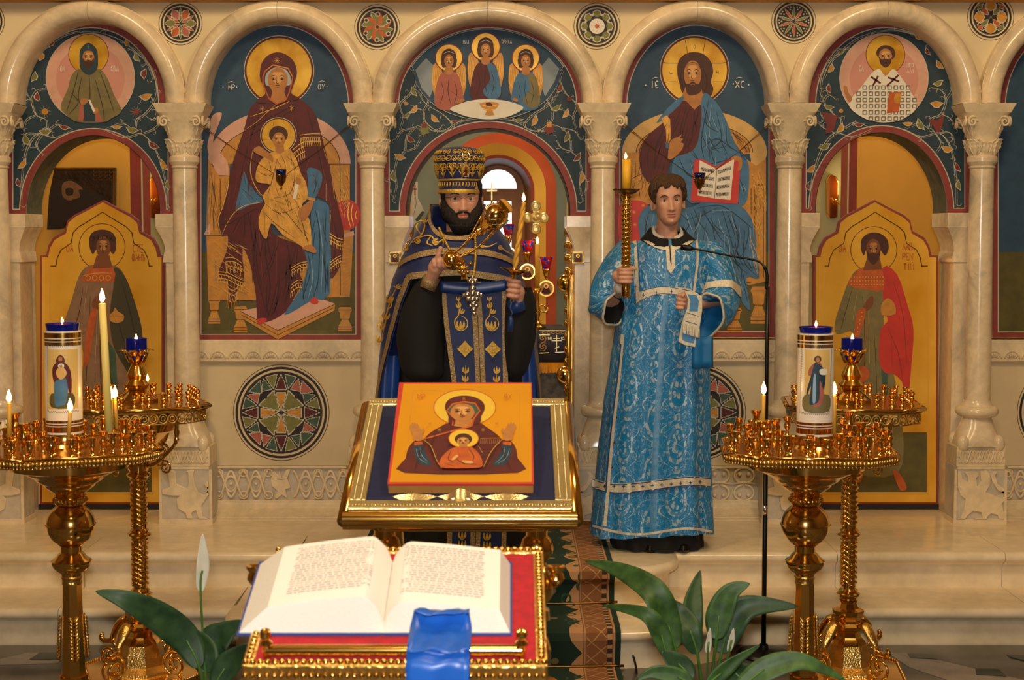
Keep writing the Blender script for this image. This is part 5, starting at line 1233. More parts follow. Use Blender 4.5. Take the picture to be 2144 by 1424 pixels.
P.fill('robe', 'paint_khaki', '1800,562 1778,585 1758,640 1748,675 1752,700 1790,700 1790,800 1785,930 1790,990 1880,990 1890,900 1870,780 1850,700 1852,600 1846,560', 3)
P.fill('green_lining', 'paint_green', '1845,760 1858,765 1856,905 1846,905'); P.fill('cloak', 'paint_scarlet', '1848,560 1878,575 1900,640 1912,690 1908,760 1900,838 1888,800 1868,782 1852,780 1840,752 1843,690 1858,672 1850,640', 3)
P.lines('fold_line', 'paint_khaki_dark', ['1785,600 1768,660 1760,690', '1805,620 1810,720 1800,960', '1830,700 1835,820 1830,970', '1855,800 1865,900 1860,980', '1780,690 1800,690'], 1.6); P.lines('fold_light', 'paint_cream', ['1795,610 1785,670', '1818,650 1820,760', '1845,830 1850,940'], 1.3); P.lines('fold_line', 'paint_maroon_light', ['1870,590 1890,660 1898,760', '1860,690 1880,740 1890,800', '1865,700 1868,770'], 1.4)
P.fill('collar', 'paint_orange', '1788,575 1805,560 1845,560 1850,608 1815,606 1774,598', 2); P.dots('collar_beads', 'paint_gold_line', [(1782+6*(k % 12), 580+8*(k//12)) for k in range(36)], 1.2)
P.fill('neck', 'paint_skin_dark', '1815,540 1842,540 1846,564 1806,566'); P.fill('hair', 'paint_brown', '1802,520 1804,500 1820,488 1840,488 1856,500 1860,520 1852,535 1840,522 1815,522 1808,535', 4); face(P, 1828, 523, 15, 23, 'paint_skin_dark', beard='paint_brown')
P.fill('hand', 'paint_skin_dark', '1808,640 1820,622 1828,622 1826,640 1812,652', 3); P.fill('cuff', 'paint_orange', '1793,655 1808,645 1812,655 1800,700 1788,740 1784,735', 2); P.dots('cuff_beads', 'paint_gold_line', [(1804-2.2*k+2*(k % 2), 654+8*k) for k in range(10)], 1.2)
P.fill('church_model', 'paint_throne', '1844,640 1852,628 1860,624 1872,636 1874,658 1846,660', 2); P.fill('censer', 'paint_orange', '1796,772 1803,766 1812,768 1820,782 1812,798 1798,798 1790,784', 3); P.lines('censer_chain', 'paint_orange', ['1812,768 1808,740 1816,660'], 1.2); P.fill('shoe', 'paint_orange', '1868,985 1882,990 1898,1020 1884,1026', 3); P.fill('shoe', 'paint_orange', '1790,985 1806,990 1800,1010 1788,1005', 3)
P.text('paint_orange', 1756, 512, 'OA', 6, 15, 1.6); P.text('paint_orange', 1889, 508, 'LAB', 6, 15, 1.6, 1.25); P.text('paint_orange', 1889, 530, 'PEN', 6, 14, 1.6, 1.25); P.text('paint_orange', 1891, 552, 'TIJ', 6, 13, 1.6, 1.25)
def hanging_lamp(px, row, xl, xr_, yr, label):
 c = at(px, row, 7.8); root = thing('hanging_oil_lamp', label, 'oil lamp', c, 'hanging oil lamps'); u = mpp(7.8)
 autosmooth(MB().lathe([(1*u, -28*u), (3*u, -25*u), (1.5*u, -21*u), (5*u, -17*u), (10*u, -9*u), (11*u, -1*u), (12*u, 1*u), (11*u, 2*u)], 20, c).build('bowl', 'gold_dark', root), .5)
 MB().lathe([(10*u, -2*u), (10.5*u, 6*u), (12*u, 14*u), (11*u, 14*u), (9.5*u, 0)], 20, c, cap=False).build('glass', mat('glass_blue', '101d66', .06, trans=.5) if 'glass_blue' not in M else 'glass_blue', root, True)
 for k in range(3):
  a = k*2*pi/3+.4; p = c+Vector((12*u*cos(a), 12*u*sin(a), 2*u)); MB().ball(p, 2.6*u).build('knob', 'gold', root, True)
 for x in (xl, xr_):
  e = at(x, yr, 7.86); s = c+Vector(((1 if x > px else -1)*12*u, 0, 4*u))
  for d in (0, .012): MB().tube([s, s.lerp(e, .5)-Vector((0, 0, .01)), e+Vector((0, 0, -d))], .0014, 4).build('chain', 'gold_dark', root)
hanging_lamp(588, 369, 412, 738, 255, 'small blue glass oil lamp hanging before the mother and child')
hanging_lamp(1465, 376, 1305, 1612, 258, 'small blue glass oil lamp hanging before the open painted book')
# ------------------------------------------------------------------ lecterns
class Board:
 def __init__(s, nl, nr, fl):
  s.o = Vector(nl); s.U = (Vector(nr)-s.o).normalized(); d = Vector(fl)-s.o; d -= s.U*d.dot(s.U)
  s.V = d.normalized(); s.N = s.U.cross(s.V).normalized(); s.w = (Vector(nr)-s.o).length; s.l = d.length
  s.M = Matrix((s.U, s.V, s.N)).transposed().to_4x4(); s.M.translation = s.o
 def p(s, u, v, w=0): return s.o+s.U*u+s.V*v+s.N*w
 def hit(s, px, py, w=0):
  d = ray(px, py); c = Vector((0, 0, CAMZ)); t = (s.o+s.N*w-c).dot(s.N)/d.dot(s.N); return c+d*t
 def uv(s, px, py, w=0): q = s.hit(px, py, w)-s.o; return q.dot(s.U), q.dot(s.V)
mat('velvet_blue', '0d1440', .95, var=.25, vs=60); mat('velvet_red', 'b0101c', .95, var=.25, vs=50)
for k in ('velvet_blue', 'velvet_red'): M[k].node_tree.nodes['Principled BSDF'].inputs['Sheen Weight'].default_value = .06
mat('satin_blue', '1f5fc0', .36, var=.2, vs=8, bump=.2, bs=14)
mat('paper', 'f1ebe2', .8); mat('paper_edge', 'e9e2d6', .85, var=.08, vs=120, stretch=(1, 1, 14)); mat('ink', 'c4bcb4', .8); mat('ink_red', 'ecc8bc', .8)
mat('book_cloth', '2a3f86', .7)
def turned_leg(name, root, x, y, z0, z1, m='gold', s=1.):
 h = z1-z0
 pr = [(.05, 0), (.05, .03), (.035, .05), (.028, .07), (.04, .10), (.03, .13), (.022, .16)]
 top = [(.022, -.22), (.036, -.2), (.036, -.19), (.026, -.175), (.044, -.15), (.047, -.135), (.04, -.11), (.03, -.10), (.03, -.085), (.043, -.07), (.043, -.05), (.033, -.045), (.05, -.02), (.05, 0)]
 mid = []
 n = 22
 for k in range(n+1):
  t = k/n; mid.append((.022+.003*(k % 2), .17+(h-.40)*t))
 return autosmooth(MB().lathe([(r*s, z0+z) for r, z in pr] + [(r*s, z0+z) for r, z in mid] + [(r*s, z1+z) for r, z in top], 20, (x, y, 0)).build(name, m, root), .6)
B1 = Board(at(727, 1072, 4.02), at(1199, 1072, 4.02), at(780, 840, 4.68))
c = B1.p(B1.w/2, B1.l/2)
an = thing('icon_lectern', 'gilt lectern with a blue velvet slope carrying the icon', 'lectern', (c.x, c.y, 0))
W, L = B1.w, B1.l
MB().box((.01, .01, -.05), (W-.01, L-.01, -.006), B1.M).build('board', 'gold', an)
MB().box((.045, .045, -.006), (W-.045, L-.045, .002), B1.M).build('velvet', 'velvet_blue', an)
bw = .046
for a, b in (((0, 0, -.012), (W, bw, .012)), ((0, L-bw, -.012), (W, L, .012)), ((0, bw, -.012), (bw, L-bw, .012)), ((W-bw, bw, -.012), (W, L-bw, .012))):
 fr_ = bevel(MB().box(a, b, B1.M).build('frame_rail', 'gold_pale', an), .004)
 hor = (b[0]-a[0]) > (b[1]-a[1]); Ln = (b[0]-a[0]) if hor else (b[1]-a[1]); n = int(Ln/.0085); mb = MB()
 for k in range(n):
  t = (k+.5)/n*Ln
  for off in ((.36,) if hor else (.3, .7)):
   q = (a[0]+t, a[1]+bw*off) if hor else (a[0]+bw*off, a[1]+t)
   mb.ball(B1.p(q[0], q[1], .012), .0036, 6, 4)
 mb.build('beading', 'gold_pale', fr_, True)
rows = [[B1.p(-.012+(W+.024)*k, -.006-.022*sin(a), -.022+.026*cos(a)) for k in (0, .02, .98, 1)] for a in [pi*j/10-.15 for j in range(11)]]
autosmooth(MB().grid(rows).build('front_roll', 'gold', an), 1.2)
for sx in (-.006, W+.006): MB().tube([B1.p(sx, -.01, -.022), B1.p(sx, L, -.022)], .022, 12).build('side_roll', 'gold', an, True)
zb = min(B1.p(0, 0).z, B1.p(0, L).z)
for px, Y in ((805, 4.16), (1124, 4.16)):
 X = xr(px, Y, 1120)
 for y in (4.17, 4.58): 
  t = (y-4.02)/.66; turned_leg('leg', an, X, y, .0, B1.p(0, L*t).z-.045)
bevel(MB().box((xr(790, 4.16), 4.12, zb-.075), (xr(1140, 4.16), 4.62, zb-.055)).build('apron', 'gold', an), .006)
MB().box((xr(798, 4.16), 4.15, .06), (xr(1132, 4.16), 4.6, .09)).build('stretcher', 'gold', an)
B2 = Board(at(812, 1013, 4.10), at(1117, 1013, 4.10), at(840, 801, 4.55))
ic = thing('panel_icon', 'golden panel icon of a haloed mother with raised hands and child', 'icon', B2.p(B2.w/2, 0, -.03))
w2, l2 = B2.w, B2.l
bevel(MB().box((0, 0, -.038), (w2, l2, -.001), B2.M).build('wood_panel', mat('panel_wood', 'c98a44', .5, var=.2, vs=10), ic), .003)
MB().box((-.001, -.001, -.006), (w2+.001, l2+.001, -.0005), B2.M).build('red_edge', 'paint_scarlet', ic)
P = Paint(ic, lambda x, y: B2.hit(x, y), B2.N, c=(700, 780, 3.559))
P.fill('gold_ground', 'icon_ground', '516,84 1465,84 1470,818 412,818'); P.lines('inner_frame', 'paint_ochre', ['588,135 1385,135 1370,752 522,752 588,135'], 5, 0, False)
P.fill('halo_edge', 'paint_orange', ell(972, 262, 234, 136, 56)); P.fill('halo', mat('halo_yellow', 'f8cf4a', .3, .2, coat=.4), ell(972, 262, 227, 130, 56))
P.fill('mantle', 'paint_maroon', '865,375 790,405 715,450 660,500 600,510 555,560 532,640 522,750 1368,750 1366,640 1350,560 1310,510 1255,505 1215,465 1130,405 1070,375', 3)
P.fill('sleeve', 'paint_robe_blue_dark', '592,545 655,535 680,600 725,690 690,698 640,685 606,640', 3); P.fill('sleeve', 'paint_robe_blue_dark', '1322,545 1258,535 1235,600 1180,690 1230,698 1280,685 1310,630', 3)
P.fill('cuff', 'paint_orange', '594,520 655,515 658,538 596,548'); P.fill('cuff', 'paint_orange', '1258,515 1320,520 1318,548 1255,538')
P.lines('sleeve_line', 'paint_robe_blue_light', ['610,570 630,640 690,680', '640,560 650,620 700,670', '1305,570 1280,640 1220,680', '1270,560 1260,620 1200,680'], 3)
P.fill('hood', 'paint_maroon', '826,270 835,225 880,190 965,175 1050,188 1108,225 1120,275 1095,330 1070,385 870,390 850,330', 4)
P.fill('veil', 'paint_green', '850,285 880,245 965,228 1050,245 1078,285 1045,320 890,320', 3); P.fill('neck', 'paint_skin', '905,350 1030,350 1025,405 960,415 890,402')
P.lines('hood_edge', 'paint_orange', ['880,400 890,345 838,290 880,240 965,222 1050,235 1085,290 1040,345 1025,405', '1020,405 880,440 670,500'], 12, 0, False)
P.fill('inner_hood', 'paint_maroon', '870,310 905,360 895,395 880,350'); face(P, 955, 302, 90, 66, lw=6)
for q in ((965, 200), (783, 435), (1108, 435)): P.lines('star', 'paint_gold_line', [[pol(q, 16, k*pi/4), pol(q, 16, k*pi/4+pi)] for k in range(4)], 4, 0)
for sg, x0 in ((1, 610), (-1, 1306)):
 def hx(v): return [(x0+sg*(a-610), b) for a, b in pts(v)]
 P.fill('hand', 'paint_skin', hx('596,515 585,470 575,440 640,425 652,440 665,428 670,445 655,480 655,515'), 2)
 for f in ('578,450 562,405 572,400 594,440', '590,445 574,392 586,386 606,436', '606,440 592,386 604,384 622,434', '620,440 612,392 624,394 640,438', '648,470 655,430 668,424 668,448'): P.fill('finger', 'paint_skin', hx(f), 2)
P.lines('fold_dark', 'paint_maroon_dark', ['700,480 640,600 600,740', '760,460 720,560 770,700', '1200,480 1260,600 1320,740', '850,430 880,520 840,560', '1080,430 1060,500', '680,520 740,620 790,730', '1240,520 1160,640 1110,730'], 6); P.lines('gold_hem', 'paint_gold_line', ['660,510 720,560 760,660 800,728', '1250,510 1170,600 1110,720', '532,640 540,580 600,512', '1090,505 1240,500'], 5)
P.lines('fringe', 'paint_gold_line', [[(1090+14*k, 508), (1086+14*k, 545)] for k in range(11)] + [[(1070+6*k, 560+9*k), (1086+6*k, 572+12*k)] for k in range(5)], 4, 0)
P.fill('child_halo_edge', 'paint_orange', ell(964, 505, 114, 72)); P.fill('child_halo', 'halo_yellow', ell(964, 505, 108, 67))
P.fill('child_robe', 'paint_orange', '905,570 850,595 800,645 782,690 800,722 900,728 1010,726 1090,720 1106,690 1085,630 1040,580 1000,565', 3); P.fill('child_hair', 'paint_brown', ell(962, 510, 64, 42)); P.fill('child_neck', 'paint_skin', '930,545 990,545 990,570 930,570'); face(P, 960, 528, 46, 32, lw=4)
P.lines('robe_line', 'paint_brown_line', ['870,600 850,660 900,690', '1000,580 1040,640 1020,700', '900,650 960,690 1060,700', '820,690 900,715', '920,590 940,650'], 4); P.lines('robe_light', 'paint_gold_line', ['890,610 870,650', '1030,600 1060,650', '840,680 900,690', '1000,600 1020,640'], 5); P.fill('child_hand', 'paint_skin_light', '872,665 905,632 925,640 890,670', 3); P.fill('child_hand', 'paint_skin_light', '955,672 1030,680 1025,695 970,692', 3)
P.text('paint_orange', 622, 178, 'MP', 24, 30, 4); P.text('paint_orange', 1266, 178, 'QY', 24, 30, 4); P.text('paint_orange', 700, 392, 'IC', 10, 14, 2.5); P.text('paint_orange', 1200, 392, 'XC', 10, 14, 2.5)
rs = thing('icon_rest', 'pale gilt scalloped rest under the panel icon', 'stand', B2.p(w2/2, 0, -.05))
mb = []
for k in range(41):
 t = k/40; x = .01+(w2-.02)*t; h_ = .012+.010*abs(sin(t*pi*3)) + (.018*math.exp(-((t-.5)/.06)**2))
 mb.append([B2.p(x, -.052, -.05), B2.p(x, -.052, -.05+h_), B2.p(x, -.02, -.045+h_), B2.p(x, -.012, -.045)])
solid(autosmooth(MB().grid(mb).build('scalloped_lip', 'gold_pale', rs), .8), .004)
MB().box((.02, -.05, -.062), (w2-.02, l2*.9, -.045), B2.M).build('rest_board', 'gold_pale', rs)
MB().ball(B2.p(w2*.5, -.045, -.028), .028, 16, 8, (1.4, .6, .6)).build('shell', 'silver', rs, True)
B3 = Board(at(505, 1402, 2.71), at(1147, 1402, 2.71), at(581, 1153, 3.13))
c = B3.p(B3.w/2, B3.l/2)
bl = thing('book_lectern', 'gilt lectern with a red velvet slope in the foreground', 'lectern', (c.x, c.y, 0))
W, L = B3.w, B3.l
MB().box((.005, .005, -.06), (W-.005, L-.005, -.004), B3.M).build('board', 'gold', bl)
MB().box((.02, .02, -.004), (W-.02, L-.02, .003), B3.M).build('velvet', 'velvet_red', bl)
bw = .022
for a, b in (((0, 0, -.03), (W, bw, .008)), ((0, L-bw, -.03), (W, L, .008)), ((0, bw, -.03), (bw, L-bw, .008)), ((W-bw, bw, -.03), (W, L-bw, .008))):
 fr_ = bevel(MB().box(a, b, B3.M).build('frame_rail', 'gold_rough', bl), .004)
 hor = (b[0]-a[0]) > (b[1]-a[1]); Ln = (b[0]-a[0]) if hor else (b[1]-a[1]); n = int(Ln/.013); mb = MB()
 for k in range(n):
  t = (k+.5)/n*Ln; q = (a[0]+t, a[1]+bw*.5) if hor else (a[0]+bw*.5, a[1]+t)
  mb.ball(B3.p(q[0], q[1], .008), .0065, 8, 5)
  if hor and a[1] == 0: mb.ball(B3.p(q[0], -.002, -.012), .006, 8, 5)
 mb.build('beading', 'gold', fr_, True)
bevel(MB().box((.01, -.002, -.16), (W-.01, .012, -.045), B3.M).build('front_apron', 'gold_rough', bl), .004)
mb = MB()
for k in range(9):
 x = .05+(W-.1)*k/8; mb.box((x-.012, -.008, -.15), (x+.012, 0, -.06), B3.M)
mb.build('apron_rib', 'gold', bl)
u0, v0 = B3.uv(558, 1360, .02); u1, v1 = B3.uv(1092, 1360, .02); vm = (v0+v1)/2
autosmooth(MB().tube([B3.p(u0, vm, .018), B3.p(u1, vm, .018)], .011, 14).build('book_rail', 'gold', bl))
for u in (u0, u1):
 autosmooth(MB().lathe([(.008, 0), (.008, .03), (.012, .034), (.006, .04), (.011, .05), (.009, .06), (.001, .064)], 14, B3.p(u, vm, 0), mtx=B3.M.to_3x3().to_4x4()).build('rail_post', 'gold', bl))
for u in (.03, W-.03):
 for v in (.05, L-.04):
  q = B3.p(u, v, -.06); turned_leg('leg', bl, q.x, q.y, 0, q.z)
for px, sg in ((535, -1), (1164, 1)):
 q = at(px, 1212, 3.16); e = B3.p(W if sg > 0 else 0, L-.02, -.03)
 MB().tube([e, e.lerp(q, .6)+Vector((0, 0, -.03)), q+Vector((0, 0, -.012))], .006).build('bracket', 'gold', bl, True)
 autosmooth(MB().lathe([(.004, -.014), (.01, -.012), (.018, 0), (.016, .01), (.013, .014), (.02, .024), (.02, .027), (.01, .024), (.008, .006)], 18, q).build('candle_cup', 'gold', bl), .7)
bk = thing('open_book', 'large open white-paged book with blue covers on the red lectern', 'book', B3.p(*B3.uv(800, 1260), .004))
ul0, vb = B3.uv(503, 1318, .006); ur0, _ = B3.uv(1068, 1327, .006); ut, vt = B3.uv(566, 1180, .006); ur1, vt2 = B3.uv(1069, 1178, .006)
ug, vg = B3.uv(800, 1336, .006); vb = (vb+vg)/2; vt = (vt+vt2)/2
def cover(u, nm='cover'): return u
o = MB().box((ul0-.004, vb-.004, .0035), (ug-.004, vt+.006, .0065), B3.M).build('cover', 'book_cloth', bk)
o = MB().box((ug+.004, vb-.004, .0035), (ur0+.004, vt+.006, .0065), B3.M).build('cover', 'book_cloth', bk)
MB().box((ug-.006, vb-.003, .0035), (ug+.006, vt+.004, .005), B3.M).build('spine', 'book_cloth', bk)
def page_prof(t, hgt, flat):
 """t 0 gutter .. 1 fore edge: height of the page top"""
 return hgt*(min(1, (t/.16))**.55)*(1-.42*t**1.5) + .004
def page_block(ua, ub, hgt, ed):
 """ua gutter, ub outer edge of the block at the cover"""
 sg = 1 if ub > ua else -1; Wd = abs(ub-ua); n = 28
 top = []; nv = 14
 for j in range(nv+1):
  v = vb+.028+(vt-.006-vb-.028)*j/nv; r = []
  for k in range(n+1):
   t = k/n; r.append(B3.p(ua+sg*t*(Wd-ed), v, .0068+page_prof(t, hgt, 0)))
  top.append(r)
 MB().grid(top if sg > 0 else [r[::-1] for r in top]).build('page', 'paper', bk, True)
 rows = [[B3.p(ua+sg*(k/n)*(Wd-ed*(1-s)), vb+.028*(1-s)*1.0+.002*s, .0068+page_prof(k/n, hgt, 0)*(1-s)) for k in range(n+1)] for s in (0, .25, .5, .75, 1)]
 MB().grid(rows[::-1] if sg > 0 else [r[::-1] for r in rows[::-1]]).build('leaf_edges', 'paper_edge', bk, True)
 rows = [[B3.p(ub-sg*ed*(1-s), vb+.002+.026*(1-s)*(1-j/nv)+(vt-.006-vb-.002)*j/nv, .0068+page_prof(1, hgt, 0)*(1-s)) for j in range(nv+1)] for s in (0, .3, .6, 1)]
 MB().grid(rows if sg > 0 else rows[::-1]).build('leaf_edges', 'paper_edge', bk, True)
 random.seed(4 if sg > 0 else 9)
 nl = 21; mb = {'ink': MB(), 'ink_red': MB()}
 for ln in range(nl):
  v = vb+.062+(vt-.02-vb-.062)*(1-(ln+.5)/nl); hh = (vt-vb)/nl*.22
  t = .12 if sg > 0 else .86
  red = (ln % 6 in (4,)) if sg > 0 else (ln % 5 in (1, 2) or ln in (0, 1))
  x = .13
  while x < .84:
   ww = random.uniform(.02, .07); x2 = min(x+ww, .86)
   key = 'ink_red' if (red if random.random() < .85 else not red and random.random() < .3) else 'ink'
   q = [B3.p(ua+sg*a*(Wd-ed), b, .0072+page_prof(a, hgt, 0)) for a, b in ((x, v-hh), (x2, v-hh), (x2, v+hh), (x, v+hh))]
   mb[key].add(q, [(0, 1, 2, 3)] if sg > 0 else [(3, 2, 1, 0)])
   x = x2+.012
 for key in mb:
  o = mb[key].build('print', key, bk); o['kind'] = 'stuff'
page_block(ug, ul0, .062, .052); page_block(ug, ur0, .05, .02)
rb = thing('satin_ribbon', 'broad blue satin ribbon hanging over the front of the red lectern', 'ribbon', B3.p(*B3.uv(915, 1400), .02))
ua_, va = B3.uv(868, 1298, .04); ub_, vb_ = B3.uv(983, 1308, .04)
path = [(va, .062), (va-.02, .064), (vb+.012, .05), (vb-.02, .036), (vm, .036), (vm-.03, .034), (.02, .028), (-.008, .016), (-.016, -.02), (-.02, -.10), (-.022, -.25), (-.024, -.4)]
rows = []
for k, (v, w_) in enumerate(path):
 e = .0 if k < 3 else .006
 rows.append([B3.p(ua_-e-.006*k/10+(ub_-ua_+2*e)*j/10, v+.004*sin(j*.9+k), w_+.003*sin(j*1.3+k*1.7)) for j in range(11)])
rows = [[Vector(v) for v in r] for r in rows]
dense = []
for k in range(len(rows)-1):
 for s in range(3): dense.append([rows[k][j].lerp(rows[k+1][j], s/3) for j in range(11)])
dense.append(rows[-1])
solid(MB().grid(dense[::-1]).build('ribbon_band', 'satin_blue', rb, True), .0012)
# ------------------------------------------------------------------ candle stands
CUP = [(.011, 0), (.011, .004), (.006, .008), (.005, .018), (.0095, .024), (.011, .031), (.007, .036), (.0075, .040), (.0125, .047), (.0135, .050), (.0095, .049), (.008, .036)]
cupmesh = {}
def cup(root, x, y, z, s):
 """s: size; meshes are shared"""
 if s not in cupmesh:
  o = autosmooth(MB().lathe([(r*s**.5, h*s) for r, h in CUP], 14, cap=False).build('candle_cup', 'gold'), .8)
  cupmesh[s] = o.data; bpy.data.objects.remove(o)
 o = bpy.data.objects.new('candle_cup', cupmesh[s]); put(o, root)
 o.location = Vector((x, y, z))-root.location
 return o
def octa(h, c, rot):
 P = [(c, -h), (h, -c), (h, c), (c, h), (-c, h), (-h, c), (-h, -c), (-c, -h)]
 return [(x*cos(rot)-y*sin(rot), x*sin(rot)+y*cos(rot)) for x, y in P]
mat('gold_tray', 'c98a30', .22, .9, var=.25, vs=14)
mat('lamp_white', 'f8e6d0', .3, coat=.3); mat('glass_cobalt', '0d1d8a', .05, trans=.3); mat('wax_red', 'f01a34', .35)
def front_stand(X, Y, rot, label):
 z0 = at(1072, 962, Y-.29).z; root = thing('candle_stand', label, 'candle stand', (X, Y, 0), 'large brass candle stands'); R = lambda row: zr(row, Y); u = mpp(Y)
 O = octa(.29, .184, rot)
 MB().prism([(X+x, Y+y, z0) for x, y in O], (0, 0, -.012)).build('tray', 'gold_tray', root)
 rim = MB(); bead = MB()
 for k in range(8):
  a, b = Vector((*O[k], 0)), Vector((*O[(k+1) % 8], 0)); a = a+Vector((X, Y, z0)); b = b+Vector((X, Y, z0))
  rim.tube([a, b], .006, 8)
  n = int((b-a).length/.013)
  for j in range(n):
   p = a.lerp(b, (j+.5)/n); bead.ball(p+Vector((0, 0, -.014)), .0078, 8, 5, (1, 1, 1.2)); bead.ball(p+Vector((0, 0, -.028)), .005, 6, 4)
 rim.build('rim', 'gold', root, True); bead.build('beaded_edge', 'gold_rough', root, True)
 MB().prism([(X+x*.985, Y+y*.985, z0-.012) for x, y in O], (0, 0, -.02)).build('tray_edge', 'gold', root)
 bowl = [(30*u, R(1036)), (34*u, R(1030)), (46*u, R(1022)), (52*u, R(1017)), (54*u, R(1013)), (68*u, R(1005)), (72*u, R(1000)), (74*u, R(998)), (90*u, R(990)), (96*u, R(987)), (98*u, R(985)), (122*u, R(978)), (128*u, z0-.03)]
 autosmooth(MB().lathe(bowl, 48, (X, Y, 0)).build('bowl', 'gold', root), .5)
 nk = MB().lathe([(30*u, R(1056)), (32*u, R(1052)), (30*u, R(1049)), (33*u, R(1044)), (30*u, R(1041)), (34*u, R(1037)), (30*u, R(1034))], 32, (X, Y, 0)).build('neck', 'gold', root); autosmooth(nk)
 mb = MB()
 for k in range(24): mb.ball((X+33*u*cos(k*pi/12), Y+33*u*sin(k*pi/12), R(1046)), .0075, 8, 5)
 mb.build('neck_beads', 'gold', nk, True)
 zc_ = R(1098); rb = 51*u
 autosmooth(MB().lathe([(rb*sin(pi*k/24), zc_-rb*.95*cos(pi*k/24)) for k in range(3, 12)] + [(rb*1.0, zc_-.003), (rb*1.03, zc_-.002), (rb*1.03, zc_+.002), (rb, zc_+.003)] + [(rb*sin(pi*k/24), zc_-rb*.95*cos(pi*k/24)) for k in range(13, 22)], 40, (X, Y, 0)).build('ball', 'gold', root), .5)
 autosmooth(MB().lathe([(20*u, R(1206)), (22*u, R(1200)), (30*u, R(1194)), (34*u, R(1190)), (38*u, R(1186)), (42*u, R(1177)), (42*u, R(1173)), (32*u, R(1166)), (28*u, R(1160)), (22*u, R(1155)), (22*u, R(1143)), (27*u, R(1139))], 40, (X, Y, 0)).build('knop', 'gold', root), .5)
 autosmooth(MB().lathe([(19*u, R(1224)), (21*u, R(1220)), (20*u, R(1214)), (22*u, R(1208)), (20*u, R(1204))], 24, (X, Y, 0)).build('collar', 'gold_rough', root), .5)
 post = MB().lathe([(.062, .12), (.052, .3), (.044, R(1424)), (.034, R(1222))], 8, (X, Y, 0), twist=pi/8+rot).build('post', 'gold', root)
 for q in range(4):
  mb = MB(); a = rot+q*pi/2-pi/2+ .0
  for k in range(12):
   z = .36+(R(1300)-.36)*k/11; rr = .0325+(R(1222)-z)/(R(1222)-.12)*.028
   for s in (-1, 1):
    d = Vector((cos(a), sin(a), 0)); t = Vector((-sin(a), cos(a), 0))
    c_ = Vector((X, Y, z))+d*rr; mb.tube([c_+t*s*.001, c_+t*s*.009+Vector((0, 0, .009))+d*.004, c_+t*s*.017+Vector((0, 0, .022))+d*.002], [.003, .0075, .001], 6)
  mb.build('laurel_relief', 'gold_rough', post, True)
 MB().lathe([(.2, 0), (.2, .03), (.16, .045), (.1, .08), (.07, .12)], 8, (X, Y, 0), twist=pi/8+rot).build('foot', 'gold', root)
 random.seed(int(abs(X)*100)); spots = []
 def ringpts(f, n, ph):
  Q = [(x*f, y*f) for x, y in O]; per = []
  for k in range(8):
   a, b = Vector(Q[k]), Vector(Q[(k+1) % 8])
   per.append((a, b, (b-a).length))
  tot = sum(p[2] for p in per)
  for j in range(n):
   d = ((j+ph)/n % 1)*tot
   for a, b, l in per:
    if d <= l: spots.append(a.lerp(b, d/l)); break
    d -= l
 ringpts(.91, 28, .2); ringpts(.70, 18, .5); ringpts(.5, 10, .1)
 for j, p in enumerate(spots): cup(root, X+p.x, Y+p.y, z0, 1.25 if j % 3 else 1.5)
 for a in (pi/4, 3*pi/4, 5*pi/4, 7*pi/4):
  cup(root, X+.235*cos(a+rot), Y+.235*sin(a+rot), z0, 2.2)
 return root, z0
fsl, zl = front_stand(-1.557, 5.3, .40, 'brass candle stand at the front left, with several lit candles')
fsr, zrt = front_stand(1.035, 5.3, -.10, 'brass candle stand at the front right, with two lit candles')
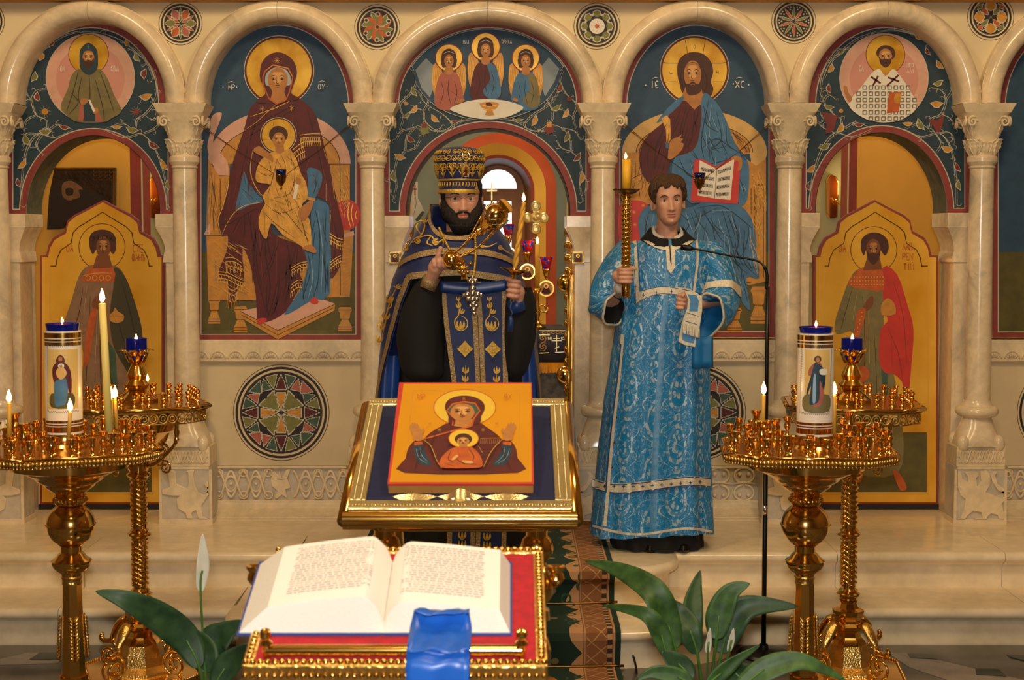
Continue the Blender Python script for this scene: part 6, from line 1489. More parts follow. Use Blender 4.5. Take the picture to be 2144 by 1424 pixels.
def cylinder_lamp(px, Y, rb, rt, rg, label, fig):
 """printed cylinder lamp: rows rb (bottom), rt (top of the print), rg (top of the glass)"""
 X = xr(px, Y, 800); r = 38.0*mpp(Y); z0, z1, zg = zr(rb, Y), zr(rt, Y), zr(rg, Y)
 root = thing('cylinder_lamp', label, 'lamp', (X, Y, z0), 'printed cylinder lamps on the stands')
 autosmooth(MB().lathe([(r*1.25, z0-.055), (r*1.25, z0-.045), (r*1.12, z0-.035), (r*1.16, z0-.02), (r*1.05, z0), (r*.8, z0)], 36, (X, Y, 0)).build('base', 'gold', root), .6)
 autosmooth(MB().lathe([(r, z0), (r, z1)], 48, (X, Y, 0)).build('cylinder', 'lamp_white', root), .6)
 H = z1-z0
 for a, b in ((.02, .075), (.085, .10), (.11, .135), (.86, .895), (.905, .925), (.935, .985)):
  MB().lathe([(r*1.006, z0+H*a), (r*1.006, z0+H*b)], 48, (X, Y, 0), cap=False).build('gilt_band', 'gold', root, True)
 autosmooth(MB().lathe([(r*.86, z1-.02), (r*.86, z1+.004), (r*.93, zg), (r*.88, zg), (r*.8, z1)], 36, (X, Y, 0), cap=False).build('glass_cup', 'glass_cobalt', root), .6)
 MB().lathe([(r*.55, z1-.03), (r*.6, zg-.004), (r*.5, zg-.004)], 28, (X, Y, 0)).build('red_wax', 'wax_red', root, True)
 MB().tube([(X, Y, zg-.006), (X, Y, zg+.004)], .0012, 5).build('wick', 'wick', root)
 flame(root, (X, Y, zg), .022)
 def cyl(x, y):
  p = at(x, y, Y-r); d = max(-.999, min(.999, (p.x-X)/r)); a = d*1.0
  return Vector((X+r*1.004*sin(a*1.2), Y-r*1.004*cos(a*1.2), p.z))
 P = Paint(root, cyl, (0, -1, 0), c=fig['c']); P.step = .0002; P.sub = 4
 P.lines('print_frame', 'paint_grey', fig['frame'], 5, 0, False)
 q = fig['panel']; n = 10
 top = [(q[0]+(q[2]-q[0])*k/n, q[1]) for k in range(n+1)]; bot = [(q[0]+(q[2]-q[0])*k/n, q[3]) for k in range(n+1)]
 V = [P.place(a) for a in top]+[P.place(a) for a in bot]
 mesh_obj('print_ground', V, [(n+1+k, n+2+k, k+1, k) for k in range(n)], 'paint_print_gold' if 'paint_print_gold' in M else mat('paint_print_gold', 'e8c070', .5, var=.1), root); P.k += 1
 for nm, m, sh in fig['fills']: P.fill(nm, m, sh, 3)
 return root
FL = dict(c=(0, 580, 3.39), panel=(345, 515, 540, 940), frame=[[(330+ (k % 2)*14, 490+k*6) for k in range(78)], [(548+(k % 2)*14, 490+k*6) for k in range(78)], [(335+k*6, 482+(k % 2)*14) for k in range(38)], [(335+k*6, 952+(k % 2)*14) for k in range(38)]],
  fills=[('ground', 'paint_olive', '368,830 500,830 500,925 368,925'), ('robe_blue', 'paint_robe_blue', '392,720 470,715 460,890 430,912 395,908'), ('mantle', 'paint_maroon', '402,610 448,610 478,650 492,730 488,850 470,790 455,720 400,735 388,750 376,690 380,640'), ('hood', 'paint_maroon', '402,580 425,552 448,580 445,615 405,615'), ('face', 'paint_skin', ell(425, 582, 12, 17, 14)), ('child_halo', 'paint_white', ell(430, 632, 18, 18, 14)), ('child', 'paint_cream', '410,650 445,645 462,690 430,730 400,690'), ('child_face', 'paint_skin', ell(430, 634, 9, 10, 12))])
FR = dict(c=(1500, 640, 3.56), panel=(672, 330, 842, 790), frame=[[(645+(k % 2)*14-k*.35, 310+k*6.5) for k in range(78)], [(856+(k % 2)*12-k*.3, 310+k*6.5) for k in range(76)], [(660+k*6, 300+(k % 2)*14) for k in range(33)], [(640+k*6, 800+(k % 2)*14) for k in range(34)]],
  fills=[('ground', 'paint_khaki', '672,670 836,670 832,790 670,790'), ('tunic', 'paint_rose', '705,470 735,430 770,425 790,470 800,600 780,735 720,740 735,560 700,520'), ('mantle', 'paint_robe_blue_dark', '735,440 750,425 795,470 808,520 795,630 770,560 765,700 735,735 705,730 715,600 688,680 686,640 712,540'), ('mantle_light', 'paint_robe_blue_light', '730,540 745,520 745,700 725,720'), ('hair', 'paint_brown', ell(757, 400, 22, 26, 14)), ('face', 'paint_skin', ell(757, 404, 13, 19, 14)), ('book', 'paint_white', '770,475 815,475 812,515 772,512')])
cylinder_lamp(133, 5.3, 906, 692, 677, 'lit white cylinder lamp printed with a mother and child', FL)
cylinder_lamp(1707, 5.3, 910, 697, 684, 'lit white cylinder lamp printed with a standing bearded figure', FR)
for a in ((19, 845, 925, 5.15, .0085, 'lit thin candle at the far left of the front left stand', 'wax', 19), (143, 864, 925, 5.12, .0065, 'short lit candle leaning before the left printed lamp', 'wax', 147),
          (230, 636, 918, 5.3, .0135, 'tall pale lit candle leaning on the front left stand', 'wax_pale', 214), (235, 838, 905, 5.35, .0062, 'thin lit candle just right of the tall pale candle', 'wax', 233), (245, 836, 905, 5.38, .0062, 'rightmost thin lit candle of the front left stand', 'wax', 241),
          (1597, 828, 912, 5.3, .0075, 'lit thin candle at the left side of the front right stand', 'wax', 1599), (1747, 829, 908, 5.3, .0075, 'lit thin candle right of the bearded-figure lamp', 'wax', 1747)):
 candle(a[0], a[1], a[2], a[3], a[4], a[5], a[6], a[7], fl=.046 if a[6] == 'wax' else .05)
def rear_stand(px, Y, rot, label):
 X = xr(px, Y, 1000); root = thing('candle_stand', label, 'candle stand', (X, Y, 0), 'tall twisted brass candle stands'); R = lambda row: zr(row, Y); u = mpp(Y)
 z0 = at(1072, 856, Y-.26).z; O = octa(.265, .17, rot)
 MB().prism([(X+x, Y+y, z0) for x, y in O], (0, 0, -.022)).build('tray', 'gold_tray', root)
 rim = MB()
 for k in range(8):
  a, b = Vector((X+O[k][0]*1.03, Y+O[k][1]*1.03, z0-.008)), Vector((X+O[(k+1) % 8][0]*1.03, Y+O[(k+1) % 8][1]*1.03, z0-.008)); rim.tube([a, b], .009, 8)
 rim.build('rim', 'gold', root, True)
 for k in range(8):
  a, b = Vector((X+O[k][0]*.97, Y+O[k][1]*.97, z0-.022)), Vector((X+O[(k+1) % 8][0]*.97, Y+O[(k+1) % 8][1]*.97, z0-.022)); n = max(3, int((b-a).length/.034)); sk = MB(); d = (b-a)/n
  for j in range(n):
   c = a+d*(j+.5)+Vector((0, 0, -.024)); r = d.length*.46
   sk.tube([c+d.normalized()*r*cos(t*pi/8)+Vector((0, 0, r*1.1*sin(t*pi/8))) for t in range(16)], .0032, 5, closed=True)
   sk.tube([c+d.normalized()*r*.5*cos(t*pi/5)+Vector((0, 0, r*.55*sin(t*pi/5))) for t in range(10)], .0024, 5, closed=True)
  sk.tube([a, b], .0035, 5); sk.tube([a+Vector((0, 0, -.046)), b+Vector((0, 0, -.046))], .003, 5)
  sk.build('pierced_skirt', 'gold_rough', root, True)
 autosmooth(MB().lathe([(20*u, R(985)), (26*u, R(970)), (30*u, R(950)), (40*u, R(930)), (62*u, R(908)), (78*u, R(900)), (100*u, z0-.022)], 36, (X, Y, 0)).build('funnel', 'gold', root), .6)
 for q in range(4):
  a = rot+q*pi/2+pi/4; d = Vector((cos(a), sin(a), 0))
  pth = [Vector((X, Y, R(975)))+d*.05] + [Vector((X, Y, 0))+d*rr+Vector((0, 0, zz)) for rr, zz in ((.10, R(965)), (.15, R(945)), (.19, R(925)), (.20, R(905)), (.205, z0-.05))]
  br = MB().tube(spline(pth, 5), .008, 8).build('bracket', 'gold', root, True)
  c = Vector((X, Y, R(940)))+d*.125
  MB().tube([c+d*(.034*(1-t/26))*cos(t*.42)+Vector((0, 0, .034*(1-t/26)*sin(t*.42))) for t in range(24)], .0055, 6).build('scroll', 'gold', br, True)
  c = Vector((X, Y, R(975)))+d*.14
  MB().tube([c+d*(.03*(1-t/26))*cos(-t*.42+2)+Vector((0, 0, .03*(1-t/26)*sin(-t*.42+2))) for t in range(24)], .005, 6).build('scroll', 'gold', br, True)
  e = Vector((X, Y, R(905)))+d*.20
  autosmooth(MB().lathe([(.006, -.03), (.011, -.02), (.008, -.01), (.012, .01), (.008, .03), (.01, .045)], 10, e).build('finial', 'gold', br))
 def ring(r): autosmooth(MB().lathe([(16*u, R(r+16)), (19*u, R(r+14)), (18*u, R(r+11)), (25*u, R(r+5)), (25*u, R(r+2)), (18*u, R(r-2)), (20*u, R(r-5)), (16*u, R(r-9))], 24, (X, Y, 0)).build('ring', 'gold', root), .6)
 ring(990); ring(1115); ring(1240)
 for a, b in ((1004, 1108), (1128, 1232)):
  sh = autosmooth(MB().lathe([(15*u, R(b)), (15*u, R(a))], 24, (X, Y, 0)).build('shaft', 'gold', root), .6); mb = MB()
  for ph in range(4):
   mb.tube([(X+16*u*cos(t*.22+ph*pi/2), Y+16*u*sin(t*.22+ph*pi/2), R(a+8)+(R(b-8)-R(a+8))*t/60) for t in range(61)], .0052, 5)
  mb.build('twist', 'gold', sh, True)
 autosmooth(MB().lathe([(40*u, R(1345)), (36*u, R(1338)), (28*u, R(1330)), (26*u, R(1320)), (33*u, R(1314)), (33*u, R(1308)), (26*u, R(1302)), (26*u, R(1296)), (32*u, R(1284)), (34*u, R(1276)), (22*u, R(1272)), (17*u, R(1262)), (20*u, R(1256))], 8, (X, Y, 0), twist=pi/8).build('base_block', 'gold', root), .35)
 autosmooth(MB().lathe([(72*u, .03), (70*u, .04), (60*u, .05), (52*u, .06), (46*u, R(1360)), (40*u, R(1345))], 8, (X, Y, 0), twist=pi/8).build('base_dome', 'gold_rough', root), .35)
 MB().prism([(X+x*.92, Y+y*.92, .03) for x, y in octa(.24, .17, rot)], (0, 0, -.03)).build('base_plate', 'gold', root)
 mb = MB(); Ob = octa(.222, .157, rot)
 for k in range(8):
  a, b = Vector((X+Ob[k][0], Y+Ob[k][1], .033)), Vector((X+Ob[(k+1) % 8][0], Y+Ob[(k+1) % 8][1], .033)); n = int((b-a).length/.012)
  for j in range(n): mb.ball(a.lerp(b, (j+.5)/n), .006, 6, 4)
 mb.build('base_beads', 'gold', root, True)
 for q in range(4):
  a = rot+q*pi/2+pi/4; d = Vector((cos(a), sin(a), 0)); B_ = Vector((X, Y, 0))
  pth = [(.055, R(1300)), (.09, R(1306)), (.12, R(1325)), (.15, R(1345)), (.19, R(1352)), (.215, R(1345)), (.205, R(1337))]
  f = MB().tube(spline([B_+d*r_+Vector((0, 0, z)) for r_, z in pth], 5), [.011]*25+[.009]*6, 8).build('scroll_foot', 'gold', root, True)
  c = B_+d*.17+Vector((0, 0, R(1382)))
  MB().tube([c+d*.062*(1-t/44)*cos(t*.3+1.3)+Vector((0, 0, .062*(1-t/44)*sin(t*.3+1.3))) for t in range(38)], .0065, 6).build('scroll', 'gold', f, True)
  lf = []
  for t in range(8):
   s = t/7; pc = B_+d*(.07+.085*s)+Vector((0, 0, R(1296)-.11*s*s-.01)); sd = Vector((-d.y, d.x, 0)); wd = .03*sin(pi*(.15+.8*s))
   lf.append([pc+sd*wd*k+d*.012*(1-k*k)+Vector((0, 0, .012*(1-k*k))) for k in (-1, -.6, -.2, .2, .6, 1)])
  solid(MB().grid(lf).build('acanthus', 'gold_rough', f, True), .004)
 lampr = autosmooth(MB().lathe([(44*u, z0), (44*u, z0+.012), (36*u, z0+.024), (30*u, z0+.034), (18*u, z0+.05), (14*u, R(828)+.02), (22*u, R(812)), (26*u, R(805)), (18*u, R(795)), (22*u, R(785)), (14*u, R(768)), (10*u, R(762)), (14*u, R(757))], 10, (X, Y, 0)).build('lamp_stem', 'gold', root), .6)
 for k in range(8):
  a = k*pi/4; d = Vector((cos(a), sin(a), 0)); sd = Vector((-d.y, d.x, 0)); rows = []
  for t in range(7):
   s = t/6; pc = Vector((X, Y, R(760)))+d*(.024+.036*s+.016*max(0, s-.7)*3)+Vector((0, 0, .07*s-.03*max(0, s-.75)**2*10)); wd = .024*sin(pi*(.3+.68*s))+.001
   rows.append([pc+sd*wd*q for q in (-1, 0, 1)])
  solid(MB().grid(rows).build('cup_leaf', 'gold', lampr, True), .003)
 autosmooth(MB().lathe([(14*u, R(757)), (20*u, R(748)), (22.5*u, R(730)), (22.5*u, R(708)), (20*u, R(708)), (20*u, R(745))], 28, (X, Y, 0), cap=False).build('glass_cup', 'glass_cobalt', root), .6)
 MB().lathe([(11*u, R(744)), (15*u, R(735)), (15*u, R(714)), (10*u, R(713))], 20, (X, Y, 0)).build('red_wax', 'wax_red', root, True)
 flame(root, (X, Y, R(716)), .035)
 random.seed(int(px))
 for f, n in ((.9, 26), (.66, 14)):
  for j in range(n):
   a = 2*pi*(j+.3)/n; m_ = max(abs(cos(a-rot)), abs(sin(a-rot)), (abs(cos(a-rot))+abs(sin(a-rot)))/1.55); rr = .265*f/m_*.98
   cup(root, X+rr*cos(a), Y+rr*sin(a), z0, 1.05)
 return root, z0
rear_stand(290, 6.3, .35, 'brass candle stand with twisted shaft before the left door'); rear_stand(1780, 6.3, -.12, 'brass candle stand with twisted shaft before the right door')
candle(309, 800, 850, 6.42, .005, 'small lit candle stub beside the blue lamp of the rear left stand', fl=.03)
# ------------------------------------------------------------------ people
m = mat('skin', 'd8a083', .5, var=.1, vs=30, bump=.05, bs=120); m.node_tree.nodes['Principled BSDF'].inputs['Subsurface Weight'].default_value = .08
mat('skin_ruddy', 'd49a80', .5, var=.12, vs=26, bump=.05, bs=120); mat('lip', 'b4665a', .45); mat('eye_white', 'd9cfc6', .25); mat('iris', '4a3a2c', .2); mat('hair_brown', '583a20', .6, var=.5, vs=30, bump=.8, bs=60, stretch=(6, 6, 1)); mat('hair_black', '1c120c', .7, var=.6, vs=40, bump=.9, bs=80, stretch=(4, 4, 1)); mat('brow_brown', '5a3a24', .8)
mat('shoe_black', '0a0909', .25)
HZ = [(-.122, .008, .064, .045), (-.117, .026, .078, .03), (-.105, .040, .088, .02), (-.085, .052, .090, .045), (-.055, .061, .0885, .072), (-.02, .067, .0875, .088), (0, .0695, .0865, .093), (.03, .0725, .090, .098), (.06, .072, .087, .098), (.085, .064, .074, .088), (.103, .046, .05, .064), (.113, .024, .025, .032), (.117, .004, .004, .006)]
def hprof(z):
 for (z0, *a), (z1, *b) in zip(HZ[:-1], HZ[1:]):
  if z <= z1: t = max(0, (z-z0)/(z1-z0)); return [p+(q-p)*t for p, q in zip(a, b)]
 return list(HZ[-1][1:])
def g(v, s): return math.exp(-(v/s)**2)
class Head:
 def __init__(s, c, yaw=0, roll=0, pitch=0, k=1., wide=1.):
  s.M = Matrix.Translation(c) @ Matrix.Rotation(yaw, 4, 'Z') @ Matrix.Rotation(pitch, 4, 'X') @ Matrix.Rotation(roll, 4, 'Y') @ Matrix.Diagonal((k*wide, k, k, 1))
 def loc(s, a, z, off=0):
  """a: angle from the front (0), positive to the viewer's right; local point, front is -y"""
  w_, yf, yb = hprof(z); sa, ca = sin(a), cos(a)
  x = w_*math.copysign(abs(sa)**.9, sa); y = -yf*abs(ca)**.85 if ca > 0 else yb*abs(ca)**.9
  if ca > -.1:
   f = 0; zz = z
   br = max(0, min(1, (.012-zz)/.055)) if zz > -.052 else max(0, 1-(-.052-zz)/.006)
   f += (.005+.021*br)*g(x, .0085+.005*br)*(1 if zz < .012 else max(0, 1-(zz-.012)/.012))
   f += .008*(g(x-.0135, .006)+g(x+.0135, .006))*g(zz+.045, .007)
   f -= .013*(g(x-.031, .0155)+g(x+.031, .0155))*g(zz, .0105)
   f += .005*(g(abs(x)-.03, .02))*g(zz-.02, .008) + .0045*g(abs(x)-.046, .016)*g(zz+.028, .016)
   f += .006*g(x, .017)*g(zz+.0675, .0045) + .0065*g(x, .015)*g(zz+.0795, .005) - .003*g(x, .02)*g(zz+.0735, .0022) - .002*g(abs(x)-.025, .006)*g(zz+.073, .006)
   f -= .003*g(x, .02)*g(zz+.09, .005); f += .006*g(x, .014)*g(zz+.105, .01)
   y -= f*max(0, min(1, (ca+.1)/.4))
  r = Vector((x, y, 0)); 
  if off: n_ = Vector((sa, -ca, 0)); return Vector((x, y, z))+n_*off
  return Vector((x, y, z))
 def p(s, a, z, off=0): return s.M @ s.loc(a, z, off)
 def L(s, x, y, z): return s.M @ Vector((x, y, z))
 def shell(s, mb):
  zs = [HZ[0][0]+(HZ[-1][0]-HZ[0][0])*k/70 for k in range(71)]; n = 72
  rows = [[s.p(2*pi*i/n, z) for i in range(n)] for z in zs]
  b = len(mb.v); mb.grid([r[::-1] for r in rows], True); mb.f.append(tuple(b+i for i in range(n))[::1]); mb.f.append(tuple(b+70*n+i for i in range(n-1, -1, -1)))
  for sg in (-1, 1):
   A = []
   for t in range(17):
    q = t/16*1.75*pi-.35*pi; A.append(s.L(sg*(.0785-.006*cos(q)), .004-.014*cos(q), -.014+.031*sin(q)))
   mb.tube(A, .0052, 8); mb.tube([s.L(sg*.071, .0, .004), s.L(sg*.073, .004, -.014), s.L(sg*.07, 0, -.034)], [.007, .01, .006], 8)
   mb.tube([s.L(sg*(.031+.0145*cos(t)), -.0715+.004*abs(cos(t))**2-(.0015), .0005+.0058*sin(t)) for t in [pi*k/8 for k in range(9)]], .0026, 6)
   mb.tube([s.L(sg*(.031+.0145*cos(t)), -.070+.004*abs(cos(t))**2, -.0005-.0065*sin(t)) for t in [pi*k/8 for k in range(9)]], .0022, 6)
 def face_parts(s, parent, brow, iris='iris', gaze=(0, 0), browr=.0028, lip=True):
  for sg in (-1, 1):
   c = Vector((sg*.031, -.0650, 0)); mb = MB(); vs = []
   e = MB().ball((0, 0, 0), .0118, 16, 10); e.v = [s.M @ (v+c) for v in e.v]; eo = e.build('eye', 'eye_white', parent, True)
   d = Vector((gaze[0], -1, gaze[1])).normalized(); ii = MB()
   ii.lathe([(.0066, .0090), (.0060, .0108), (.0001, .0122)], 14, mtx=Vector((0, 0, 1)).rotation_difference(d).to_matrix().to_4x4()); ii.v = [s.M @ (v+c) for v in ii.v]; ii.build('iris', iris, eo, True)
   B_ = [s.p(math.asin(max(-1, min(1, sg*x/.075))), z, .0022) for x, z in ((.014, .0165), (.022, .0205), (.032, .0225), (.042, .0205), (.050, .015))]
   MB().tube(spline(B_, 4), [browr*.8]*4+[browr]*9+[browr*.5]*4, 6).build('eyebrow', brow, parent, True)
  if lip:
   for z0, h in ((-.0685, .0032), (-.0785, .0036)):
    rows = []
    for k in range(13):
     x = -.023+.046*k/12; hh = h*(1-(abs(x)/.0235)**2)**.5+.0002; a = math.asin(x/.062)
     rows.append([s.p(a, z0+(.0008*abs(x)*20*-1 if z0 > -.07 else 0)+hh*q, .0012) for q in (-1, -.4, .2, 1)])
    MB().grid(rows).build('lip', 'lip', parent, True)
def hand_grip(mb, A, axis, rp, a_start, a_end, back, wrist, thumb_a, kk=1., flip=1):
 """fist closed round a rod: A grip centre, axis rod direction, angles measured in the plane normal to axis from +x"""
 ax = Vector(axis).normalized(); e1 = (Vector((1, 0, 0))-ax*ax.x).normalized(); e2 = ax.cross(e1)
 fr_ = .0092*kk
 for i, ln in enumerate((.92, 1, .97, .82)):
  o = A+ax*flip*(1.5-i)*.0208*kk; P_ = []
  for t in range(12):
   a = a_start+(a_end-a_start)*ln*t/11; rr = rp+fr_*1.05 + (.004 if t < 4 else 0)*kk
   P_.append(o+(e1*cos(a)+e2*sin(a))*rr)
  mb.tube(P_, [fr_*(1.08 if t in (0, 1, 5, 6) else .98)*(1 if t < 10 else .85) for t in range(12)], 8); mb.ball(P_[-1], fr_*.85, 8, 6)
 d0 = e1*cos(a_start)+e2*sin(a_start); K = A+d0*(rp+fr_)
 B_ = Vector(back)
 for i in range(4):   # back of the hand
  o = ax*flip*(1.5-i)*.0205*kk; mb.tube([K+o, K.lerp(B_, .5)+o*.95, B_+o*.8], [.0125*kk, .014*kk, .013*kk], 8)
 mb.tube([B_, B_.lerp(Vector(wrist), .6), Vector(wrist)], [.03*kk, .026*kk, .027*kk], 12); mb.ball(B_, .031*kk, 12, 8)
 T0 = B_+ax*flip*.026*kk; d1 = e1*cos(thumb_a)+e2*sin(thumb_a); T2 = A+d1*(rp+.010*kk)+ax*flip*.036*kk; T1 = T0.lerp(T2, .5)+ax*flip*.012*kk+d1*.006
 mb.tube(spline([T0, T1, T2, T2+(T2-T1).normalized()*.014*kk], 4), [.0135*kk]*5+[.0115*kk]*5+[.0095*kk]*3, 8); mb.ball(T2+(T2-T1).normalized()*.014*kk, .0092*kk, 8, 6)
def body_finish(mb, parent, m):
 o = mb.build('body', m, parent, True)
 r = o.modifiers.new('remesh', 'REMESH'); r.mode = 'VOXEL'; r.voxel_size = .0036; r.use_smooth_shade = True
 s_ = o.modifiers.new('smooth', 'SMOOTH'); s_.factor = .5; s_.iterations = 3
 return o
class Robe:
 """loft of ellipses through rows: (row, left px, right px, half depth m)"""
 def __init__(s, Y, rows, folds=0, amp=(0, .02), ph=0):
  s.Y = Y; s.T = []
  for r, l, q, d in rows: a, b = at(l, r, Y), at(q, r, Y); s.T.append((a.z, (a.x+b.x)/2, (b.x-a.x)/2, d))
  s.T.sort(); s.f = folds; s.amp = amp; s.ph = ph; s.z0, s.z1 = s.T[0][0], s.T[-1][0]
 def prm(s, z):
  T = s.T
  if z <= T[0][0]: return T[0][1:]
  for i in range(len(T)-1):
   if z <= T[i+1][0]:
    t = (z-T[i][0])/(T[i+1][0]-T[i][0]); t = t*t*(3-2*t)*.5+t*.5; return [p+(q-p)*t for p, q in zip(T[i][1:], T[i+1][1:])]
  return T[-1][1:]
 def pt(s, a, z, off=0):
  cx, w_, d = s.prm(z); u = max(0, min(1, (s.z1-z)/(s.z1-s.z0))); A = s.amp[0]+(s.amp[1]-s.amp[0])*u
  f = A*(sin(s.f*a+s.ph+1.1*sin(a*2+z*1.2))+.45*sin(s.f*1.7*a+2.3*s.ph+z*2)) if s.f else 0
  k = 1+off/max(w_, .02); sa, ca = sin(a), cos(a); e = .82
  return Vector((cx+(w_+off+f*.35)*math.copysign(abs(sa)**e, sa), s.Y-(d+off+f)*math.copysign(abs(ca)**e, ca), z))
 def grid(s, z0=None, z1=None, n=96, m=48, hem=None):
  z0 = s.z0 if z0 is None else z0; z1 = s.z1 if z1 is None else z1
  return [[s.pt(2*pi*i/n, z0+(z1-z0)*j/m+(hem(2*pi*i/n) if hem else 0)*(1-j/m)) for i in range(n)] for j in range(m+1)]
 def build(s, name, mt, parent, **kw):
  rows = s.grid(**kw); mb = MB().grid([r[::-1] for r in rows], True); n = len(rows[0]); uv = []
  for r in rows:
   for i in range(n-1, -1, -1): uv.append((i/n, r[i].z))
  o = mesh_obj(name, mb.v, mb.f, mt, parent, True)
  ul = o.data.uv_layers.new(name='uv')
  for l in o.data.loops:
   u_, v_ = uv[l.vertex_index]; ul.data[l.index].uv = (u_*1.6, v_)
  return o
 def hit(s, px, py):
  Y = s.Y-.15
  for k in range(5):
   p = at(px, py, Y); cx, w_, d = s.prm(p.z); q = max(-.999, min(.999, (p.x-cx)/max(w_, .01))); a = math.asin(math.copysign(abs(q)**(1/.82), q)); Y = s.pt(a, p.z).y
  return at(px, py, Y)
def brocade(name, base, silver, sx=1., sy=1.):
 m = mat(name, base, .5); t = m.node_tree; b = t.nodes['Principled BSDF']
 uv = node(t, 'ShaderNodeTexCoord'); mp = node(t, 'ShaderNodeMapping'); mp.inputs['Scale'].default_value = (7.2*sx, 4.0*sy, 1); t.links.new(uv.outputs['UV'], mp.inputs[0])
 dn = node(t, 'ShaderNodeTexNoise'); dn.inputs['Scale'].default_value = 3.0*1; t.links.new(mp.outputs[0], dn.inputs['Vector'])
 sep = node(t, 'ShaderNodeSeparateXYZ'); t.links.new(mp.outputs[0], sep.inputs[0])
 def mth(op, a, b_=None, c=None):
  n = node(t, 'ShaderNodeMath', operation=op)
  for i, v in enumerate((a, b_, c)):
   if v is None: continue
   if isinstance(v, (int, float)): n.inputs[i].default_value = v
   else: t.links.new(v, n.inputs[i])
  return n.outputs[0]
 x, y = sep.outputs[0], sep.outputs[1]
 col = mth('FLOOR', x); half = mth('MULTIPLY', mth('MODULO', mth('ABSOLUTE', col), 2), .5)
 fx = mth('SUBTRACT', mth('FRACT', x), .5); fy = mth('SUBTRACT', mth('FRACT', mth('ADD', y, half)), .5)
 wx = mth('ADD', .30, mth('MULTIPLY', fy, -.22))
 d = mth('SQRT', mth('ADD', mth('POWER', mth('DIVIDE', mth('ABSOLUTE', fx), wx), 2), mth('POWER', mth('DIVIDE', mth('ABSOLUTE', fy), .36), 2)))
 ring = mth('LESS_THAN', mth('ABSOLUTE', mth('SUBTRACT', d, .95)), .13)
 ns = node(t, 'ShaderNodeTexVoronoi'); ns.inputs['Scale'].default_value = 7.; t.links.new(mp.outputs[0], ns.inputs['Vector'])
 flo = mth('MULTIPLY', mth('LESS_THAN', d, .72), mth('LESS_THAN', ns.outputs['Distance'], .46))
 d2 = mth('SQRT', mth('ADD', mth('POWER', mth('MULTIPLY', fx, 1.), 2), mth('POWER', mth('MULTIPLY', mth('SUBTRACT', mth('ABSOLUTE', fy), .5), 1.9), 2)))
 dot = mth('LESS_THAN', mth('ABSOLUTE', mth('SUBTRACT', d2, .09)), .05)
 vine = mth('LESS_THAN', mth('ABSOLUTE', mth('SUBTRACT', mth('ABSOLUTE', fx), mth('MULTIPLY', mth('ABSOLUTE', mth('SINE', mth('MULTIPLY', fy, 6.283))), .46))), .018)
 w1 = node(t, 'ShaderNodeTexNoise'); w1.inputs['Scale'].default_value = 9; w1.inputs['Detail'].default_value = 5; t.links.new(mp.outputs[0], w1.inputs['Vector'])
 lea = mth('MULTIPLY', mth('GREATER_THAN', d, 1.12), mth('LESS_THAN', mth('ABSOLUTE', mth('SUBTRACT', w1.outputs[0], .5)), .014))
 tot = mth('MINIMUM', mth('ADD', mth('ADD', ring, flo), mth('ADD', mth('ADD', dot, vine), lea)), 1)
 br = mth('MULTIPLY', tot, mth('ADD', .10, mth('MULTIPLY', mth('GREATER_THAN', w1.outputs[0], .5), .55)))
 mx = node(t, 'ShaderNodeMix', data_type='RGBA'); t.links.new(br, mx.inputs[0]); mx.inputs[6].default_value = rgb(base); mx.inputs[7].default_value = rgb(silver); t.links.new(mx.outputs[2], b.inputs['Base Color'])
 t.links.new(mth('MULTIPLY', br, .55), b.inputs['Metallic'])
 return m
brocade('brocade_blue', '067ab6', 'cfdcde'); mat('blue_lining', '0e6fae', .55, var=.15)
mat('trim_cream', 'ded2b8', .5, .15, var=.2, vs=120); mat('trim_navy', '25406e', .7); mat('braid_gold', 'b09468', .45, .5, var=.5, vs=170, bump=.5, bs=200); mat('embroidery', 'e2b548', .38, .6, var=.25, vs=90, bump=.4, bs=220)
mat('cape_blue', '0c1f58', .6, var=.2, vs=20); M['cape_blue'].node_tree.nodes['Principled BSDF'].inputs['Sheen Weight'].default_value = .15
mat('satin_blue_belt', '22407e', .35, var=.25, vs=20); mat('cape_lining', '15408f', .35, var=.3, vs=10)
# ------------------------------------------------------------------ the young server
YB = 7.3
boy = thing('person', 'young man in blue brocade robe holding a tall candle pole', 'person', (xr(1390, YB, 1140), YB, ZP))
hb = Head(at(1399, 420.5, YB-.02), yaw=.05, roll=-.06, pitch=-.02, k=.985, wide=.96)
rb_ = Robe(YB, [(499, 1350, 1446, .083), (508, 1318, 1484, .11), (525, 1302, 1496, .13), (560, 1298, 1494, .145), (620, 1298, 1486, .155), (700, 1286, 1484, .165), (760, 1278, 1485, .17), (850, 1264, 1486, .18), (950, 1253, 1486, .19), (1050, 1244, 1489, .20), (1114, 1239, 1492, .205)], 11, (.0, .017), .6)
body = MB(); hb.shell(body)
body.tube([hb.L(0, .015, -.075), at(1396, 480, YB+.0), at(1396, 505, YB)], [.052, .050, .06], 20)
body.tube([at(1396, 500, YB), at(1394, 560, YB), at(1392, 700, YB), at(1388, 790, YB)], [.08, .12, .12, .12], 20)
for sx in (1365, 1420): body.tube([at(sx, 780, YB), at(sx, 960, YB), at(sx+2, 1138, YB)], [.075, .055, .045], 14)
W1 = at(1303, 598, 7.12); E1 = at(1272, 640, 7.26); body.tube([at(1322, 528, YB), E1, W1], [.055, .045, .028], 14)
W2 = at(1448, 640, 7.08); E2 = at(1512, 625, 7.24); body.tube([at(1478, 528, YB), E2, W2], [.055, .045, .028], 14)
YPOLE = 7.07
hand_grip(body, at(1311, 577, YPOLE), (0, 0, 1), .020, 1.15*pi, 1.95*pi, at(1294, 578, YPOLE+.03), W1, 1.98*pi, .95)
hand_grip(body, at(1428, 632, 7.045), (.12, 0, 1), .010, 1.05*pi, 1.75*pi, at(1432, 632, 7.075), W2, 1.5*pi, .93)
body_finish(body, boy, 'skin')
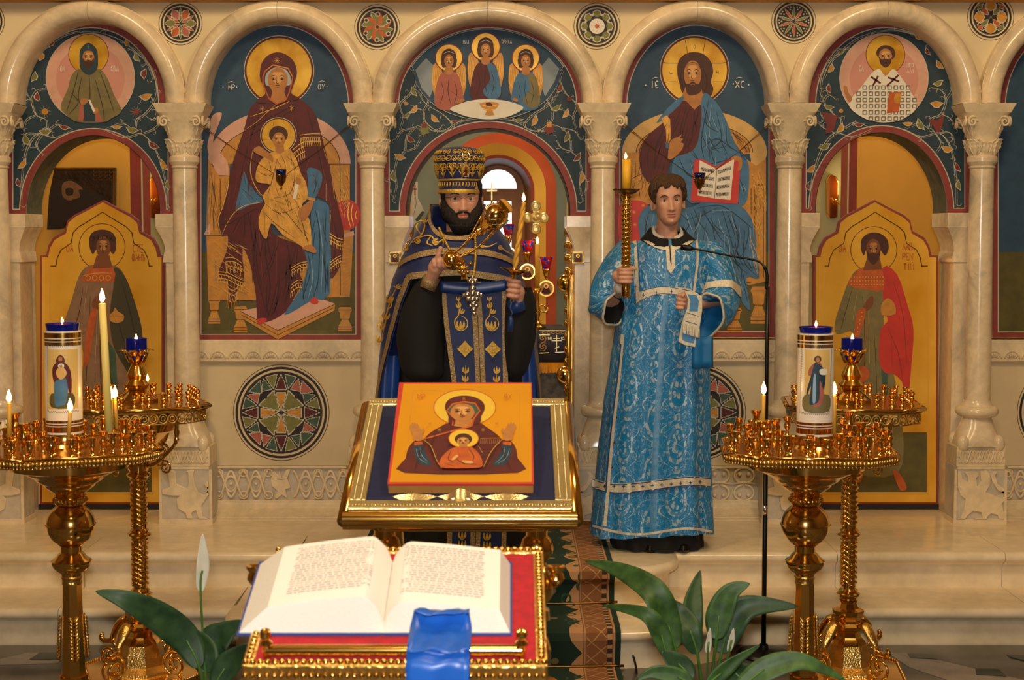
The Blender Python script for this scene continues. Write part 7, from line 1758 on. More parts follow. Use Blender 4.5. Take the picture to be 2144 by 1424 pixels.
hb.face_parts(boy, 'brow_brown', gaze=(-.02, -.02))
def hair(h, parent, mt, zmin, thick, top=.016, seed=1, nm='hair'):
 random.seed(seed); n = 120; rows = []; m_ = 22
 ph = [random.uniform(-1, 1) for _ in range(n)]
 for j in range(m_+1):
  r = []
  for i in range(n):
   a = 2*pi*i/n-pi; lo = zmin(a); t = j/m_; z = .116-(.116-lo)*t**.85
   off = (thick(a)*(1-.55*max(0, t-.8)/.2)+.0028*sin(26*a+4*t)+.0022*ph[i]+.002*sin(61*a)) if j < m_ else .001
   z2 = z+(.004*ph[i] if j > m_*.7 else 0); p = h.loc(a, min(z2, .1165), off); p.z += top*max(0, 1-t*1.7)
   r.append(h.M @ p)
  rows.append(r)
 b = MB().grid(rows, True); b.f.append(tuple(range(n))[::-1])
 return b.build(nm, mt, parent, True)
def zb(a):
 d = abs(math.degrees(a))
 if d < 38: return .062+.007*sin(a*9+.6)+.004*sin(a*23)
 if d < 58: return .068-(d-38)/20*.03
 if d < 75: return .038-(d-58)/17*.055
 if d < 100: return -.012+.028*(d-75)/25
 return .016-(d-100)/80*.075
hair(hb, boy, 'hair_brown', zb, lambda a: .012+.007*min(1, abs(a)/1.2), .014)
hem = lambda a: .012*sin(a*2+.5)+.01*cos(a)
o = rb_.build('robe', 'brocade_blue', boy, hem=hem); 
PBY = Paint(boy, rb_.hit, (0, -1, 0), step=.0012); PBY.sub = 14; PBY.k = 3
PBY.fill('yoke_trim', 'trim_cream', '1322,506 1332,503 1336,560 1338,611 1352,606 1372,601 1400,600 1436,603 1462,612 1460,624 1432,618 1400,616 1372,618 1345,628 1332,637 1328,600 1326,560')
PBY.lines('trim_edge', 'trim_navy', ['1334,505 1338,560 1340,610', '1340,610 1372,602 1400,601 1460,612', '1332,636 1345,627 1372,617 1400,615 1458,623', '1324,508 1328,560 1331,634'], 1.1, 4, False)
PBY.lines('trim_cross', 'trim_navy', [[(x-3, y), (x+3, y)] for x, y in ((1347, 618), (1374, 613), (1406, 610), (1330, 600), (1326, 545), (1436, 612))] + [[(x, y-4), (x, y+4)] for x, y in ((1347, 618), (1374, 613), (1406, 610), (1330, 600), (1326, 545), (1436, 612))], 1.3, 0, False)
PBY.lines('neck_trim', 'trim_cream', ['1348,500 1360,509 1380,518 1400,521 1420,518 1438,510 1450,502'], 6, 5, False)
PBY.fill('slit_trim', 'trim_cream', '1393,512 1401,514 1402,545 1406,558 1404,573 1396,562 1395,540'); PBY.fill('slit_trim', 'trim_cream', '1402,514 1413,513 1413,560 1404,573 1406,556'); PBY.fill('neck_slit', 'black_cloth', '1401,514 1403,513 1406,555 1403,545')
PBY.fill('stole', 'brocade_blue', '1458,502 1492,506 1484,560 1470,614 1452,612 1458,560'); PBY.lines('stole_trim', 'trim_cream', ['1458,502 1460,540 1456,580 1452,612', '1494,505 1490,545 1480,590 1470,614'], 5, 5, False)
HB = [(1240, 1000), (1262, 1008), (1300, 1012), (1360, 1006), (1420, 998), (1450, 996), (1487, 999)]
PBY.sub = 10
PBY.fill('hem_band', 'trim_cream', HB + [(x, y+20) for x, y in HB[::-1]]); PBY.lines('trim_edge', 'trim_navy', [[(x, y+2) for x, y in HB], [(x, y+19) for x, y in HB]], 2, 5, False)
CX = [(1265+20*k, 1017-12*max(0, (k-4)/8)) for k in range(11)]
PBY.lines('trim_cross', 'trim_navy', [[(x-3.4, y), (x+3.4, y)] for x, y in CX] + [[(x, y-3.6), (x, y+3.6)] for x, y in CX], 1.6, 0, False)
PBY.lines('hem_trim', 'trim_cream', [[(1240, 1099), (1270, 1108), (1310, 1116), (1350, 1117), (1390, 1111), (1440, 1105), (1491, 1112)]], 5, 5, False)
PBY.lines('side_opening', 'trim_cream', ['1303,700 1296,780 1286,870 1277,960 1272,1030 1266,1100'], 7, 5, False); PBY.lines('side_gap', 'trim_navy', ['1299,720 1292,790 1281,880 1272,970 1268,1030'], 3, 5, False)
for r in range(7):
 y = 770+r*52; p = rb_.hit(1299-(y-770)*.092, y); MB().ball(p+Vector((0, -.006, 0)), .007, 10, 6).build('button', 'gold_dark', boy, True)
col_ = Robe(YB, [(474, 1367, 1424, .062), (484, 1361, 1431, .070), (494, 1352, 1441, .088), (503, 1344, 1452, .102), (520, 1330, 1466, .122)])
rows = []
for k in range(41):
 a = .03+(2*pi-.06)*k/40; f = max(0, cos(a)); r = []
 for j in range(6):
  t = j/5; z = at(0, 476+f*f*24, YB).z*(1-t)+at(0, 505+f*10, YB).z*t; r.append(col_.pt(a, z, .012))
 rows.append(r)
solid(MB().grid(rows).build('black_collar', 'black_cloth', boy, True), .006)
rows = [[col_.pt(.16+(2*pi-.32)*k/40, at(0, 473+22*max(0, cos(.16+(2*pi-.32)*k/40))**2+12*j, YB).z, -.001) for j in range(2)] for k in range(41)]
solid(MB().grid(rows).build('shirt_collar', mat('shirt_white', 'c9c4bd', .8), boy, True), .003)
cas = Robe(YB, [(1080, 1268, 1470, .16), (1130, 1277, 1472, .17), (1140, 1278, 1473, .17)], 9, (.01, .012)); cas.build('cassock', 'black_cloth', boy)
for px, row in ((1357, 1141), (1430, 1148)):
 p = onz(px, row+6, ZP); autosmooth(MB().lathe([(.046, 0), (.05, .012), (.046, .035), (.03, .05)], 20, (p.x, YB-.06, ZP), sx=.9, sy=2.2).build('shoe', 'shoe_black', boy))
def sleeve(parent, secs, mt, lining, nm='sleeve', trim=None, n=36, folds=.006, inner=True):
 """secs: (centre, axis dir, radius a along 'up', radius b across)"""
 rows = []
 C_ = [Vector(s[0]) for s in secs]
 for k, (c, ra, rb2, up) in enumerate(secs):
  t = (C_[min(k+1, len(C_)-1)]-C_[max(k-1, 0)]).normalized(); up = Vector(up); up = (up-t*up.dot(t)).normalized(); sd = t.cross(up)
  rows.append([Vector(c)+up*(ra+folds*sin(5*2*pi*i/n+k))*cos(2*pi*i/n)+sd*(rb2+folds*cos(4*2*pi*i/n+k*1.3))*sin(2*pi*i/n) for i in range(n)])
 D = []
 for i in range(n):
  col = spline([r[i] for r in rows], 5); D.append(col)
 rows = [[D[i][j] for i in range(n)] for j in range(len(D[0]))]
 mb = MB().grid(rows, True); o = mesh_obj(nm, mb.v, mb.f, mt, parent, True)
 ul = o.data.uv_layers.new(name='uv'); m_ = len(rows)
 for l in o.data.loops: ul.data[l.index].uv = ((l.vertex_index % n)/n*.6, (l.vertex_index//n)/m_*.45)
 s_ = solid(o, .004, 0)
 e = rows[-1]; tr = MB().tube(e, .006, 6, closed=True); 
 if trim: tr.build('sleeve_trim', trim, o, True)
 ins = [[p.lerp(sum(e, Vector())/n, .03) for p in e], [p.lerp(sum(rows[-6], Vector())/n, .25) for p in rows[-6]], [p.lerp(sum(rows[-10], Vector())/n, .8) for p in rows[-10]]]
 MB().grid(ins, True).build('lining', lining, o, True)
 return o, rows
s1, R1 = sleeve(boy, [(at(1330, 522, YB), .075, .085, (0, 0, 1)), (at(1300, 560, 7.28), .082, .10, (-.6, 0, 1)), (at(1276, 608, 7.24), .085, .10, (-1, 0, .3)), (at(1272, 640, 7.20), .088, .088, (-1, -.2, .6)), (at(1288, 647, 7.165), .085, .08, (-.5, -.1, 1))], 'brocade_blue', 'black_cloth', trim='trim_cream')
s2, R2 = sleeve(boy, [(at(1470, 522, YB), .075, .085, (0, 0, 1)), (at(1496, 560, 7.28), .085, .10, (.6, 0, 1)), (at(1510, 615, 7.24), .085, .095, (1, 0, .2)), (at(1496, 655, 7.15), .10, .085, (1, -.2, .5)), (at(1480, 662, 7.09), .115, .08, (.5, -.1, 1.))], 'brocade_blue', 'blue_lining', trim='trim_cream')
MB().lathe([(.034, 0), (.036, .02), (.036, .05)], 20, W1+Vector((.002, .0, -.035))).build('cuff', 'shirt_white', boy, True)
rows = []
for k, (a, b) in enumerate(((-.36, 1), (-.30, 1), (-.24, 1))): pass
for R_, j0, j1 in ((R2, 9, 11),):
 n = len(R_[0]); cen = [sum(r, Vector())/n for r in R_]
 rows = [[p+(p-cen[j]).normalized()*.006 for p in R_[j]] for j in range(j0, j1+1)]
 MB().grid(rows, True).build('sleeve_band', 'trim_cream', s2, True)
PST = Paint(boy, lambda x, y: at(x, y, 7.02), (0, -1, 0), c=(1200, 340, 3.096))
stl = [at(a, b, 7.02) for a, b in crop(1200, 340, 3.096, pts('720,832 780,835 838,870 838,960 815,1110 790,1200 720,1185 683,1165 690,1110 715,1010 738,950 745,890'))]
bevel(MB().prism(stl, (0, .012, 0)).build('stole_end', 'trim_cream', boy), .003)
PST.fill('stole_field', 'brocade_blue', '742,855 800,862 815,900 808,968 752,965 760,900'); PST.lines('stole_line', 'trim_navy', ['738,975 812,998', '728,1030 806,1052'], 4, 0, False); PST.fill('stole_field', 'brocade_blue', '712,1085 798,1100 782,1175 735,1165 705,1150')
mb = MB()
for k in range(22):
 t = k/21; a = at(1200+(706+112*t)/3.096, 340+(1040+36*t)/3.096, 7.012); mb.tube([a, a+Vector((random.uniform(-.004, .004), -.002, -.045))], .0025, 5)
mb.build('stole_fringe', 'trim_cream', boy)['kind'] = 'stuff'
hang = [[at(1448+(a*40), 705+b*66, 7.03-.012*sin(a*7)) for a in (0, .25, .5, .75, 1)] for b in (0, .25, .5, .75, 1)]
solid(MB().grid(hang[::-1]).build('hanging_stole', 'blue_lining', boy, True), .02)
pc = thing('candle_pole', 'gilt spiral candle pole with a lit candle in the young man\'s hand', 'candle pole', at(1311, 622, YPOLE))
c = at(1311, 500, YPOLE); u = mpp(YPOLE); z_ = lambda r: zr(r, YPOLE)
autosmooth(MB().lathe([(9*u, z_(622)), (10*u, z_(620)), (10*u, z_(592)), (9*u, z_(590)), (9*u, z_(404)), (6*u, z_(402))], 24, (c.x, YPOLE, 0)).build('pole', 'gold', pc), .6)
mb = MB()
for ph in range(2): mb.tube([(c.x+9.2*u*cos(t*.42+ph*pi), YPOLE+9.2*u*sin(t*.42+ph*pi), z_(590)+(z_(406)-z_(590))*t/140) for t in range(141)], .005, 5)
mb.build('spiral', 'gold', pc, True)
autosmooth(MB().lathe([(8*u, z_(408)), (18*u, z_(405)), (28*u, z_(398)), (29*u, z_(396)), (26*u, z_(397)), (10*u, z_(401))], 12, (c.x, YPOLE, 0)).build('drip_dish', 'gold_dark', pc), .4)
MB().tube([(c.x, YPOLE, z_(402)), (c.x, YPOLE, z_(334))], [9.2*u, 9*u], 18).build('wax', mat('wax_bright', 'f8b82c', .4), pc, True); MB().tube([(c.x, YPOLE, z_(335)), (c.x-.002, YPOLE, z_(331))], .0015, 5).build('wick', 'wick', pc)
flame(pc, (c.x-.004, YPOLE, z_(333)), .032)
# ------------------------------------------------------------------ the priest
YP = 7.02
pr = thing('person', 'bearded priest in a blue cape and jewelled mitre swinging a censer', 'person', (xr(970, YP, 1140), YP, ZP))
hp = Head(at(966, 416, YP-.03), yaw=.12, roll=.0, pitch=.02, k=1.06, wide=1.08)
body = MB(); hp.shell(body)
body.tube([hp.L(0, .015, -.07), at(966, 482, YP), at(968, 505, YP)], [.07, .07, .09], 20)
body.tube([at(968, 500, YP), at(970, 560, YP), at(972, 700, YP), at(974, 790, YP)], [.10, .16, .17, .15], 20)
for sx in (940, 1005): body.tube([at(sx, 780, YP), at(sx, 960, YP), at(sx, 1150, YP)], [.08, .06, .045], 14)
YH = 6.70
W1 = at(900, 592, YH+.06); body.tube([at(892, 525, YP), at(872, 645, YP), W1], [.05, .045, .032], 14)
GA = at(936, 552, YH); dirg = Vector((.86, -.25, .10)).normalized()
hand_grip(body, GA+Vector((-.02, 0, 0)), dirg, .010, .75*pi, 1.75*pi, at(912, 562, YH+.02), W1, 1.1*pi, 1.05)
T0 = at(914, 548, YH); body.tube(spline([T0, at(918, 534, YH-.01), at(922, 522, YH-.012), at(924, 516, YH-.012)], 3), [.014]*4+[.012]*4+[.0095]*2, 8)
W2 = at(1082, 640, YH+.05); body.tube([at(1045, 525, YP), at(1074, 650, YP), W2], [.05, .045, .032], 14)
CAX = (at(1098, 425, YH)-at(1072, 605, YH)).normalized()
hand_grip(body, at(1073, 604, YH), CAX, .011, 1.98*pi, 1.05*pi, at(1084, 612, YH+.03), W2, 1.1*pi, 1.08)
body_finish(body, pr, 'skin_ruddy')
hp.face_parts(pr, 'hair_black', gaze=(-.02, -.02), browr=.003)
def zh(a):
 d = abs(math.degrees(a)); return .06 if d < 50 else (.06-.075*(d-50)/30 if d < 80 else (-.03 if d > 100 else -.015))
hair(hp, pr, 'hair_black', zh, lambda a: .004+.004*min(1, abs(a)/1.5), 0., 4)
def beard(h, parent):
 random.seed(8); rows = []; n = 80; m_ = 18
 ph = [random.uniform(-1, 1) for _ in range(n+1)]
 for j in range(m_+1):
  t = j/m_; r = []
  for i in range(n+1):
   a = math.radians(-100+200*i/n); d = abs(math.degrees(a))
   zt = -.086 if d < 14 else (-.086+.034*(d-14)/16 if d < 30 else (-.052+.018*(d-30)/22 if d < 52 else (-.034+.040*(d-52)/30 if d < 82 else .006)))
   zb_ = -.158+.045*(d/100)**2; z = zt+(zb_-zt)*t
   off = .003+.026*sin(pi*min(1, t*.8+.06))*(.55+.45*cos(a*.8)) + .0022*sin(31*a+5*t)+.002*ph[i]
   if z > -.112: q = h.loc(a, z, off)
   else:
    q = h.loc(a, -.112, off+.012*max(0, cos(a))); e = (-.112-z)/.05; q = Vector((q.x*(1-.35*e*e), q.y*(1-.22*e), z))
   if t < .001: q = h.loc(a, zt, .0)
   r.append(h.M @ q)
  rows.append(r)
 last = [h.M @ Vector((0, -.03, -.13))]*(n+1); rows.append([p.lerp(last[0], .6) for p in rows[-1]])
 MB().grid(rows[::-1]).build('beard', 'hair_black', parent, True)
 for sg in (-1, 1):
  Pm = [h.p(math.asin(max(-1, min(1, sg*x/.065))), z, .004) for x, z in ((.002, -.058), (.012, -.059), (.022, -.064), (.030, -.074), (.034, -.088))]
  MB().tube(spline(Pm, 4), [.0048]*8+[.0055]*9, 8).build('moustache', 'hair_black', parent, True)
beard(hp, pr)
gl = []
for sg in (-1, 1):
 lens = [hp.L(sg*(.031+.021*cos(t)*(1 if cos(t)*1 > 0 else 1)), -.096+.004*abs(cos(t)), -.002+.0125*sin(t)) for t in [2*pi*k/20 for k in range(20)]]
 MB().tube(lens, .0006, 4, closed=True).build('glasses_rim', 'gold_dark', pr, True)
 MB().tube([hp.L(sg*.052, -.092, .004), hp.L(sg*.073, -.06, .004), hp.L(sg*.078, 0, .006)], .0008, 4).build('glasses_temple', 'gold_dark', pr)
MB().tube([hp.L(-.010, -.098, 0), hp.L(0, -.103, .003), hp.L(.010, -.098, 0)], .0008, 4).build('glasses_bridge', 'gold_dark', pr)
mc = at(962, 360, YP-.01); zM = lambda r: zr(r, YP-.03); u = mpp(YP); YMI = YP-.03
MPROF = [(43, 406), (43, 398), (42, 396), (42, 380), (43.5, 377), (46, 366), (49.5, 352), (52, 340), (52.5, 332), (51, 325), (47.5, 319), (41, 313.5), (32, 310), (20, 308), (9, 307), (.1, 306.8)]
def mpt(a, row, off=0):
 for (r0, w0), (r1, w1) in zip(MPROF[:-1], MPROF[1:]):
  if row >= w1: t = (row-w0)/(w1-w0); r = (r0+(r1-r0)*t)*u; break
 else: r = .001
 z = zM(row)-.012*sin(a)*0; nz = max(0, (330-row)/22)
 return Vector((mc.x+(r+off)*sin(a), YMI-(r+off)*1.22*cos(a), z+off*nz))
mit = autosmooth(MB().lathe([(r*u, zM(w)) for r, w in MPROF], 64, (mc.x, YMI, 0), sy=1.22).build('mitre', 'cape_blue', pr), .9)
def mband(r0, r1, mt, off=.002): MB().grid([[mpt(2*pi*i/64, r0, off) for i in range(64)], [mpt(2*pi*i/64, (r0+r1)/2, off+.002) for i in range(64)], [mpt(2*pi*i/64, r1, off) for i in range(64)]], True).build('mitre_band', mt, mit, True)
mband(406, 398, 'embroidery', .003); mband(380, 376, 'embroidery', .002)
def scroll(a0, row0, s, sg, turns=1.6):
 P_ = []
 for t in range(20):
  q = t/19; r = s*(1-q*.85); th = q*turns*2*pi
  P_.append(mpt(a0+sg*r*cos(th)/48, row0+r*sin(th), .003))
 return P_
mb = MB()
for k in range(-6, 7):
 a = k*2*pi/14+.18
 for sg in (-1, 1):
  mb.tube(scroll(a+sg*.12, 350, 8, sg), .0026, 5); mb.tube(scroll(a+sg*.11, 333, 7, sg), .0026, 5); mb.tube(scroll(a+sg*.13, 320, 5, sg), .0022, 5)
  mb.tube([mpt(a, 374, .003), mpt(a+sg*.05, 366, .003), mpt(a+sg*.16, 360, .003)], [.001, .004, .001], 5); mb.tube([mpt(a, 368, .003), mpt(a+sg*.04, 358, .003), mpt(a+sg*.1, 343, .003)], [.0012, .004, .0012], 5)
 mb.tube([mpt(a, 374, .003), mpt(a, 360, .004), mpt(a, 344, .003)], [.001, .0035, .001], 5)
mb.build('mitre_embroidery', 'embroidery', mit, True)
mb = MB()
for k in range(40):
 a = 2*pi*k/40; mb.tube([mpt(a, 394, .002), mpt(a+.05, 388, .003), mpt(a+.1, 382, .002)], [.001, .003, .001], 5); mb.tube([mpt(a+.1, 394, .002), mpt(a+.08, 388, .003), mpt(a+.02, 382, .002)], [.001, .0025, .001], 5)
mb.build('mitre_embroidery', 'embroidery', mit, True)
ai = .30
for da in (-.16, .16): MB().tube([mpt(ai+da*(1-.5*max(0, (340-r)/32)), r, .003) for r in (374, 366, 358, 350, 342, 334, 326, 318, 312)], .0032, 6).build('mitre_rib', 'silver', mit, True)
mb = MB()
for r in range(314, 342, 6): mb.tube([mpt(ai-.08, r, .003), mpt(ai, r+3, .005), mpt(ai+.08, r, .003)], .0028, 5)
mb.build('mitre_embroidery', 'embroidery', mit, True)
mb = MB().tube([mpt(ai+.17*cos(t), 358-15*sin(t) if sin(t) > 0 else 358+14*(-sin(t))**.4, .004) for t in [2*pi*k/28 for k in range(28)]], .003, 6, closed=True); mb.build('plaque_rim', 'silver', mit, True)
rows = [[mpt(ai+q*.15, r, .0035) for q in (-1, -.5, 0, .5, 1)] for r in (370, 362, 354, 347)]
pl = MB().grid(rows).build('plaque', 'paint_cream', mit, True)
MB().grid([[mpt(ai+q*.09, r, .0045) for q in (-1, 0, 1)] for r in (370, 363, 358)]).build('plaque_robe', 'paint_maroon', pl, True); MB().ball(mpt(ai, 353.5, .004), .0075, 8, 6, (1, .4, 1.2)).build('plaque_head', 'paint_skin_dark', pl, True)
ck = Robe(YP, [(485, 930, 1004, .085), (500, 915, 1020, .11), (520, 880, 1050, .14), (600, 850, 1090, .17), (700, 838, 1108, .175), (800, 834, 1112, .18), (950, 830, 1112, .19), (1148, 826, 1116, .20)], 9, (0, .014)); ck.build('cassock', 'black_cloth', pr)
for rw in ([(905, 576, 20), (898, 600, 32), (886, 650, 46), (880, 700, 50), (882, 750, 46), (888, 785, 38), (892, 803, 8)], [(1085, 602, 26), (1088, 640, 33), (1087, 690, 34), (1082, 740, 30), (1077, 778, 22), (1074, 797, 5)]):
 rows = []
 for px, row, hw in rw:
  c = at(px, row, 6.84); hw *= mpp(6.84)
  rows.append([c+Vector(((hw+.006*sin(7*2*pi*i/32+row*.02))*cos(2*pi*i/32), (min(.10, hw*1.1+.02))*sin(2*pi*i/32), 0)) for i in range(32)])
 D = [spline([r[i] for r in rows], 5) for i in range(32)]
 b = MB().grid([[D[i][j] for i in range(32)] for j in range(len(D[0]))], True); b.f.append(tuple(range(32)))
 b.build('sleeve', 'black_cloth', pr, True)
for W_, d in ((W1, (.05, 0, .12)), (W2, (-.1, 0, .3))):
 p0 = W_; MB().lathe([(.036, -.03), (.038, 0), (.037, .03)], 20, p0, mtx=Vector((0, 0, 1)).rotation_difference(Vector(d).normalized()).to_matrix().to_4x4()).build('cuff', 'braid_gold' if W_ is W1 else 'satin_blue_belt', pr, True)
cape = Robe(YP, [(428, 905, 1012, .10), (445, 897, 1022, .13), (470, 880, 1040, .15), (510, 855, 1066, .19), (550, 836, 1084, .21), (590, 820, 1096, .225), (640, 807, 1110, .235), (700, 798, 1122, .24), (780, 791, 1129, .245), (842, 788, 1133, .25), (985, 784, 1140, .26)], 9, (0, .012), .3)
def rowz(r): return zr(r, YP-.1)
LH = [(0, 575), (38, 584), (44, 630), (50, 690), (58, 755), (66, 815), (74, 890), (86, 965), (180, 980)]; RH = [(0, 575), (40, 590), (52, 612), (60, 665), (66, 725), (72, 785), (78, 860), (88, 965), (180, 980)]
def hemrow(a):
 d = math.degrees(a); T = RH if d >= 0 else LH; d = abs(d)
 for (d0, r0), (d1, r1) in zip(T[:-1], T[1:]):
  if d <= d1: return r0+(r1-r0)*(d-d0)/(d1-d0)
 return 980
def toprow(a):
 c = max(0, cos(a)); return 428+68*c**2.5        # neck opening dips in front
def cpt(a, t, off=0):
 z = rowz(toprow(a)+(hemrow(a)-toprow(a))*t); return cape.pt(a, z, off)
n = 160
rows = [[cpt(-pi+2*pi*i/n, t/40) for i in range(n)] for t in range(41)]
cp = solid(MB().grid(rows, True).build('cape', 'cape_blue', pr, True), .005, 1)
def cape_strip(nm, t0, t1, mt, a0=-pi, a1=pi, k=120, par=None):
 MB().grid([[cpt(a0+(a1-a0)*i/k, t0+(t1-t0)*j/3, .007) for i in range(k+1)] for j in range(4)]).build(nm, mt, par or cp, True)
def cape_band(nm, fr, w_, mt, a0, a1, k=100):
 """band at picture rows fr(a), w_ rows high"""
 MB().grid([[cape.pt(a0+(a1-a0)*i/k, rowz(fr(a0+(a1-a0)*i/k)+w_*j/2), .008) for i in range(k+1)] for j in range(3)]).build(nm, mt, cp, True)
MB().grid([[cape.pt(-pi+2*pi*i/120, rowz(toprow(-pi+2*pi*i/120)+9*j-2), .009) for i in range(120)] for j in range(2)], True).build('collar_braid', 'braid_gold', cp, True)
cape_band('chest_braid', lambda a: 518+30*(a/1.2)**2, 13, 'braid_gold', -1.25, 1.25)
def edge(a0, a1, nm):
 """braid that follows the front edge of the cape, width in the surface"""
 L = []; k = 90
 pth = [cpt(a0+(a1-a0)*i/k, 1, .008) for i in range(k+1)]
 inn = []
 for i in range(k+1):
  a = a0+(a1-a0)*i/k; t = pth[min(i+1, k)]-pth[max(i-1, 0)]; t.normalize(); nn = Vector((sin(a), -cos(a), 0)); s_ = nn.cross(t).normalized()
  if s_.z < 0 and abs(math.degrees(a)) < 38: s_ = -s_
  inn.append((pth[i], s_, nn))
 rows = []
 for j in range(3):
  rows.append([p+s_*.030*j/2+nn*.001 for p, s_, nn in inn])
 MB().grid(rows).build(nm, 'braid_gold', cp, True)
edge(-1.35, 1.4, 'front_braid')
PCP = Paint(pr, lambda x, y: cape.hit(x, y)+Vector((0, -.012, 0)), (0, -1, 0), step=.0008, c=(760, 280, 2.4545)); PCP.sub = 8
def tulip(P, x, y, s, a=0, mt='embroidery'):
 R_ = lambda dx, dy: (x+dx*s*cos(a)-dy*s*sin(a), y+dx*s*sin(a)+dy*s*cos(a))
 for q in (-.55, 0, .55):
  P.fill('embroidered_petal', mt, [R_(q*.3, .9), R_(q*1.2-.28, .2), R_(q*1.3, -1), R_(q*1.2+.28, .2)], 3)
PCP.lines('embroidered_stem', 'embroidery', ['235,580 265,540 300,520 318,470 300,445 278,455', '300,520 275,480 285,460', '255,560 300,530 350,525 380,560 410,545 412,575', '350,525 330,560 360,575', '205,600 230,570'], 7)
tulip(PCP, 283, 552, 16, -.8); tulip(PCP, 372, 556, 18, 1.4); tulip(PCP, 222, 590, 15, -.9); tulip(PCP, 322, 445, 13, .6)
PCP.lines('embroidered_stem', 'embroidery', ['600,570 640,580 690,560', '700,570 730,600 770,620'], 6); tulip(PCP, 612, 574, 12, 1.5); tulip(PCP, 705, 585, 12, 1.2)
PCP.lines('embroidered_stem', 'embroidery', ['175,790 150,840 130,900 115,980 95,1060', '200,775 178,790 160,780', '130,900 150,880 140,840', '115,980 90,960 95,930'], 7)
for x, y, s, a in ((138, 850, 22, .4), (120, 935, 22, .3), (98, 985, 22, .2), (85, 1055, 20, .2), (185, 785, 13, 1)): tulip(PCP, x, y, s, a)
tulip(PCP, 872, 1010, 24, .2); PCP.lines('embroidered_stem', 'embroidery', ['862,960 880,985 868,1040 890,1060'], 6)
MB().grid([[at(1086+x*10-(835-r)*.03, r, 6.90+.012*sin(x*1.9)) for x in (0, 1, 2, 3, 3.6)] for r in (965, 900, 835, 790, 750, 715)]).build('cape_lining', 'cape_lining', pr, True)
MB().grid([[at(802+x*9-(r-750)*.06, r, 6.90+.012*sin(x*1.9)) for x in (0, 1, 2, 3, 4)] for r in (965, 900, 835, 800, 770, 745)]).build('cape_lining', 'cape_lining', pr, True)
YE = 6.79
ep = [at(a, b, YE) for a, b in pts('922,590 1062,590 1064,800 1062,1000 1060,1146 935,1146 940,1000 946,800 932,680')]
MB().prism(ep, (0, .012, 0)).build('stole', 'cape_blue', pr)
PE = Paint(pr, lambda x, y: at(x, y, YE), (0, -1, 0), step=.0006); PE.k = 2
for nm, l in (('left', '922,590 932,590 940,680 956,800 950,1000 946,1146 935,1146 940,1000 946,800 930,680'), ('mid', '984,590 1006,590 1011,680 1017,800 1012,1000 1005,1146 984,1146 990,1000 996,800 990,680'), ('right', '1050,590 1062,590 1064,800 1062,1000 1060,1146 1050,1146 1052,1000 1053,800')):
 PE.fill('stole_braid', 'braid_gold', l)
PE.lines('braid_line', 'paint_brown_line', ['1000,660 1006,800 1001,1000 995,1146'], 1.4, 0, False)
for i, (x, y) in enumerate(((965, 640), (1030, 640))):
 PE.c = (760, 280, 2.4545); X_ = 490+i*160
 PE.lines('embroidered_stem', 'embroidery', [[(X_, 840), (X_+4, 880), (X_+2, 930), (X_-18, 960), (X_-10, 1000), (X_+20, 1010), (X_+45, 990), (X_+42, 955), (X_+15, 935)]], 6)
 for dx, dy, s, a in ((0, 848, 12, 0), (2, 882, 15, -.3), (18, 912, 15, .4), (12, 985, 24, 0)): tulip(PE, X_+dx, dy, s, a)
 tulip(PE, X_+38, 1215, 18, 0); tulip(PE, X_+36, 1258, 18, 0); PE.lines('embroidered_stem', 'embroidery', [[(X_+38, 1190), (X_+36, 1280)]], 5)
 q = (X_+35 if i == 0 else X_+18, 1105)
 PE.fill('embroidered_cross', 'embroidery', [pol(q, r, pi/4*k) for k, r in zip(range(8), (42, 28)*4)], 0); PE.lines('cross_line', 'braid_gold', [[pol(q, 36, k*pi/2), pol(q, 36, k*pi/2+pi)] for k in range(2)] + [[pol(q, 18, pi/8+pi/4*k) for k in range(9)]], 4, 0)
 PE.c = (0, 0, 1); xx = 972+i*52
 for yy in (820, 1120): tulip(PE, xx-4, yy, 9); tulip(PE, xx-4, yy+18, 9)
rows = [[at(922+140*i/20, r+7*sin(pi*i/20)-4*(i/20), YE-.012-.006*sin(pi*j/3)) for i in range(21)] for j, r in enumerate((588, 596, 604, 612))]
solid(MB().grid(rows[::-1]).build('belt', 'satin_blue_belt', pr, True), .006)
ccx = at(990, 625, YE-.03)
mb = MB()
for pth in (['920,478', '935,510', '955,545', '975,580', '984,590'], ['995,490', '996,530', '994,560', '990,590']):
 q = spline([Vector((*pts(s)[0], 0)) for s in pth], 10)
 for i, p in enumerate(q):
  c_ = cape.hit(p.x, p.y) if p.y < 575 else at(p.x, p.y, YE-.03)
  if p.y < 575: c_ += Vector((0, -.018, 0))
  mb.ball(c_, .0062, 6, 4)
mb.build('chain', 'embroidery', pr, True)
cr_ = MB(); u = mpp(YE)
def jew(px, row, r): cr_.ball(at(px, row, YE-.032), r*u, 8, 6, (1, .6, 1))
for px, row, r in ((989, 580, 5), (983, 588, 6), (995, 588, 6), (989, 592, 6), (989, 604, 8), (989, 614, 9), (978, 616, 7), (1000, 616, 7), (971, 618, 5), (1007, 618, 5), (989, 626, 8), (980, 626, 6), (998, 626, 6), (991, 636, 7), (985, 640, 5), (997, 640, 5), (992, 648, 6), (993, 657, 4)): jew(px, row, r)
autosmooth(cr_.build('pectoral_cross', 'silver', pr), 1.2)
ca = thing('hand_candle', 'lit candle in a gilt dish held by the priest', 'candle', at(1073, 600, YH))
a_, b_ = at(1076, 572, YH), at(1097, 424, YH)
mb = MB()
for ph in (0, pi):
 mb.tube([a_.lerp(b_, t/60)+Vector((.006*cos(t*.3+ph), .006*sin(t*.3+ph), 0))*(1-t/140) for t in range(61)], .0082, 8)
mb.build('wax', 'wax', ca, True)
MB().tube([b_, b_+Vector((-.001, 0, .008))], .0012, 5).build('wick', 'wick', ca); flame(ca, b_+Vector((-.001, 0, .004)), .04)
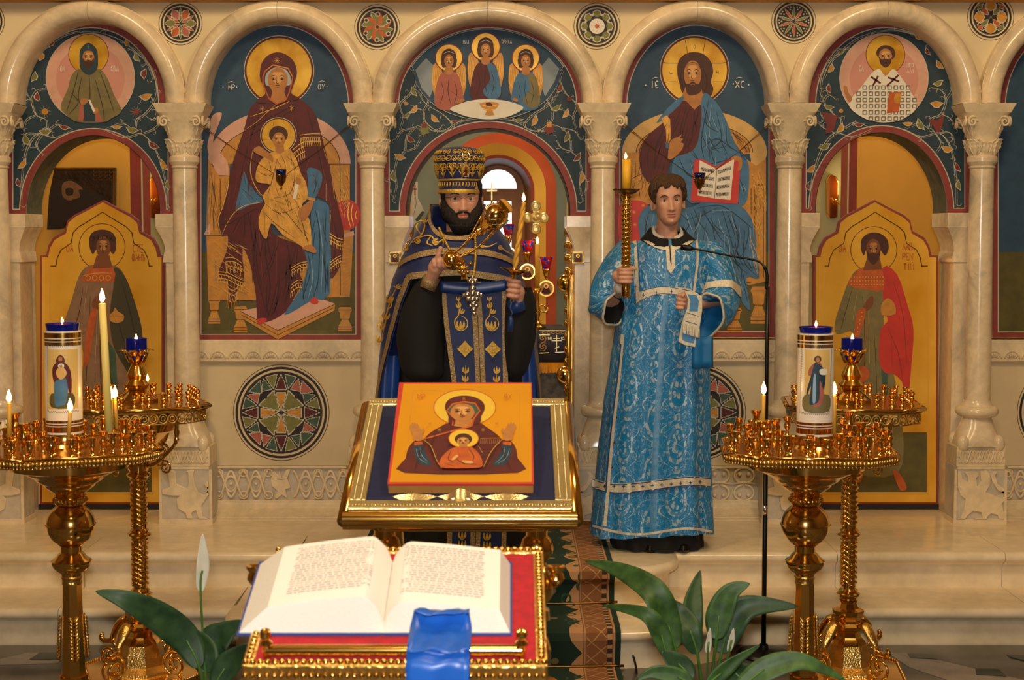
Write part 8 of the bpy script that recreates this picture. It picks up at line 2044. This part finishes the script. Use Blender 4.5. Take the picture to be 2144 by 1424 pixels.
R3 = Vector((0, 0, 1)).rotation_difference(CAX).to_matrix().to_4x4()
autosmooth(MB().lathe([(.011, -.04), (.014, -.035), (.011, -.03), (.014, -.012), (.02, -.008), (.045, .002), (.066, .012), (.068, .014), (.05, .008), (.02, .002), (.02, .016), (.015, .018)], 28, at(1076, 570, YH), mtx=R3).build('drip_dish', 'gold', ca), .6)
MB().tube([at(1077, 578, YH), at(1072, 632, YH)], .0105, 12).build('handle', mat('handle_wood', 'b9905a', .5), ca, True)
mb = MB().tube([at(1072, 628, YH-.01), at(1068, 645, YH-.02), at(1073, 655, YH-.02), at(1069, 664, YH-.02)], .0045, 6); mb.tube([at(1069, 662, YH-.02), at(1070, 672, YH-.02), at(1068, 695, YH-.02)], [.006, .012, .013], 10); mb.build('tassel', 'satin_blue_belt', ca, True)
cs = thing('censer', 'gilt censer swung on chains from the priest\'s hand', 'censer', GA)
c0 = at(945, 546, YH-.02); c1 = at(1050, 440, YH-.22); D_ = (c1-c0); Ln = D_.length; D_.normalize()
R4 = Vector((0, 0, 1)).rotation_difference(D_).to_matrix().to_4x4(); u = mpp(6.5)
cc_ = c1-D_*.075
lid = autosmooth(MB().lathe([(.002, -.11), (.007, -.10), (.004, -.092), (.018, -.085), (.022, -.07), (.014, -.06), (.03, -.045), (.044, -.02), (.05, .002), (.052, .006)], 28, cc_, mtx=R4).build('lid', 'gold', cs), .6)
bowl = autosmooth(MB().lathe([(.052, .006), (.055, .012), (.056, .03), (.052, .052), (.04, .072), (.022, .084), (.02, .09), (.034, .098), (.036, .106), (.03, .108)], 32, cc_, mtx=R4).build('bowl', 'gold', cs), .6)
mb = MB()
for k in range(8):
 a = k*pi/4
 for q in (0, 1): mb.tube([cc_+R4 @ Vector(((.057-.004*abs(t-6)/6)*cos(a+(.34-.05*abs(t-6))*(1 if q else -1)*sin(pi*t/12)), (.057-.004*abs(t-6)/6)*sin(a+(.34-.05*abs(t-6))*(1 if q else -1)*sin(pi*t/12)), .016+.042*t/12)) for t in range(13)], .0022, 5)
mb.build('openwork', 'silver', bowl, True)
e1 = R4 @ Vector((1, 0, 0)); e2 = R4 @ Vector((0, 1, 0))
for k in range(4):
 a = k*pi/2+.5; s_ = cc_+(e1*cos(a)+e2*sin(a))*.056; e = c0+(e1*cos(a)+e2*sin(a))*.018+D_*.05; n_ = 34; mb = MB()
 for i in range(n_):
  p = s_.lerp(e, i/n_)+Vector((0, 0, -.02*sin(pi*i/n_))); mb.ball(p, .0045, 6, 4)
 mb.build('chain', 'gold', cs, True)
autosmooth(MB().lathe([(.034, -.02), (.042, -.01), (.046, .01), (.04, .03), (.022, .042), (.008, .046)], 24, c0, mtx=R4).build('chain_cap', 'gold', cs), .7)
mb = MB()
for px, row in ((965, 553), (962, 568), (972, 574), (978, 560), (970, 545), (985, 552), (958, 560), (980, 570)): mb.ball(at(px, row, YH-.05), .009, 8, 6)
for px in (968, 972, 966): mb.tube([at(px, 550, YH-.05), at(px+1, 585, YH-.05)], .005, 6)
mb.build('bells', 'gold', cs, True)
# ------------------------------------------------------------------ carpet, microphone, plants, cable
def carpet_mat():
 m = mat('carpet_pattern', '12301f', .95); t = m.node_tree; b = t.nodes['Principled BSDF']
 uv = node(t, 'ShaderNodeTexCoord'); sep = node(t, 'ShaderNodeSeparateXYZ'); t.links.new(uv.outputs['UV'], sep.inputs[0])
 def mth(op, a, b_=None):
  n = node(t, 'ShaderNodeMath', operation=op)
  for i, v in enumerate((a, b_)):
   if v is None: continue
   if isinstance(v, (int, float)): n.inputs[i].default_value = v
   else: t.links.new(v, n.inputs[i])
  return n.outputs[0]
 def mixc(f, a, c):
  mx = node(t, 'ShaderNodeMix', data_type='RGBA'); t.links.new(f, mx.inputs[0])
  for i, v in ((6, a), (7, c)):
   if isinstance(v, str): mx.inputs[i].default_value = rgb(v)
   else: t.links.new(v, mx.inputs[i])
  return mx.outputs[2]
 ns = node(t, 'ShaderNodeTexNoise'); ns.inputs['Scale'].default_value = 22; ns.inputs['Detail'].default_value = 3; t.links.new(uv.outputs['UV'], ns.inputs['Vector'])
 x = sep.outputs[0]; y = sep.outputs[1]                    # metres across and along
 e = mth('SUBTRACT', .59, mth('ABSOLUTE', x))              # distance from the edge
 ew = mth('ADD', e, mth('MULTIPLY', mth('SUBTRACT', ns.outputs[0], .5), .014))
 def band(a, c, v=None): v = v or e; return mth('MULTIPLY', mth('GREATER_THAN', v, a), mth('LESS_THAN', v, c))
 beige, brown, green = 'b98a5c', '8a5a34', '0f2c1e'
 scal = mth('ADD', .165, mth('MULTIPLY', mth('ABSOLUTE', mth('SINE', mth('MULTIPLY', y, 15.))), .055))
 c = mixc(mth('LESS_THAN', ew, scal), green, beige)
 lat = mth('MINIMUM', mth('ABSOLUTE', mth('SUBTRACT', mth('FRACT', mth('MULTIPLY', mth('ADD', e, y), 12)), .5)), mth('ABSOLUTE', mth('SUBTRACT', mth('FRACT', mth('MULTIPLY', mth('SUBTRACT', e, y), 12)), .5)))
 field = mixc(mth('LESS_THAN', lat, .04), '8a5830', 'b98a58')
 c = mixc(band(.062, .145), c, field); c = mixc(band(.145, .15), c, brown); c = mixc(band(.155, .16), c, brown)
 zig = mth('LESS_THAN', mth('ABSOLUTE', mth('SUBTRACT', mth('FRACT', mth('MULTIPLY', y, 22)), .5)), .28)
 c = mixc(band(.036, .062), c, mixc(zig, beige, '3a2a1c')); c = mixc(band(.058, .062), c, brown); c = mixc(band(.032, .036), c, brown); c = mixc(mth('LESS_THAN', e, .024), c, green)
 cur = node(t, 'ShaderNodeTexVoronoi'); cur.inputs['Scale'].default_value = 13; t.links.new(uv.outputs['UV'], cur.inputs['Vector'])
 c = mixc(mth('MULTIPLY', band(.16, .24, ew), mth('LESS_THAN', mth('ABSOLUTE', mth('SUBTRACT', cur.outputs['Distance'], .3)), .06)), c, '2c4a34')
 fx = mth('SUBTRACT', mth('FRACT', mth('MULTIPLY', x, 5.2)), .5); fy = mth('SUBTRACT', mth('FRACT', mth('MULTIPLY', y, 3.2)), .5)
 r = mth('SQRT', mth('ADD', mth('POWER', fx, 2), mth('POWER', mth('MULTIPLY', fy, 1.6), 2))); pet = mth('MULTIPLY', mth('ABSOLUTE', mth('COSINE', mth('MULTIPLY', mth('ARCTAN2', fx, fy), 2))), .2)
 c = mixc(mth('MULTIPLY', mth('GREATER_THAN', e, .24), mth('LESS_THAN', r, pet)), c, '7d7048')
 t.links.new(c, b.inputs['Base Color'])
 n2 = node(t, 'ShaderNodeTexNoise'); n2.inputs['Scale'].default_value = 400; bp = node(t, 'ShaderNodeBump'); bp.inputs['Strength'].default_value = .5; bp.inputs['Distance'].default_value = .004; t.links.new(n2.outputs[0], bp.inputs['Height']); t.links.new(bp.outputs[0], b.inputs['Normal'])
 return m
carpet_mat()
cpt_ = thing('carpet_runner', 'green and beige patterned runner laid down the middle steps', 'carpet', (XC, 6.6, ZP))
prof = [(8.35, ZP), (7.2, ZP), (6.80, ZP), (6.765, ZP), (6.74, ZP-.012), (6.738, ZP-.04), (6.775, ZP-.07), (6.775, ZP/2+.012), (6.76, ZP/2), (6.44, ZP/2), (6.375, ZP/2), (6.35, ZP/2-.012), (6.348, ZP/2-.04), (6.385, .012), (6.36, 0), (6.0, 0), (5.0, 0), (4.75, 0)]
def amb(x, bulge, hw): 
 q = min(1, abs((x-XC)/hw)); return bulge*(1-max(0, 1-q**3.226)**.31)
vs, fs, uvs = [], [], []; nx = 40; dist = 0; last = None
for k, (y, z) in enumerate(prof):
 if last: dist += math.hypot(y-last[0], z-last[1])
 last = (y, z)
 for i in range(nx+1):
  x = XC-.59+1.18*i/nx
  dy = 0
  if 3 <= k <= 8: dy = amb(x, .40, .90)
  if 10 <= k <= 14: dy = amb(x, .40, 1.14)
  if k == 2: dy = amb(x, .40, .90)
  if k == 9: dy = amb(x, .40, 1.14)
  vs.append((x, y+dy-(.012 if 3 <= k <= 8 or 10 <= k <= 14 else 0), z+.009)); uvs.append((x-XC, dist))
for k in range(len(prof)-1):
 for i in range(nx): a = k*(nx+1)+i; fs.append((a, a+nx+1, a+nx+2, a+1))
o = mesh_obj('pile', vs, fs, 'carpet_pattern', cpt_, False, uvs=uvs); solid(o, .008, 1)
for y, z in ((6.752, ZP/2+.024), (6.36, .024)):
 L_ = [(XC-.605+1.21*i/30, y+amb(XC-.605+1.21*i/30, .40, .90 if z > .1 else 1.14), z) for i in range(31)]
 r_ = thing('stair_rod', 'brass rod holding the runner at the foot of the %s riser' % ('upper' if z > .1 else 'lower'), 'rod', (XC, y, z), 'brass stair rods'); MB().tube(L_, .006, 8).build('rod', 'gold_dark', r_, True)
MY = 6.62
ms = thing('microphone_stand', 'black gooseneck microphone stand beside the young man', 'microphone', (xr(1602, MY, 1390), MY, 0))
b0 = onz(1602, 1388, .0); X = xr(1604, MY, 900)
autosmooth(MB().lathe([(.115, 0), (.118, .008), (.11, .018), (.04, .028), (.022, .03), (.02, .05)], 36, (X, MY, 0)).build('base', 'black_metal', ms), .6)
MB().tube([(X, MY, .03), (X, MY, zr(950, MY))], .0105, 14).build('pole', 'black_metal', ms, True); MB().tube([(X, MY, zr(955, MY)), (X, MY, zr(600, MY))], .0085, 14).build('upper_pole', 'black_metal', ms, True)
MB().tube([(X, MY, zr(1078, MY)), (X, MY, zr(1058, MY))], .0112, 14).build('clamp_ring', 'silver', ms, True); MB().lathe([(.013, 0), (.015, .01), (.013, .03)], 14, (X, MY, zr(960, MY))).build('clamp', 'black_metal', ms, True)
g_ = spline([at(1605, 605, MY), at(1606, 575, MY), at(1598, 556, MY), at(1580, 545, MY+.02), at(1530, 536, MY+.08), at(1480, 526, MY+.14), at(1448, 520, MY+.17)], 6)
MB().tube(g_, [.0075]*12+[.0045]*(len(g_)-12), 10).build('gooseneck', 'black_metal', ms, True)
MB().tube([at(1452, 521, MY+.165), at(1446, 520, MY+.17), at(1434, 518.5, MY+.18), at(1426, 517.5, MY+.185)], [.006, .012, .014, .012], 14).build('microphone_head', 'black_metal', ms, True)
cb = thing('floor_cable', 'black cable curling down beside the runner', 'cable', onz(1330, 1424, .01))
MB().tube(spline([at(1316, 1356, 6.46), at(1326, 1375, 6.42), at(1332, 1400, 6.36), at(1333, 1424, 6.3), (xr(1333, 6.2, 1424), 6.2, .006), (xr(1300, 6, 1424), 5.6, .006)], 6), .005, 6).build('cord', 'black_metal', cb, True)
def leafmat(name, a, b_):
 m = mat(name, a, .5, var=.35, vs=30, col2=b_, stretch=(1, 1, 1)); return m
leafmat('leaf_green', '4a7034', '2c4a20'); leafmat('leaf_dark', '34562e', '1c3a1e'); mat('spathe', 'e6e0cc', .5, var=.1, vs=20); mat('stem_green', '4d7a2c', .45)
mat('pot', '1c1712', .4)
def leaf(parent, P_, wd, mt='leaf_green', Y=None, twist=0., nm='leaf'):
 """P_: px,row,depth triples along the midrib from base to tip"""
 q = spline([at(*p) for p in P_], 7); n = len(q); rows = []
 for i, p in enumerate(q):
  t = i/(n-1); tg = (q[min(i+1, n-1)]-q[max(i-1, 0)]).normalized()
  view = Vector((0, -1, .15)); sd = tg.cross(view).normalized(); sd = (Matrix.Rotation(twist, 3, tg) @ sd); nr = sd.cross(tg)
  w_ = wd*(sin(pi*min(1, t**.75))**.85)*(1-.25*t)+.0012
  rows.append([p+sd*w_*u+nr*(-.22*w_*(1-abs(u))+.05*w_*sin(9*t+3*u))*1 for u in (-1, -.66, -.33, 0, .33, .66, 1)])
 o = solid(MB().grid(rows).build(nm, mt, parent, True), .0012, 0)
 return o
def plant(px, row, Y, label, leaves, stems, spathes):
 c = onz(px, row, 0) if Y is None else Vector((xr(px, Y, 1424), Y, 0))
 root = thing('peace_lily', label, 'plant', (c.x, c.y, 0), 'potted peace lilies')
 autosmooth(MB().lathe([(.10, 0), (.12, .05), (.15, .22), (.155, .25), (.14, .25), (.13, .2)], 28, c).build('pot', 'pot', root), .6)
 MB().lathe([(.135, .21), (.05, .225)], 20, c).build('soil', 'wood_dark', root)
 for P_, wd, mt, tw in leaves:
  leaf(root, P_, wd, mt, twist=tw)
  b_ = at(*P_[0]); MB().tube(spline([c+Vector((random.uniform(-.03, .03), random.uniform(-.03, .03), .21)), c.lerp(b_, .5)+Vector((0, 0, .14)), b_, at(*P_[1])], 5), [.005]*11+[.003]*5, 6).build('stalk', 'stem_green', root, True)
 for P_, wd in spathes:
  leaf(root, P_, wd, 'spathe', nm='spathe', twist=.5); b_ = at(*P_[0]); MB().tube(spline([c+Vector((0, 0, .2)), c.lerp(b_, .5)+Vector((0, 0, .1)), b_, at(*P_[1])], 5), .0035, 6).build('stalk', 'stem_green', root, True)
random.seed(2)
Yq = 4.6
plant(1480, 1424, 4.75, 'broad-leaved peace lily on the floor at the lower right', [
 ([(1415, 1360, Yq), (1400, 1310, Yq), (1370, 1240, Yq), (1300, 1195, Yq+.1), (1225, 1175, Yq+.2)], .050, 'leaf_green', .3),
 ([(1460, 1370, Yq+.05), (1445, 1320, Yq+.05), (1420, 1280, Yq+.1), (1380, 1248, Yq+.1)], .042, 'leaf_dark', .2),
 ([(1458, 1340, Yq+.1), (1450, 1290, Yq+.1), (1455, 1240, Yq+.15), (1466, 1195, Yq+.2)], .036, 'leaf_dark', 0),
 ([(1500, 1340, Yq), (1505, 1290, Yq), (1530, 1240, Yq), (1570, 1222, Yq)], .044, 'leaf_green', -.2),
 ([(1510, 1370, Yq+.1), (1525, 1310, Yq+.1), (1570, 1270, Yq+.1), (1672, 1270, Yq+.1)], .055, 'leaf_dark', -.2),
 ([(1400, 1380, Yq-.1), (1385, 1330, Yq-.1), (1350, 1285, Yq-.1), (1262, 1268, Yq)], .032, 'leaf_green', .2),
 ([(1450, 1424, Yq-.3), (1420, 1390, Yq-.3), (1385, 1365, Yq-.3)], .036, 'leaf_dark', .2),
 ([(1480, 1440, Yq-.4), (1510, 1410, Yq-.4), (1540, 1385, Yq-.4), (1590, 1352, Yq-.4)], .024, 'leaf_green', .2),
 ([(1540, 1450, Yq-.5), (1600, 1402, Yq-.5), (1680, 1385, Yq-.5), (1770, 1424, Yq-.5)], .036, 'leaf_green', -.4),
 ([(1450, 1440, Yq-.5), (1420, 1418, Yq-.5), (1370, 1408, Yq-.5), (1335, 1424, Yq-.5)], .026, 'leaf_green', 0),
 ([(1560, 1440, Yq-.2), (1540, 1410, Yq-.2), (1530, 1390, Yq-.2)], .06, 'leaf_dark', 0)], 0,
 [([(1482, 1368, Yq-.05), (1484, 1345, Yq-.05), (1487, 1315, Yq-.05)], .012), ([(1526, 1366, Yq-.02), (1532, 1340, Yq-.02), (1536, 1316, Yq-.02)], .012)])
plant(440, 1500, 4.55, 'peace lily with one tall white flower on the floor at the lower left', [
 ([(418, 1400, 4.4), (390, 1340, 4.4), (330, 1290, 4.35), (260, 1255, 4.3), (200, 1238, 4.3)], .05, 'leaf_dark', .25),
 ([(440, 1400, 4.5), (445, 1350, 4.5), (470, 1325, 4.5), (510, 1300, 4.5)], .055, 'leaf_dark', -.2),
 ([(430, 1410, 4.45), (425, 1370, 4.45), (400, 1340, 4.5), (360, 1330, 4.5)], .05, 'leaf_dark', 0),
 ([(450, 1440, 4.4), (470, 1400, 4.4), (500, 1370, 4.4), (520, 1350, 4.4)], .04, 'leaf_dark', 0)], 0,
 [([(420, 1240, 4.5), (424, 1195, 4.5), (425, 1155, 4.5), (424, 1118, 4.5)], .021)])
